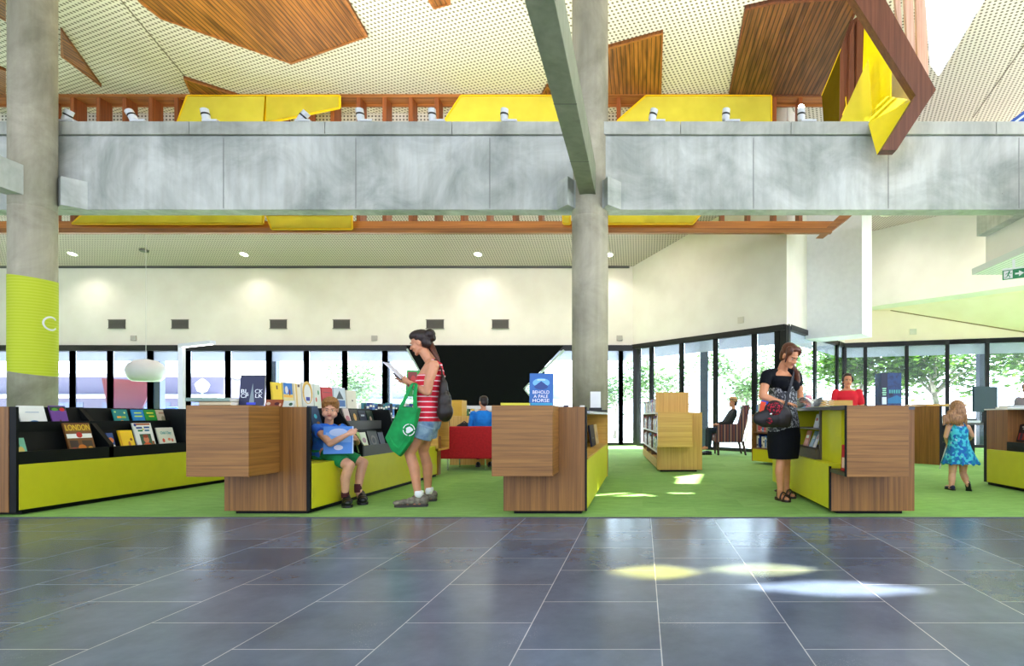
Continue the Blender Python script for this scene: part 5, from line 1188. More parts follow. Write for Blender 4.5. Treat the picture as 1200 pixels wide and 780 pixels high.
# far pages raised
mg = thing('open_magazine', 'open white magazine spread on the counter under the reading woman hands', 'magazine', (1.86, 6.05, 0.983), R(-25))
b = MB()
for i in range(5):
    pts = [(-0.02 + 0.21 * t_, (0.004 + 0.03 * math.sin(math.pi * min(1, t_ * 1.1)) * (1 + 0.35 * i)) + 0.02 * i * t_) for t_ in [k / 6 for k in range(7)]]
    for s_ in (1, -1):
        for k in range(6): b.prism([(s_ * pts[k][0], -0.15, pts[k][1]), (s_ * pts[k + 1][0], -0.15, pts[k + 1][1]), (s_ * pts[k + 1][0], 0.15, pts[k + 1][1]), (s_ * pts[k][0], 0.15, pts[k][1])], (0, 0, 0.001))
b.obj('pages', flat((244, 244, 240), 0.6), mg)
flat_book('grey-green magazine lying flat by the counter edge', 1.87, 5.55, 0.983, 0.30, 0.5, 0.008, (176, 186, 150), R(6))
flat_book('white newspaper lying flat in the middle of the counter', 2.12, 5.75, 0.983, 0.24, 0.4, 0.012, (230, 232, 226), R(-4))
flat_book('bright green folder lying flat behind the papers', 2.24, 6.35, 0.983, 0.2, 0.3, 0.03, (70, 190, 60), R(5))
# niche books of the right unit
nb = cover_book('thin red booklet standing in the open end niche', (1.745, 4.86, 0.421), (R(-2), 0, R(-90)), 0.10, 0.225, 0.02, (190, 24, 40), [('r', 0, 0.07, 0.06, 0.09, (240, 200, 170))])
for (y0_, w_, h_, z_, c, lab, le) in ((5.95, 0.13, 0.15, 0.774, (228, 228, 224), 'white cover leaning on the small upper niche shelf', -14), (5.78, 0.08, 0.16, 0.774, (20, 40, 110), 'dark blue cover on the small upper niche shelf', -12), (5.70, 0.05, 0.15, 0.774, (246, 190, 20), 'yellow cover on the small upper niche shelf', -12),
                                    (6.32, 0.16, 0.18, 0.562, (200, 90, 50), 'orange and red cover on the lower niche shelf', -16), (6.12, 0.12, 0.185, 0.562, (120, 160, 190), 'pale blue cover leaning on the lower niche shelf', -22), (6.0, 0.05, 0.19, 0.562, (236, 232, 220), 'white cover leaning on the lower niche shelf', -22)):
    cover_book(lab, (1.84, y0_, z_), (R(le), 0, R(-90)), w_, h_, 0.014, c, [('r', 0, h_ * 0.6, w_ * 0.6, h_ * 0.2, (236, 236, 230) if sum(c) < 500 else (190, 60, 60))], group='covers in the side niche of the right counter')
# cups and small things beyond the counter
for px, py0, py1, rgb, lab, cat in ((947, 463, 474, (206, 120, 130), 'small pink-topped tub behind the counter papers', 'tub'), (936.5, 466, 474, (60, 110, 70), 'small dark green bottle behind the counter papers', 'bottle'), (941.5, 461, 474, (120, 150, 160), 'grey-blue container behind the counter papers', 'container')):
    Y = 8.35; r_ = 0.045 if cat != 'tub' else 0.06; z0 = 1.006
    t = thing('container', lab, cat, (XW(px, Y), Y, z0)); h_ = max(0.06, ZH(py0, Y) - z0)
    MB().lathe([(0.001, 0), (r_, 0), (r_, h_ * 0.8), (0.001, h_ * 0.8)], n=16).obj('cup', flat(rgb), t); MB().lathe([(r_ * 0.9, h_ * 0.8), (r_ * 0.9, h_), (0.001, h_)], n=16).obj('lid', flat(tuple(min(255, v + 40) for v in rgb)), t)
cs = tag(MB().box(0, 0.5, 0, 0.3, 0.004, 1.0).obj('side_cabinet', M_oak_v, bevel=0.004), 'narrow oak cabinet carrying the small containers', 'cabinet'); cs.location = (XW(932, 8.2), 8.2, 0)
# right edge unit: books
cover_book('dark cover with red figures on the tier at the right edge', (4.60, 6.72, 0.59), (R(-14), 0, R(-90)), 0.30, 0.21, 0.014, (24, 18, 22), [('r', 0, 0.06, 0.26, 0.08, (150, 40, 30)), ('o', -0.08, 0.06, 0.05, 0.09, (40, 40, 60)), ('o', 0.02, 0.06, 0.05, 0.09, (220, 150, 110)), ('o', 0.09, 0.06, 0.05, 0.09, (40, 60, 50)), ('r', 0, 0.18, 0.2, 0.012, (230, 220, 210)), ('r', 0, 0.155, 0.16, 0.008, (230, 220, 210))])
cover_book('dark red cover partly behind the one with figures', (4.58, 6.36, 0.59), (R(-14), 0, R(-90)), 0.26, 0.2, 0.014, (130, 24, 20), [('r', 0, 0.1, 0.2, 0.1, (30, 20, 20))])
cover_book('violet and white costume cover on the upper tier at the right edge', (4.76, 6.5, 0.77), (R(-12), 0, R(-90)), 0.3, 0.30, 0.014, (110, 70, 130), [('o', 0, 0.12, 0.16, 0.2, (220, 200, 220)), ('o', 0.02, 0.06, 0.1, 0.08, (150, 40, 80))])
for i, (w_, d_, z_, c, l) in enumerate(((0.3, 0.24, 0.991, (236, 236, 232), 'white book at the bottom of the right edge pile'), (0.26, 0.2, 1.011, (190, 196, 190), 'pale grey book on top of the right edge pile'))):
    flat_book(l, 4.68, 7.05, z_, w_, d_, 0.019, c, R(10 * i))
cover_book('light blue cover standing on the right edge unit', (4.99, 6.9, 0.991), (R(-6), 0, R(-20)), 0.28, 0.17, 0.014, (120, 160, 190), [('r', 0, 0.1, 0.2, 0.06, (60, 90, 120))])
# ================================================================== PEOPLE
def skin(rgb, nm):
    m, nt, N, L, b = _nt(nm)
    tc = N.new('ShaderNodeTexCoord'); n = N.new('ShaderNodeTexNoise'); n.inputs['Scale'].default_value = 14; L.new(tc.outputs['Object'], n.inputs['Vector'])
    c = rgb; r = ramp(N, [(0.3, tuple(int(v * 0.93) for v in c)), (0.7, c)]); L.new(n.outputs['Fac'], r.inputs[0]); L.new(r.outputs[0], b.inputs['Base Color'])
    b.inputs['Roughness'].default_value = 0.55; b.inputs['Subsurface Weight'].default_value = 0.08; b.inputs['Subsurface Radius'].default_value = (0.02, 0.008, 0.004)
    return m
M_skin1 = skin((216, 150, 112), 'warm_skin'); M_skin2 = skin((214, 146, 104), 'tanned_skin'); M_skin3 = skin((226, 168, 136), 'fair_skin')
M_hair_dk = mottled('dark_brown_hair', [(18, 9, 6), (44, 22, 12)], 40, 0.5, (3, 3, 0.6)); M_hair_au = mottled('auburn_hair', [(56, 26, 12), (104, 52, 26)], 40, 0.5, (3, 3, 0.6))
M_hair_bl = mottled('sandy_hair', [(120, 76, 34), (176, 122, 62)], 40, 0.6, (2, 2, 1)); M_hair_lb = mottled('light_brown_hair', [(110, 72, 40), (176, 128, 84)], 36, 0.5, (3, 3, 0.5))
M_lip = flat((178, 84, 78), 0.5); M_eye = flat((190, 180, 174), 0.4); M_iris = flat((40, 28, 22), 0.3)
def frame(fwd, up=(0, 0, 1)):
    """columns: lateral(right hand side x), forward y, up z"""
    f = Vector(fwd).normalized(); u = Vector(up).normalized(); x = f.cross(u).normalized(); u = x.cross(f).normalized()
    return Matrix(((x.x, f.x, u.x), (x.y, f.y, u.y), (x.z, f.z, u.z)))
def add_head(mb, c, fwd, up=(0, 0, 1), s=1.0):
    M = frame(fwd, up); c = Vector(c)
    def e(p, r): mb.ell(c + M @ (Vector(p) * s), tuple(q * s for q in r), M)
    def cp(a, ra, b, rb): mb.cap(c + M @ (Vector(a) * s), ra * s, c + M @ (Vector(b) * s), rb * s, 8)
    e((0, -0.012, 0.035), (0.076, 0.096, 0.088)); e((0, 0.035, -0.02), (0.062, 0.056, 0.085)); e((0, 0.03, -0.072), (0.05, 0.054, 0.036))
    e((0, 0.07, -0.098), (0.02, 0.02, 0.016)); e((0, 0.078, 0.022), (0.046, 0.016, 0.011)); cp((0, 0.09, 0.008), 0.007, (0, 0.112, -0.028), 0.011)
    for q in (1, -1):
        e((q * 0.012, 0.098, -0.032), (0.009, 0.01, 0.007)); e((q * 0.036, 0.062, -0.03), (0.022, 0.026, 0.024)); e((q * 0.075, -0.004, -0.008), (0.011, 0.02, 0.031)); cp((q * 0.05, 0.0, -0.06), 0.016, (q * 0.02, 0.065, -0.092), 0.014)
    e((0, 0.083, -0.056), (0.02, 0.012, 0.012))
    return M, c
def face_parts(root, M, c, s=1.0, eyes=True):
    q = lambda p: c + M @ (Vector(p) * s)
    if eyes:
        for k in (1, -1):
            b = MB(); b.m(0, True).ell(q((k * 0.029, 0.078, 0.002)), (0.012 * s, 0.012 * s, 0.0052 * s), M, 10, 6)
            b.m(1, True).ell(q((k * 0.029, 0.0885, 0.001)), (0.0062 * s, 0.0035 * s, 0.005 * s), M, 8, 6); b.obj('eye', [M_eye, M_iris], root)
            b = MB(); b.cap(q((k * 0.014, 0.096, 0.022)), 0.0035 * s, q((k * 0.046, 0.082, 0.024)), 0.0025 * s, 6); b.obj('eyebrow', M_hair_dk, root, smooth=True)
    b = MB(); b.ell(q((0, 0.0925, -0.053)), (0.021 * s, 0.0055 * s, 0.0045 * s), M, 10, 6); b.ell(q((0, 0.0915, -0.0605)), (0.018 * s, 0.0055 * s, 0.005 * s), M, 10, 6); b.obj('lips', M_lip, root, smooth=True)
def add_hand(mb, wrist, d, nrm, side=1, curl=(20, 25, 30, 35), s=1.0, thumb=35, spread=4):
    """d: direction of the fingers, nrm: palm-side normal (fingers curl towards it); side: +1 thumb towards d x nrm"""
    d = Vector(d).normalized(); n = Vector(nrm); n = (n - d * n.dot(d)).normalized(); w = d.cross(n).normalized() * side
    M = Matrix(((w.x, d.x, n.x), (w.y, d.y, n.y), (w.z, d.z, n.z))); W = Vector(wrist)
    mb.cap(W - d * 0.01 * s, 0.024 * s, W + d * 0.025 * s, 0.022 * s, 8)
    mb.ell(W + d * 0.05 * s, (0.04 * s, 0.048 * s, 0.0165 * s), M); mb.ell(W + d * 0.036 * s + w * 0.022 * s + n * 0.006 * s, (0.018 * s, 0.03 * s, 0.014 * s), M)
    Ls = (0.072, 0.08, 0.074, 0.058); 
    for i in range(4):
        off = (0.029 - 0.0195 * i) * s; p = W + d * (0.083 - 0.004 * abs(i - 1)) * s + w * off
        a = 0.0; dirv = (d + w * math.tan(R(spread * (1.5 - i)))).normalized(); r = (0.0088, 0.0092, 0.0088, 0.0078)[i] * s
        for k, fr in enumerate((0.45, 0.3, 0.25)):
            a += R(curl[i]) * (1.0 if k else 0.8)
            dv = dirv * math.cos(a) + n * math.sin(a); q = p + dv * Ls[i] * fr * s; mb.cap(p, r, q, r * 0.92, 8); p = q; r *= 0.92
    p = W + d * 0.028 * s + w * 0.034 * s; tdir = (d * math.cos(R(thumb)) + w * math.sin(R(thumb)) * 0.8 + n * 0.45).normalized()
    q = p + tdir * 0.036 * s; mb.cap(p, 0.0125 * s, q, 0.0105 * s, 8); tdir = (tdir + d * 0.5 + n * 0.2).normalized(); mb.cap(q, 0.0105 * s, q + tdir * 0.028 * s, 0.0085 * s, 8)
def ring(c, lat, fwd, a, b, n=24, p=2.3):
    lat = Vector(lat).normalized(); fwd = Vector(fwd).normalized(); out = []
    for k in range(n):
        t = 2 * math.pi * k / n; ct, st = math.cos(t), math.sin(t)
        out.append(Vector(c) + lat * a * math.copysign(abs(ct) ** (2 / p), ct) + fwd * b * math.copysign(abs(st) ** (2 / p), st))
    return out
def loft(mb, secs):
    """secs: (centre, lateral half, depth half, lat dir, fwd dir)"""
    return mb.rings([ring(c, l, f, a, b) for c, a, b, l, f in secs])
def limb(mb, pts, rads, n=12):
    for i in range(len(pts) - 1): mb.cap(pts[i], rads[i], pts[i + 1], rads[i + 1], n)
def shoe(root, heel, toe, mats, w=0.045, h=0.075, sole=0.022, name='shoe', open_=False):
    heel = Vector(heel); toe = Vector(toe); d = (toe - heel); L = d.length; d.normalize(); u = Vector((0, 0, 1)); u = (u - d * u.dot(d)).normalized(); x = d.cross(u)
    b = MB()
    for t_, ww, hh in ((0.12, 0.72, 1.0), (0.3, 0.78, 1.0), (0.5, 0.85, 0.8), (0.72, 1.0, 0.62), (0.9, 0.75, 0.5)):
        b.ell(heel + d * L * t_ + u * (sole + hh * h * 0.42), (w * ww, L * 0.16, hh * h * 0.55), frame(d, u))
    o = blend(name, b, mats[0], root, 0.006, 5)
    s_ = MB(); prof = [(0.0, 0.6), (0.12, 0.82), (0.45, 0.8), (0.72, 1.02), (0.9, 0.85), (1.0, 0.4)]
    ps = [heel + d * L * t_ + x * w * ww for t_, ww in prof] + [heel + d * L * t_ - x * w * ww for t_, ww in reversed(prof)]
    s_.prism(ps, u * sole); s_.obj('sole', mats[1], o)
    return o
def foot(mb, ankle, heel, toe):
    mb.cap(ankle, 0.036, Vector(heel).lerp(Vector(toe), 0.25) + Vector((0, 0, 0.04)), 0.032); mb.cap(Vector(heel).lerp(Vector(toe), 0.25) + Vector((0, 0, 0.04)), 0.03, Vector(heel).lerp(Vector(toe), 0.85) + Vector((0, 0, 0.03)), 0.02)

# ---------------------------------------------------------------- woman with the bun (profile, facing left)
O = Vector((XW(497, 5.66), 5.66, 0.004))
def q1(px, py, Y): return P(px, py, Y) - O
wo = thing('person', 'person with a bun in a red striped tank top and denim shorts reading a paper', 'person', O)
Fw, Lt = Vector((-1, 0, 0)), Vector((0, 1, 0))
b = MB()
hc = q1(492.5, 402, 5.62); hf = Vector((-0.94, -0.05, -0.30)); hu = Vector((-0.3, 0, 0.95))
HM, HC = add_head(b, hc, hf, hu, 0.96)
limb(b, [q1(497, 412, 5.62), q1(506, 425, 5.63)], [0.052, 0.056])
tor = [(q1(498, 494, 5.63), 0.155, 0.125), (q1(500, 484, 5.63), 0.165, 0.125), (q1(501, 468, 5.63), 0.13, 0.095), (q1(503, 450, 5.63), 0.145, 0.11), (q1(505.5, 438, 5.63), 0.155, 0.105), (q1(508, 427, 5.63), 0.14, 0.065), (q1(508, 421, 5.63), 0.07, 0.045)]
loft(b, [(c, a, d, Lt, Fw) for c, a, d in tor])
b.ell(q1(497.5, 444, 5.56), (0.06, 0.058, 0.06)); b.ell(q1(497.5, 444, 5.70), (0.06, 0.058, 0.06))
limb(b, [q1(508, 428, 5.48), q1(503, 445, 5.45), q1(501, 459, 5.46)], [0.056, 0.047, 0.042]); limb(b, [q1(501, 459, 5.46), q1(491, 455, 5.48), q1(481, 448.5, 5.53)], [0.042, 0.036, 0.025])
add_hand(b, q1(480, 448, 5.535), (-0.85, 0.25, 0.42), (0.1, 0.95, 0.3), side=1, curl=(30, 32, 36, 40), s=0.92, thumb=20)
limb(b, [q1(507, 428, 5.78), q1(499, 458, 5.80)], [0.054, 0.042]); limb(b, [q1(499, 458, 5.8), q1(479, 447, 5.72)], [0.041, 0.025])
add_hand(b, q1(478, 446.5, 5.715), (-0.9, -0.2, 0.4), (0.1, -0.9, 0.35), side=-1, curl=(22, 24, 28, 30), s=0.92, thumb=20)
for hip, kn, cf, an, he, to in ((q1(497, 494, 5.55), q1(480, 531, 5.53), q1(485.5, 548, 5.525), q1(489.5, 577, 5.52), Vector((XW(499, 5.5), 5.53, 0.004)) - O, Vector((XW(464, 5.48), 5.47, 0.004)) - O),
                                (q1(502, 492, 5.72), q1(496, 528, 5.80), q1(501, 546, 5.83), q1(501.5, 574, 5.86), Vector((XW(510, 5.86), 5.88, 0.004)) - O, Vector((XW(484, 5.84), 5.84, 0.004)) - O)):
    limb(b, [hip, hip.lerp(kn, 0.5), kn, cf, an], [0.088, 0.074, 0.05, 0.052, 0.034]); foot(b, an, he, to)
blend('body', b, M_skin1, wo, 0.0055, 4)
face_parts(wo, HM, HC, 0.96)
# hair: cap, bun, loose tail
b = MB(); g = lambda p: HC + HM @ (Vector(p) * 0.96)
b.ell(g((0, -0.03, 0.055)), (0.084, 0.094, 0.082), HM); b.ell(g((0, -0.06, 0.0)), (0.07, 0.062, 0.08), HM); b.ell(g((0, 0.035, 0.098)), (0.062, 0.05, 0.026), HM); b.ell(g((0, -0.012, 0.075)), (0.086, 0.082, 0.055), HM)
b.ell(g((0, -0.0, 0.085)), (0.08, 0.088, 0.056), HM); b.ell(q1(504, 391, 5.62), (0.055, 0.052, 0.052), HM); b.ell(q1(506.5, 395, 5.62), (0.04, 0.036, 0.045), HM)
rnd = random.Random(3)
for k in range(14): b.cap(q1(504 + rnd.uniform(-4, 4), 391 + rnd.uniform(-4, 5), 5.62 + rnd.uniform(-.04, .04)), 0.012, q1(505 + rnd.uniform(-6, 6), 391 + rnd.uniform(-8, 8), 5.62 + rnd.uniform(-.06, .06)), 0.005, 6)
blend('hair', b, M_hair_dk, wo, 0.006, 3)
b = MB(); b.tube([g((0.03, -0.09, -0.02)), q1(509, 412, 5.60), q1(513, 420, 5.58), q1(516, 430, 5.60)], [0.03, 0.024, 0.018, 0.006], 10); b.obj('ponytail', M_hair_au, wo, smooth=True)
b = MB(); b.tube([g((0.084 * math.sin(t), -0.01 + 0.0 * t, 0.03 + 0.102 * math.cos(t))) for t in [R(-80 + 20 * k) for k in range(9)]], 0.007, 6); b.obj('hair_band', flat((70, 20, 30)), wo, smooth=True)
# tank top
M_tank = striped('red_tank_with_white_stripes', [(0, (206, 24, 48)), (0.80, (244, 214, 214))], 0.052, 'z')
b = MB(); pad = 0.012
loft(b, [(c, a + pad, d + pad + 0.004, Lt, Fw) for c, a, d in [(q1(499, 493.5, 5.63), 0.165, 0.13), (q1(500.5, 480, 5.63), 0.155, 0.12), (q1(501.5, 468, 5.63), 0.135, 0.102), (q1(503, 450, 5.63), 0.145, 0.112), (q1(506, 439, 5.63), 0.145, 0.108)]])
b.ell(q1(497.5, 444, 5.56), (0.068, 0.066, 0.066)); b.ell(q1(497.5, 444, 5.70), (0.068, 0.066, 0.066))
loft(b, [(q1(506, 440, 5.63), 0.14, 0.112, Lt, Fw), (q1(509.5, 433, 5.63), 0.10, 0.085, Lt, Fw)])
for Y in (5.55, 5.71): b.tube([q1(494.5, 438, Y), q1(502, 427, Y), q1(508, 421.5, Y), q1(516, 427, Y), q1(517.5, 438, Y)], [0.024, 0.02, 0.018, 0.022, 0.026], 8)
blend('tank_top', b, M_tank, wo, 0.006, 4)
# denim shorts
M_denim = mottled('faded_denim', [(84, 116, 148), (150, 176, 190)], 12, 0.9)
b = MB(); loft(b, [(q1(499.5, 490, 5.63), 0.172, 0.135, Lt, Fw), (q1(499, 497, 5.63), 0.176, 0.138, Lt, Fw), (q1(498, 503, 5.63), 0.168, 0.13, Lt, Fw)])
for hp, e_, r_ in ((q1(498, 498, 5.55), q1(492.5, 513, 5.545), 0.108), (q1(501.5, 498, 5.72), q1(500.5, 512, 5.74), 0.1)):
    d = (e_ - hp).normalized(); x = d.cross(Vector((0, 1, 0))).normalized(); y = d.cross(x)
    b.rings([ring(hp, x, y, r_, r_, 20, 2), ring(e_, x, y, r_ * 0.98, r_, 20, 2)])
blend('denim_shorts', b, M_denim, wo, 0.006, 2)
M_trail = mottled('taupe_trainer', [(84, 76, 66), (140, 130, 112)], 26, 0.7); M_sole = flat((56, 52, 48), 0.8)
s1 = shoe(wo, Vector((XW(500, 5.5), 5.53, 0.0)) - Vector((O.x, O.y, 0)), Vector((XW(463, 5.48), 5.47, 0.0)) - Vector((O.x, O.y, 0)), [M_trail, M_sole], 0.05, 0.095)
s2 = shoe(wo, Vector((XW(511, 5.86), 5.88, 0.0)) - Vector((O.x, O.y, 0)), Vector((XW(484, 5.84), 5.84, 0.0)) - Vector((O.x, O.y, 0)), [M_trail, M_sole], 0.05, 0.095)
for an in (q1(491, 579, 5.52), q1(503, 575, 5.86)): MB().lathe([(0.036, -0.03), (0.043, 0.0), (0.042, 0.035), (0.034, 0.038)], c=an, n=16).obj('ankle_sock', M_white, wo, smooth=True)
# things she holds
pp = thing('white_paper', 'white folded leaflet held up by the woman with the bun', 'leaflet', q1(462, 436, 5.60) + O)
a_, c_ = q1(451, 425, 5.58) - q1(462, 436, 5.6), q1(472, 444, 5.62) - q1(462, 436, 5.6)
MB().prism([a_ + Vector((0, -0.045, 0)), c_ + Vector((0, -0.045, 0)), c_ + Vector((0, 0.1, 0)), a_ + Vector((0, 0.1, 0))], (0.004, 0, 0.006)).obj('sheet', flat((240, 238, 246), 0.6), pp)
ph = thing('mobile_phone', 'dark mobile phone in the hands of the woman with the bun', 'phone', q1(466.5, 442, 5.60) + O)
a_, c_ = Vector((-0.045, 0, 0.038)), Vector((0.04, 0, -0.03)); MB().prism([a_ + Vector((0, -0.03, 0)), c_ + Vector((0, -0.03, 0)), c_ + Vector((0, 0.03, 0)), a_ + Vector((0, 0.03, 0))], (0.006, 0, 0.008)).obj('case', flat((40, 24, 24), 0.3), ph)
gb = cover_book('green and red picture book clasped against the chest of the woman with the bun', q1(486, 464.5, 5.56) + O, (0, R(2), 0), 0.178, 0.262, 0.02, (40, 160, 60), [('r', -0.03, 0.17, 0.09, 0.15, (130, 40, 34)), ('o', -0.02, 0.17, 0.05, 0.08, (190, 50, 40)), ('r', 0.05, 0.2, 0.05, 0.06, (110, 200, 60)), ('r', 0.03, 0.04, 0.1, 0.04, (200, 226, 200))])
tb = thing('tote_bag', 'bright green cloth tote bag with a white round emblem hanging from an arm', 'tote bag', q1(474, 500, 5.42) + O)
tO = q1(474, 500, 5.42)
def t1(px, py, Y): return q1(px, py, Y) - tO
b = MB(); front = [t1(489.5, 478.5, 5.36), t1(468, 477, 5.38), t1(451, 513, 5.38), t1(458, 527, 5.36), t1(467.5, 534, 5.36), t1(480, 517, 5.34)]
back = [p + Vector((0, 0.09, 0)) for p in front]; mid = [p + Vector((0, 0.045, 0)) + (p.normalized() * 0.012) for p in front]
b.rings([[f.lerp(Vector((0, f.y, 0)), 0.25) + Vector((0, -0.012, 0)) for f in front], front, mid, back, [f.lerp(Vector((0, f.y, 0)), 0.25) + Vector((0, 0.012, 0)) for f in back]])
M_green = mottled('green_nonwoven', [(4, 128, 60), (14, 160, 78)], 9, 0.85)
o = b.obj('bag_body', M_green, tb, smooth=False, bevel=0.006)
for (a1, a2) in (((469, 478, 5.375), (487, 479.5, 5.36)), ((470, 478, 5.45), (486, 479.5, 5.44))):
    p0, p1_ = t1(*a1), t1(*a2); top = t1(485.5, 449, 5.47 if a1[2] > 5.4 else 5.43)
    b = MB(); 
    path = [p0, p0.lerp(top, 0.5) + Vector((-0.01, 0, 0)), top + Vector((-0.02, 0, -0.006)), top + Vector((0.0, 0.0, 0.006)), top + Vector((0.016, 0, -0.012)), p1_.lerp(top, 0.5), p1_]
    for i in range(len(path) - 1): b.prism([path[i] + Vector((-0.016, 0, 0)), path[i] + Vector((0.016, 0, 0)), path[i + 1] + Vector((0.016, 0, 0)), path[i + 1] + Vector((-0.016, 0, 0))], (0, 0.005, 0))
    b.obj('handle', M_green, tb)
b = MB(); cpt = t1(479, 503.5, 5.325)
n_ = 24; ringp = lambda r, k: cpt + Vector((r * math.cos(2 * math.pi * k / n_), 0, r * math.sin(2 * math.pi * k / n_)))
for k in range(n_):
    if k % 6 != 5: b.prism([ringp(0.058, k), ringp(0.058, k + 1), ringp(0.051, k + 1), ringp(0.051, k)], (0, 0.006, 0))
b.prism([cpt + Vector((0.032 * math.cos(t) * (1 + 0.25 * math.cos(3 * t)), 0, 0.03 * math.sin(t) * (1 + 0.2 * math.sin(2 * t)))) for t in [2 * math.pi * k / 20 for k in range(20)]], (0, 0.006, 0))
b.obj('emblem', M_white, tb)
sb = thing('shoulder_bag', 'dark brown slouchy shoulder bag hanging behind the back of the woman with the bun', 'shoulder bag', q1(521, 478, 5.56) + O)
sO = q1(521, 478, 5.56)
b = MB()
for px, py, rx, ry, rz_ in ((521.5, 482, 0.078, 0.09, 0.105), (521, 470, 0.066, 0.08, 0.12), (520, 456, 0.042, 0.06, 0.11), (519, 446, 0.022, 0.03, 0.07)): b.ell(q1(px, py, 5.56) - sO, (rx, ry, rz_))
blend('bag_body', b, mottled('dark_brown_leather', [(14, 8, 6), (36, 22, 14)], 16, 0.5), sb, 0.007, 4)
b = MB(); b.tube([q1(519, 446, 5.55) - sO, q1(517.5, 432, 5.52) - sO, q1(510, 420.8, 5.51) - sO, q1(500, 430, 5.50) - sO, q1(495, 446, 5.5) - sO], 0.009, 8); b.obj('strap', flat((40, 26, 18)), sb, smooth=True)

# ---------------------------------------------------------------- woman reading at the counter
O2 = Vector((XW(915, 5.92), 5.92, 0.004))
def q2(px, py, Y): return P(px, py, Y) - O2
w2 = thing('person', 'person in a black top and black skirt reading at the right counter', 'person', O2)
Fw = Vector((0.66, -0.75, 0)); Lt = Vector((0.75, 0.66, 0))
b = MB(); hc = q2(925.5, 417, 5.80); hf = Vector((0.40, -0.76, -0.52)); hu = Vector((0.2, -0.38, 0.9))
HM, HC = add_head(b, hc, hf, hu, 0.98)
limb(b, [q2(919, 427, 5.88), q2(915.5, 437, 5.92)], [0.05, 0.056])
pelv = q2(918, 500, 5.95)
T2 = [(q2(918, 512, 5.95), 0.165, 0.12), (q2(918, 497, 5.95), 0.172, 0.125), (q2(918, 480, 5.95), 0.14, 0.10), (q2(917.5, 460, 5.94), 0.15, 0.115), (q2(916, 447, 5.92), 0.165, 0.115), (q2(915, 438, 5.92), 0.155, 0.07), (q2(915.5, 434, 5.92), 0.08, 0.05)]
loft(b, [(c, a, d, Lt, Fw) for c, a, d in T2])
LS, RS = q2(933, 440, 6.05), q2(898.5, 440, 5.80)
for k in (0.075, -0.075): b.ell(q2(916.5, 452, 5.92) + Fw * 0.09 + Lt * k, (0.06, 0.06, 0.06))
limb(b, [RS, RS.lerp(q2(893.5, 464, 5.72), 0.5), q2(893.5, 464, 5.72)], [0.056, 0.048, 0.042]); limb(b, [q2(893.5, 464, 5.72), q2(906, 469, 5.72), q2(919, 472.5, 5.78)], [0.042, 0.037, 0.026])
add_hand(b, q2(920, 472.5, 5.785), (0.92, 0.36, -0.06), (0.1, 0.0, -1), side=-1, curl=(16, 18, 20, 22), s=0.92, thumb=30)
limb(b, [LS, q2(937, 461, 6.12)], [0.054, 0.042]); limb(b, [q2(937, 461, 6.12), q2(939.5, 469.5, 6.06)], [0.041, 0.027])
add_hand(b, q2(939, 470, 6.05), (0.35, -0.9, -0.1), (0.0, 0.1, -1), side=1, curl=(14, 16, 20, 22), s=0.92, thumb=30)
HL2 = [(q2(915.5, 512, 5.9), q2(915, 541, 5.88), q2(913.5, 552, 5.87), q2(914.5, 573, 5.88), Vector((XW(911, 5.96), 5.97, 0)), Vector((XW(925, 5.76), 5.76, 0))),
       (q2(922, 512, 6.02), q2(921, 540, 6.06), q2(920.5, 552, 6.1), q2(922, 571, 6.12), Vector((XW(918, 6.2), 6.2, 0)), Vector((XW(932, 6.0), 6.01, 0)))]
for hip, kn, cf, an, he, to in HL2:
    he = he - Vector((O2.x, O2.y, 0)); to = to - Vector((O2.x, O2.y, 0)); limb(b, [hip, hip.lerp(kn, 0.5), kn, cf, an], [0.086, 0.072, 0.05, 0.05, 0.031]); foot(b, an, he, to)
blend('body', b, M_skin2, w2, 0.0055, 4)
face_parts(w2, HM, HC, 0.98)
b = MB(); g = lambda p: HC + HM @ (Vector(p) * 0.98)
b.ell(g((0, -0.03, 0.055)), (0.085, 0.095, 0.08), HM); b.ell(g((0, -0.065, 0.0)), (0.075, 0.055, 0.085), HM); b.ell(g((0, 0.03, 0.10)), (0.066, 0.05, 0.03), HM); b.ell(g((-0.06, 0.03, 0.07)), (0.028, 0.05, 0.05), HM); b.ell(g((0.062, 0.03, 0.07)), (0.028, 0.05, 0.05), HM)
b.cap(g((0.072, 0.03, 0.06)), 0.02, g((0.078, 0.05, -0.05)), 0.008, 8); b.ell(g((0, -0.095, -0.05)), (0.04, 0.035, 0.05), HM)
blend('hair', b, M_hair_au, w2, 0.006, 3)
b = MB(); b.tube([g((0.03, -0.08, -0.05)), q2(928, 430, 6.0), q2(933.5, 437, 5.98), q2(935, 446, 5.90), q2(933.5, 455, 5.86)], [0.03, 0.034, 0.034, 0.028, 0.008], 10); b.obj('ponytail', M_hair_au, w2, smooth=True)
M_blk = flat((12, 14, 20), 0.85, spec=0.2, name='black_jersey')
b = MB(); loft(b, [(c, a, d, Lt, Fw) for c, a, d in [(q2(917, 455, 5.93), 0.168, 0.128), (q2(916, 447, 5.92), 0.178, 0.128), (q2(914.8, 441, 5.92), 0.17, 0.10)]])
loft(b, [(q2(915, 444, 5.93), 0.168, 0.11, Lt, Fw + Vector((0, 0, -0.3))), (q2(914.4, 437, 5.95), 0.135, 0.088, Lt, Fw + Vector((0, 0, -0.85)))])
for k in (0.075, -0.075): b.ell(q2(916.5, 452, 5.92) + Fw * 0.09 + Lt * k, (0.07, 0.07, 0.066))
limb(b, [q2(908, 437, 5.88), q2(902, 439, 5.83), RS], [0.05, 0.066, 0.062]); limb(b, [q2(923, 437, 5.98), q2(929, 439, 6.02), LS], [0.05, 0.064, 0.06])
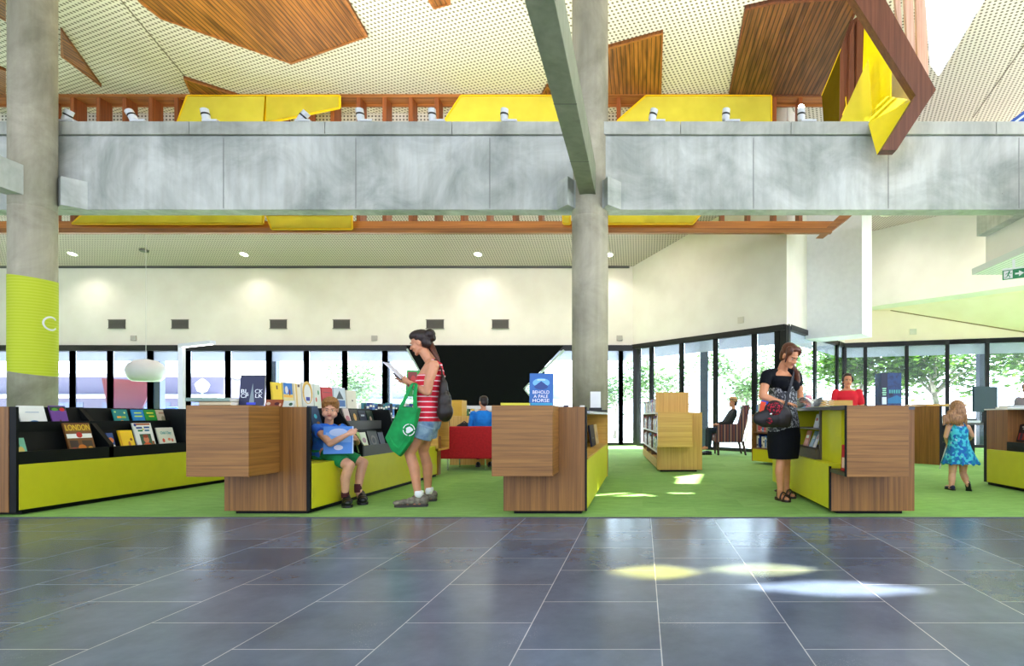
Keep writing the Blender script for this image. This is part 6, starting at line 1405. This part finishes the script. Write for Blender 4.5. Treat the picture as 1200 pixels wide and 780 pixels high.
for s_, e_ in ((RS, q2(893.5, 464, 5.72)), (LS, q2(937, 461, 6.12))):
    d = (e_ - s_).normalized(); x = d.cross(Vector((0, 1, 0))).normalized(); y = d.cross(x); e2 = s_ + d * 0.11
    b.rings([ring(s_ - d * 0.03, x, y, 0.045, 0.045, 16, 2), ring(s_, x, y, 0.062, 0.062, 16, 2), ring(e2, x, y, 0.06, 0.06, 16, 2)])
blend('top', b, M_blk, w2, 0.006, 4)
M_rep = mottled('snakeskin_print', [(44, 46, 50), (150, 152, 156), (70, 72, 78), (188, 190, 192)], 70, 0.8, voronoi=True)
b = MB(); loft(b, [(c, a, d, Lt, Fw) for c, a, d in [(q2(918.5, 506, 5.95), 0.185, 0.142), (q2(918.5, 495, 5.95), 0.186, 0.142), (q2(918, 480, 5.95), 0.162, 0.122), (q2(917.5, 462, 5.94), 0.165, 0.13), (q2(917, 453, 5.93), 0.166, 0.13)]])
blend('tunic', b, M_rep, w2, 0.006, 3)
b = MB(); loft(b, [(c, a, d, Lt, Fw) for c, a, d in [(q2(919, 500, 5.95), 0.182, 0.14), (q2(918.5, 510, 5.95), 0.19, 0.155), (q2(918.2, 524, 5.95), 0.184, 0.155), (q2(918, 537, 5.95), 0.168, 0.14)]])
blend('skirt', b, M_blk, w2, 0.006, 3)
for hip, kn, cf, an, he, to in HL2:
    he = he - Vector((O2.x, O2.y, 0)); to = to - Vector((O2.x, O2.y, 0)); d = (to - he).normalized(); x = Vector((-d.y, d.x, 0)); L = (to - he).length
    mM = flat((40, 22, 18), 0.4); b = MB(); prof = [(-0.03, 0.03), (0.1, 0.036), (0.45, 0.034), (0.72, 0.046), (0.92, 0.036), (1.0, 0.012)]
    ps = [he + d * L * t_ + x * ww for t_, ww in prof] + [he + d * L * t_ - x * ww for t_, ww in reversed(prof)]; b.prism(ps, (0, 0, 0.022)); b.prism([he + x * 0.03 - d * 0.005, he - x * 0.03 - d * 0.005, he - x * 0.028 + d * 0.06, he + x * 0.028 + d * 0.06], (0, 0, 0.035))
    sh = b.obj('sandal', mM, w2, bevel=0.004); bs = MB()
    for t_, hh, ww in ((0.80, 0.062, 0.044), (0.52, 0.082, 0.042)):
        bs.tube([he + d * L * t_ + x * ww * math.cos(a) + Vector((0, 0, 0.02 + (hh - 0.01) * math.sin(a))) for a in [math.pi * k / 8 for k in range(9)]], 0.009, 6)
    c_ = he.lerp(to, 0.16); bs.tube([c_ + x * 0.042 * math.cos(a) + d * 0.046 * math.sin(a) + Vector((0, 0, 0.1)) for a in [2 * math.pi * k / 12 for k in range(13)]], 0.008, 6); bs.tube([he + Vector((0, 0, 0.02)), he + d * 0.0 + Vector((0, 0, 0.1))], 0.01, 6)
    bs.obj('strap', mM, sh, smooth=True)
hb = thing('handbag', 'dark brown handbag with a red patterned flap worn by the woman in black', 'handbag', q2(905, 486, 5.66) + O2)
hO = q2(905, 486, 5.66)
b = MB()
for px, py, rx, ry, rz_ in ((906, 489, 0.15, 0.06, 0.105), (897, 490, 0.11, 0.05, 0.095), (890, 490, 0.07, 0.04, 0.07), (916, 488, 0.11, 0.06, 0.115), (908, 480, 0.11, 0.05, 0.1), (922, 490, 0.05, 0.05, 0.1)): b.ell(q2(px, py, 5.68) - hO, (rx, ry, rz_))
blend('bag_body', b, mottled('dark_leather', [(14, 10, 12), (38, 28, 28)], 9, 0.5), hb, 0.007, 4)
M_redpat = mottled('red_patterned_cloth', [(30, 8, 14), (170, 14, 44), (60, 10, 20), (200, 24, 60)], 90, 0.8, voronoi=True)
b = MB(); b.ell(q2(908, 477, 5.64) - hO, (0.085, 0.045, 0.055)); b.ell(q2(908, 482, 5.625) - hO, (0.06, 0.03, 0.04)); blend('flap', b, M_redpat, hb, 0.006, 3)
b = MB(); b.m(0, True).ell(q2(902, 493, 5.60) - hO, (0.03, 0.018, 0.032)); b.obj('medallion', M_redpat, hb)
b = MB(); b.ell(q2(903.5, 485, 5.60) - hO, (0.014, 0.012, 0.016)); b.obj('clasp', M_chrome, hb, smooth=True)
b = MB(); b.prism([q2(890, 483, 5.66) - hO, q2(892, 470, 5.66) - hO, q2(898, 471, 5.66) - hO, q2(894, 484, 5.66) - hO], (0.0, 0.02, 0)); b.obj('scarf', flat((230, 70, 30)), hb)
b = MB(); b.prism([q2(891.5, 471, 5.665) - hO, q2(893, 468.5, 5.665) - hO, q2(901, 470.5, 5.665) - hO, q2(899, 474, 5.665) - hO], (0.0, 0.02, 0)); b.obj('blue_lining', flat((40, 70, 170)), hb)
def band(path, w, nrm, th=0.006):
    b = MB()
    for i in range(len(path) - 1):
        d = (path[i + 1] - path[i]).normalized(); x = d.cross(Vector(nrm)).normalized() * w
        b.prism([path[i] - x, path[i] + x, path[i + 1] + x, path[i + 1] - x], Vector(nrm).normalized() * th)
    return b
band([q2(p, y, Y) - hO for p, y, Y in ((931, 434.5, 5.97), (929.5, 441, 5.82), (926.5, 452, 5.735), (923.5, 462, 5.735), (921.5, 472, 5.73), (920, 482, 5.70))], 0.016, (-0.4, 0.9, 0)).obj('strap', flat((24, 26, 36), 0.7), hb)

# ---------------------------------------------------------------- seated boy
O3 = Vector((-3.2, 5.66, 0.46))
bo = thing('person', 'young child in a blue T-shirt and green shorts sitting on the lime bench', 'person', O3)
def q3(px, py, Y): return P(px, py, Y) - O3
def X3(x, y, z): return Vector((x, y, z)) - O3
Fw = Vector((0.82, -0.57, 0)); Lt = Vector((0.57, 0.82, 0))
b = MB(); hc = q3(387, 479.5, 5.64); HM, HC = add_head(b, hc, Vector((0.42, -0.88, -0.16)), Vector((0.1, -0.1, 1)), 0.88)
for k_ in (1, -1): b.ell(hc + HM @ Vector((k_ * 0.036, 0.05, -0.04)), (0.033, 0.034, 0.034))
b.ell(hc + HM @ Vector((0, 0.03, -0.07)), (0.048, 0.044, 0.03), HM)
limb(b, [q3(386, 488, 5.66), q3(385.5, 496, 5.68)], [0.038, 0.042])
T3 = [(X3(-3.2, 5.66, 0.48), 0.12, 0.10), (X3(-3.2, 5.66, 0.53), 0.122, 0.10), (X3(-3.205, 5.66, 0.62), 0.105, 0.088), (X3(-3.21, 5.67, 0.72), 0.118, 0.088), (X3(-3.21, 5.68, 0.79), 0.115, 0.06), (X3(-3.21, 5.68, 0.815), 0.05, 0.035)]
loft(b, [(c, a, d, Lt, Fw) for c, a, d in T3])
RS, LS = X3(-3.25, 5.56, 0.775), X3(-3.12, 5.78, 0.775)
el, ha = q3(387, 519.5, 5.36), q3(407, 509, 5.34)
limb(b, [RS, RS.lerp(el, 0.5), el, el.lerp(ha, 0.5), ha], [0.04, 0.036, 0.032, 0.029, 0.021])
add_hand(b, ha, (0.85, 0.1, 0.4), (0.1, 0.95, 0.1), side=1, curl=(30, 32, 34, 36), s=0.7, thumb=25)
el2, ha2 = X3(-3.0, 5.86, 0.62), X3(-2.90, 5.66, 0.66)
limb(b, [LS, el2, ha2], [0.04, 0.032, 0.021]); add_hand(b, ha2, (0.3, -0.9, 0.3), (-0.8, -0.3, 0), side=-1, curl=(25, 28, 30, 32), s=0.7, thumb=25)
L3 = [(X3(-3.16, 5.58, 0.53), q3(409.5, 545, 5.50), q3(404.5, 560, 5.50), q3(404.5, 579, 5.52), Vector((-2.99, 5.62, 0.0)), Vector((-2.86, 5.42, 0.0))),
      (X3(-3.14, 5.73, 0.53), q3(425.5, 542, 5.78), q3(422, 556, 5.74), q3(419.5, 573, 5.72), Vector((-2.93, 5.80, 0.0)), Vector((-2.80, 5.60, 0.0)))]
for hip, kn, cf, an, he, to in L3:
    limb(b, [hip, hip.lerp(kn, 0.5), kn, cf, an], [0.07, 0.062, 0.05, 0.045, 0.032]); zo = Vector((0, 0, 0.004)); foot(b, an, he - O3 + zo, to - O3 + zo)
blend('body', b, M_skin3, bo, 0.0045, 4); face_parts(bo, HM, HC, 0.88)
b = MB(); g = lambda p: HC + HM @ (Vector(p) * 0.88)
b.ell(g((0, -0.025, 0.058)), (0.083, 0.094, 0.078), HM); b.ell(g((0, -0.05, 0.02)), (0.08, 0.07, 0.07), HM); b.ell(g((0, 0.04, 0.10)), (0.062, 0.044, 0.03), HM)
for k in range(26):
    a = rnd.uniform(0, 6.28); rr = rnd.uniform(0.02, 0.07); p = (rr * math.cos(a), rr * math.sin(a) - 0.01, 0.118 - rr * 0.3); b.cap(g(p), 0.012, g((p[0] * 1.2, p[1] * 1.2 + 0.01, p[2] + 0.022)), 0.005, 6)
blend('hair', b, M_hair_bl, bo, 0.005, 2)
M_bt = mottled('blue_tshirt', [(24, 84, 190), (40, 120, 226)], 9, 0.85)
b = MB(); loft(b, [(c, a + 0.014, d + 0.016, Lt, Fw) for c, a, d in T3[:4]] + [(X3(-3.21, 5.68, 0.79), 0.125, 0.068, Lt, Fw), (X3(-3.21, 5.68, 0.822), 0.062, 0.045, Lt, Fw)])
for s_, e_ in ((RS, el), (LS, el2)):
    d = (e_ - s_).normalized(); x = d.cross(Vector((0, 1, 0))).normalized(); y = d.cross(x); b.rings([ring(s_ - d * 0.03, x, y, 0.04, 0.04, 16, 2), ring(s_ + d * 0.01, x, y, 0.052, 0.052, 16, 2), ring(s_ + d * 0.12, x, y, 0.058, 0.058, 16, 2)])
ts = blend('t_shirt', b, M_bt, bo, 0.005, 3)
b = MB(); c_ = X3(-3.21, 5.67, 0.735) + Fw * 0.108
for k, (u, v, r_) in enumerate(((-0.03, 0.0, 0.022), (0.0, 0.012, 0.024), (0.03, 0.0, 0.022), (0.055, 0.01, 0.014))): b.ell(c_ + Lt * u + Vector((0, 0, v)), (r_, r_ * 0.5, r_ * 0.8), frame(Fw), 10, 6)
b.obj('red_motif', flat((220, 60, 40)), bo, smooth=True)
M_gs = mottled('green_shorts', [(10, 110, 60), (20, 144, 80)], 12, 0.85)
b = MB(); loft(b, [(X3(-3.2, 5.66, 0.465), 0.135, 0.115, Lt, Fw), (X3(-3.2, 5.66, 0.56), 0.135, 0.112, Lt, Fw)])
for hip, kn, *_ in L3:
    e_ = hip.lerp(kn, 0.80); d = (e_ - hip).normalized(); x = d.cross(Vector((0, 0, 1))).normalized(); y = d.cross(x); b.rings([ring(hip, x, y, 0.075, 0.075, 18, 2), ring(e_, x, y, 0.072, 0.064, 18, 2)])
blend('shorts', b, M_gs, bo, 0.005, 3)
M_bs = flat((14, 14, 16), 0.4)
for hip, kn, cf, an, he, to in L3:
    shoe(bo, he - O3 + Vector((0, 0, 0.004)), to - O3 + Vector((0, 0, 0.004)), [M_bs, flat((24, 24, 26))], 0.05, 0.115)
    MB().lathe([(0.034, -0.03), (0.036, 0.0), (0.036, 0.055), (0.03, 0.057)], c=an, n=14).obj('sock', striped('maroon_sock', [(0, (90, 20, 30)), (0.5, (50, 14, 20))], 0.02), bo, smooth=True)
cover_book('large light blue picture book held on the lap of the seated child', (-2.965, 5.44, 0.53), (R(-10), 0, R(26)), 0.26, 0.27, 0.012, (60, 130, 214), [('r', 0, 0.16, 0.22, 0.1, (110, 160, 224)), ('o', 0.0, 0.21, 0.16, 0.08, (170, 190, 226)), ('o', 0.0, 0.06, 0.08, 0.05, (216, 214, 236)), ('o', -0.06, 0.13, 0.06, 0.04, (90, 190, 220)), ('r', 0.125, 0.135, 0.01, 0.27, (200, 220, 240))])

# ---------------------------------------------------------------- little girl from behind
O4 = Vector((XW(1120, 6.75), 6.75, 0.004)); gi = thing('person', 'small child with long light brown hair in a turquoise dress walking away', 'person', O4)
def q4(px, py, Y): return P(px, py, Y) - O4
Fw = Vector((0.1, 0.99, 0)); Lt = Vector((0.99, -0.1, 0))
b = MB(); hc = q4(1121, 481, 6.77); HM, HC = add_head(b, hc, Vector((0.15, 0.97, -0.15)), Vector((0, 0.1, 1)), 0.86)
limb(b, [q4(1121.5, 489, 6.74), q4(1122, 497, 6.74)], [0.036, 0.04])
T4 = [(q4(1124, 531, 6.75), 0.11, 0.085), (q4(1123.5, 518, 6.75), 0.095, 0.078), (q4(1123, 506, 6.75), 0.105, 0.08), (q4(1122.5, 499, 6.75), 0.105, 0.055), (q4(1122, 496, 6.75), 0.05, 0.035)]
loft(b, [(c, a, d, Lt, Fw) for c, a, d in T4])
S1, S2 = q4(1111.5, 500.5, 6.75), q4(1134, 500.5, 6.72)
limb(b, [S1, q4(1108.5, 511, 6.78), q4(1110.5, 520, 6.92)], [0.034, 0.028, 0.02]); add_hand(b, q4(1110.5, 520.5, 6.93), (0, 0.4, -0.9), (0.9, 0.1, 0), side=1, curl=(30, 30, 34, 36), s=0.62)
limb(b, [S2, q4(1139, 510, 6.76), q4(1137, 514, 6.94)], [0.034, 0.028, 0.02]); add_hand(b, q4(1137, 514, 6.95), (-0.2, 0.9, 0.1), (-0.9, 0, 0), side=-1, curl=(30, 30, 34, 36), s=0.62)
L4 = [(q4(1118, 533, 6.75), q4(1116, 554, 6.77), q4(1115.5, 561, 6.76), q4(1115, 571, 6.76)), (q4(1129, 533, 6.76), q4(1128.5, 554, 6.86), q4(1131, 560, 6.74), q4(1133.5, 566, 6.62))]
for hp, kn, cf, an in L4: limb(b, [hp, hp.lerp(kn, 0.5), kn, cf, an], [0.062, 0.052, 0.04, 0.041, 0.026])
foot(b, L4[0][3], Vector((-0.045, -0.04, 0.0)), Vector((-0.055, 0.12, 0.0)))
b.cap(L4[1][3], 0.026, q4(1135, 572, 6.66), 0.02)
blend('body', b, M_skin3, gi, 0.0045, 4); face_parts(gi, HM, HC, 0.86)
b = MB(); g = lambda p: HC + HM @ (Vector(p) * 0.86)
b.ell(g((0, -0.03, 0.045)), (0.09, 0.095, 0.09), HM); b.ell(g((0, -0.06, -0.02)), (0.095, 0.065, 0.09), HM); b.ell(q4(1114.5, 487, 6.70), (0.06, 0.05, 0.075)); b.ell(q4(1127, 487, 6.70), (0.06, 0.05, 0.08)); b.ell(q4(1110, 493, 6.70), (0.045, 0.035, 0.045)); b.ell(q4(1121, 491, 6.68), (0.09, 0.04, 0.07))
for k in range(16): px = 1106 + k * 1.75; b.cap(q4(px, 487, 6.69), 0.018, q4(px + rnd.uniform(-1.5, 1), 497.5 + rnd.uniform(-2, 2), 6.68), 0.007, 6)
blend('hair', b, M_hair_lb, gi, 0.005, 3)
M_dress = mottled('turquoise_floral', [(20, 130, 170), (70, 190, 210), (24, 100, 180), (150, 200, 220)], 34, 0.85, voronoi=True)
b = MB(); loft(b, [(q4(1125.5, 543, 6.75), 0.20, 0.16, Lt, Fw), (q4(1125, 536, 6.75), 0.18, 0.145, Lt, Fw), (q4(1124, 524, 6.75), 0.13, 0.11, Lt, Fw), (q4(1123, 513, 6.75), 0.106, 0.09, Lt, Fw), (q4(1123, 504, 6.75), 0.112, 0.088, Lt, Fw), (q4(1122.5, 499, 6.75), 0.095, 0.065, Lt, Fw)])
for sx in (-0.06, 0.06): b.tube([q4(1122.5, 501, 6.75) + Vector((sx, -0.07, 0)), q4(1122.5, 495.5, 6.75) + Vector((sx, 0, 0)), q4(1122.5, 501, 6.75) + Vector((sx, 0.07, 0))], 0.014, 8)
for k in range(10):
    a = 2 * math.pi * k / 10; top = q4(1124, 524, 6.75) + Vector((0.12 * math.cos(a), 0.1 * math.sin(a), 0)); bot = q4(1125.5, 542.5, 6.75) + Vector((0.205 * math.cos(a), 0.165 * math.sin(a), 0)); b.cap(top, 0.006, bot, 0.02, 6)
blend('dress', b, M_dress, gi, 0.005, 3)
M_nv = flat((40, 44, 80), 0.6)
shoe(gi, Vector((-0.05, -0.055, 0.0)), Vector((-0.058, 0.115, 0.0)), [M_nv, M_blackm], 0.034, 0.05, 0.014)
shoe(gi, q4(1133.5, 566, 6.6), q4(1136, 579.5, 6.67), [M_nv, M_blackm], 0.034, 0.05, 0.014)
sk_ = thing('white_rod', 'thin white rod held low by the small child in the turquoise dress', 'rod', O4 + q4(1111, 520, 6.95)); MB().tube([(0.02, 0.01, 0.09), (-0.095, 0.02, -0.31)], 0.008, 8).obj('shaft', M_white, sk_)

# ---------------------------------------------------------------- helpers for the smaller figures
def seated(loc, fwd, lab, hair, shirt, trou, s=1.0, skinm=M_skin1, hat=None, lean=0.0, shoes=M_bs, arms='lap', hairstyle='short', headfwd=None):
    f = Vector(fwd).normalized(); l = Vector((f.y, -f.x, 0)); t = thing('person', lab, 'person', loc); U = Vector((0, 0, 1))
    A = lambda a, b_, c: (l * a + f * b_ + U * c) * s
    b = MB(); hf = Vector(headfwd).normalized() if headfwd else f
    HM, HC = add_head(b, A(0, -0.1 - lean, 0.78), hf, U, s); limb(b, [A(0, -0.11 - lean, 0.7), A(0, -0.12 - lean, 0.6)], [0.05 * s, 0.055 * s])
    T = [(A(0, 0, 0.02), 0.17, 0.12), (A(0, 0, 0.1), 0.17, 0.12), (A(0, -0.03 - lean * .3, 0.26), 0.15, 0.11), (A(0, -0.08 - lean * .7, 0.45), 0.175, 0.12), (A(0, -0.11 - lean, 0.57), 0.17, 0.075), (A(0, -0.11 - lean, 0.62), 0.07, 0.05)]
    loft(b, [(c, a * s, d * s, l, f) for c, a, d in T])
    arm = []
    for k in (1, -1):
        sh, elb, wr = A(k * 0.19, -0.1 - lean, 0.55), A(k * 0.25, 0.0, 0.27), A(k * 0.15, 0.22, 0.24); arm.append((sh, elb, wr))
        limb(b, [sh, elb, wr], [0.052 * s, 0.042 * s, 0.026 * s]); add_hand(b, wr, f + U * -0.1 - l * k * 0.3, -U, side=-k, s=0.92 * s)
    leg = []
    for k in (1, -1):
        hp, kn, an = A(k * 0.09, 0.02, 0.08), A(k * 0.12, 0.44, 0.09), A(k * 0.12, 0.46, -0.33); leg.append((hp, kn, an))
        limb(b, [hp, kn, an], [0.085 * s, 0.058 * s, 0.036 * s]); limb(b, [an, an + (f * 0.14 + U * -0.05) * s], [0.035 * s, 0.025 * s])
    blend('body', b, skinm, t, 0.008, 3); face_parts(t, HM, HC, s)
    b = MB(); g = lambda p: HC + HM @ (Vector(p) * s)
    b.ell(g((0, -0.03, 0.05)), tuple(v * s for v in (0.084, 0.095, 0.082)), HM); b.ell(g((0, -0.06, -0.01)), tuple(v * s for v in (0.075, 0.055, 0.075)), HM); b.ell(g((0, 0.035, 0.1)), tuple(v * s for v in (0.06, 0.045, 0.026)), HM)
    if hairstyle == 'bob':
        for k in (1, -1): b.ell(g((k * 0.075, -0.01, 0.0)), tuple(v * s for v in (0.024, 0.05, 0.06)), HM)
        b.ell(g((0.0, 0.0, 0.115)), tuple(v * s for v in (0.07, 0.07, 0.03)), HM)
    blend('hair', b, hair, t, 0.008, 3)
    b = MB(); loft(b, [(c, (a + 0.015) * s, (d + 0.015) * s, l, f) for c, a, d in T[1:5]] + [(T[5][0], 0.085 * s, 0.065 * s, l, f)])
    for sh, elb, wr in arm: limb(b, [sh, elb, wr.lerp(elb, 0.15 if hat else 0.8)], [0.064 * s, 0.056 * s, 0.042 * s])
    blend('shirt', b, shirt, t, 0.008, 3)
    b = MB(); loft(b, [(A(0, 0, 0.0), 0.185 * s, 0.14 * s, l, f), (A(0, 0, 0.14), 0.18 * s, 0.135 * s, l, f)])
    for hp, kn, an in leg: limb(b, [hp, kn, an], [0.095 * s, 0.07 * s, 0.055 * s])
    blend('trousers', b, trou, t, 0.008, 3)
    for hp, kn, an in leg: zz = Vector((0, 0, -0.45 * s)); p = Vector((an.x, an.y, 0)); shoe(t, p - f * 0.06 * s + Vector((0, 0, -loc[2] + 0.004)), p + f * 0.2 * s + Vector((0, 0, -loc[2] + 0.004)), [shoes, M_blackm], 0.045, 0.07)
    if hat:
        b = MB(); hc_ = g((0, -0.01, 0.06)); up_ = (HM @ Vector((0, -0.1, 1))).normalized(); q = up_.to_track_quat('Z', 'Y').to_matrix().to_4x4(); Mh = Matrix.Translation(hc_) @ q
        b.lathe([(0.001, 0.095), (0.07, 0.09), (0.088, 0.06), (0.094, 0.0), (0.15, -0.012), (0.15, -0.02), (0.092, -0.012), (0.08, 0.03)], n=24, M=Mh); b.obj('sun_hat', hat, t, smooth=True)
        MB().lathe([(0.0955, 0.004), (0.097, 0.004), (0.095, 0.028), (0.0935, 0.028)], n=24, M=Mh).obj('hat_band', flat((70, 46, 30)), t)
    return t
seated((XW(848, 13.0) + 0.06, 13.03, 0.49), (-1, -0.1, 0), 'elderly person in a tan sun hat and dark jacket sitting by the glazing', M_hair_dk, flat((14, 20, 22), 0.8), flat((24, 40, 52), 0.9), 0.92, hat=flat((186, 146, 92), 0.8), lean=0.08)
seated((XW(565, 9.42), 9.50, 0.46), (-0.25, 0.97, 0), 'person in a bright blue shirt seated on the red sofa with back turned', M_hair_dk, mottled('bright_blue_shirt', [(10, 110, 200), (24, 140, 232)], 9, 0.85), flat((50, 50, 60), 0.9), 0.86, lean=-0.02, headfwd=(-0.6, 0.8, -0.1))
def standing(loc, fwd, lab, hair, shirt, trou, s, skinm=M_skin1, hairstyle='bob'):
    f = Vector(fwd).normalized(); l = Vector((f.y, -f.x, 0)); t = thing('person', lab, 'person', loc); U = Vector((0, 0, 1)); A = lambda a, b_, c: (l * a + f * b_ + U * c) * s
    b = MB(); HM, HC = add_head(b, A(0, 0.02, 1.52), f, U, s); limb(b, [A(0, 0, 1.45), A(0, -0.01, 1.36)], [0.05 * s, 0.055 * s])
    T = [(A(0, 0, 0.82), 0.165, 0.12), (A(0, 0, 0.92), 0.17, 0.12), (A(0, 0, 1.06), 0.14, 0.1), (A(0, 0, 1.24), 0.165, 0.12), (A(0, -0.01, 1.34), 0.16, 0.07), (A(0, -0.01, 1.39), 0.07, 0.05)]
    loft(b, [(c, a * s, d * s, l, f) for c, a, d in T]); arm = []
    for k in (1, -1):
        sh, elb, wr = A(k * 0.185, 0, 1.32), A(k * 0.24, 0.02, 1.04), A(k * 0.17, 0.2, 0.97); arm.append((sh, elb, wr)); limb(b, [sh, elb, wr], [0.052 * s, 0.042 * s, 0.026 * s]); add_hand(b, wr, f - l * k * 0.2, -U, side=-k, s=0.9 * s)
        limb(b, [A(k * 0.09, 0, 0.84), A(k * 0.1, 0.02, 0.46), A(k * 0.1, 0, 0.09)], [0.085 * s, 0.055 * s, 0.036 * s]); limb(b, [A(k * 0.1, 0, 0.07), A(k * 0.11, 0.13, 0.035)], [0.035 * s, 0.025 * s])
    blend('body', b, skinm, t, 0.008, 3); face_parts(t, HM, HC, s)
    b = MB(); g = lambda p: HC + HM @ (Vector(p) * s)
    for c, r_ in (((0, -0.03, 0.055), (0.088, 0.097, 0.085)), ((0, -0.06, -0.01), (0.08, 0.055, 0.07)), ((0, 0.03, 0.105), (0.066, 0.05, 0.028)), ((0.078, 0.0, 0.03), (0.024, 0.045, 0.05)), ((-0.078, 0.0, 0.03), (0.024, 0.045, 0.05))): b.ell(g(c), tuple(v * s for v in r_), HM)
    blend('hair', b, hair, t, 0.008, 3)
    b = MB(); loft(b, [(c, (a + 0.016) * s, (d + 0.016) * s, l, f) for c, a, d in T[:5]] + [(T[5][0] - U * 0.03, 0.09 * s, 0.065 * s, l, f)])
    for sh, elb, wr in arm: limb(b, [sh, sh.lerp(elb, 0.6)], [0.066 * s, 0.06 * s])
    blend('shirt', b, shirt, t, 0.008, 3)
    b = MB(); loft(b, [(A(0, 0, 0.78), 0.18 * s, 0.135 * s, l, f), (A(0, 0, 0.95), 0.178 * s, 0.13 * s, l, f)])
    for k in (1, -1): limb(b, [A(k * 0.09, 0, 0.84), A(k * 0.1, 0.02, 0.46), A(k * 0.1, 0, 0.14)], [0.095 * s, 0.07 * s, 0.06 * s])
    blend('trousers', b, trou, t, 0.008, 3)
    for k in (1, -1): p = A(k * 0.1, 0, 0); shoe(t, p - f * 0.06, p + f * 0.18, [M_bs, M_blackm], 0.042, 0.07)
    return t
standing((XW(993, 9.25), 9.25, 0.004), (-0.2, -0.98, 0), 'person with short dark hair in a red top facing us behind the counter', M_hair_dk, flat((214, 24, 44), 0.85), flat((50, 50, 60), 0.9), 0.97, M_skin2)
standing((XW(1206, 8.2), 8.2, 0.004), (-0.9, -0.3, 0), 'person with dark hair just entering the right edge of the picture', M_hair_dk, flat((150, 140, 150), 0.85), flat((50, 50, 60), 0.9), 0.855, M_skin2)
bp = thing('backpack', 'black backpack lying on the red sofa beside the person in blue', 'backpack', (XW(543, 9.4), 9.5, 0.45))
b = MB(); b.ell((0, 0, 0.17), (0.2, 0.13, 0.17)); b.ell((0.03, -0.02, 0.24), (0.13, 0.1, 0.09)); blend('pack_body', b, flat((14, 16, 22), 0.7), bp, 0.01, 3)
MB().tube([(-0.08, -0.05, 0.3), (0, -0.05, 0.36), (0.08, -0.05, 0.3)], 0.01, 8).obj('handle', flat((30, 32, 40)), bp, smooth=True)
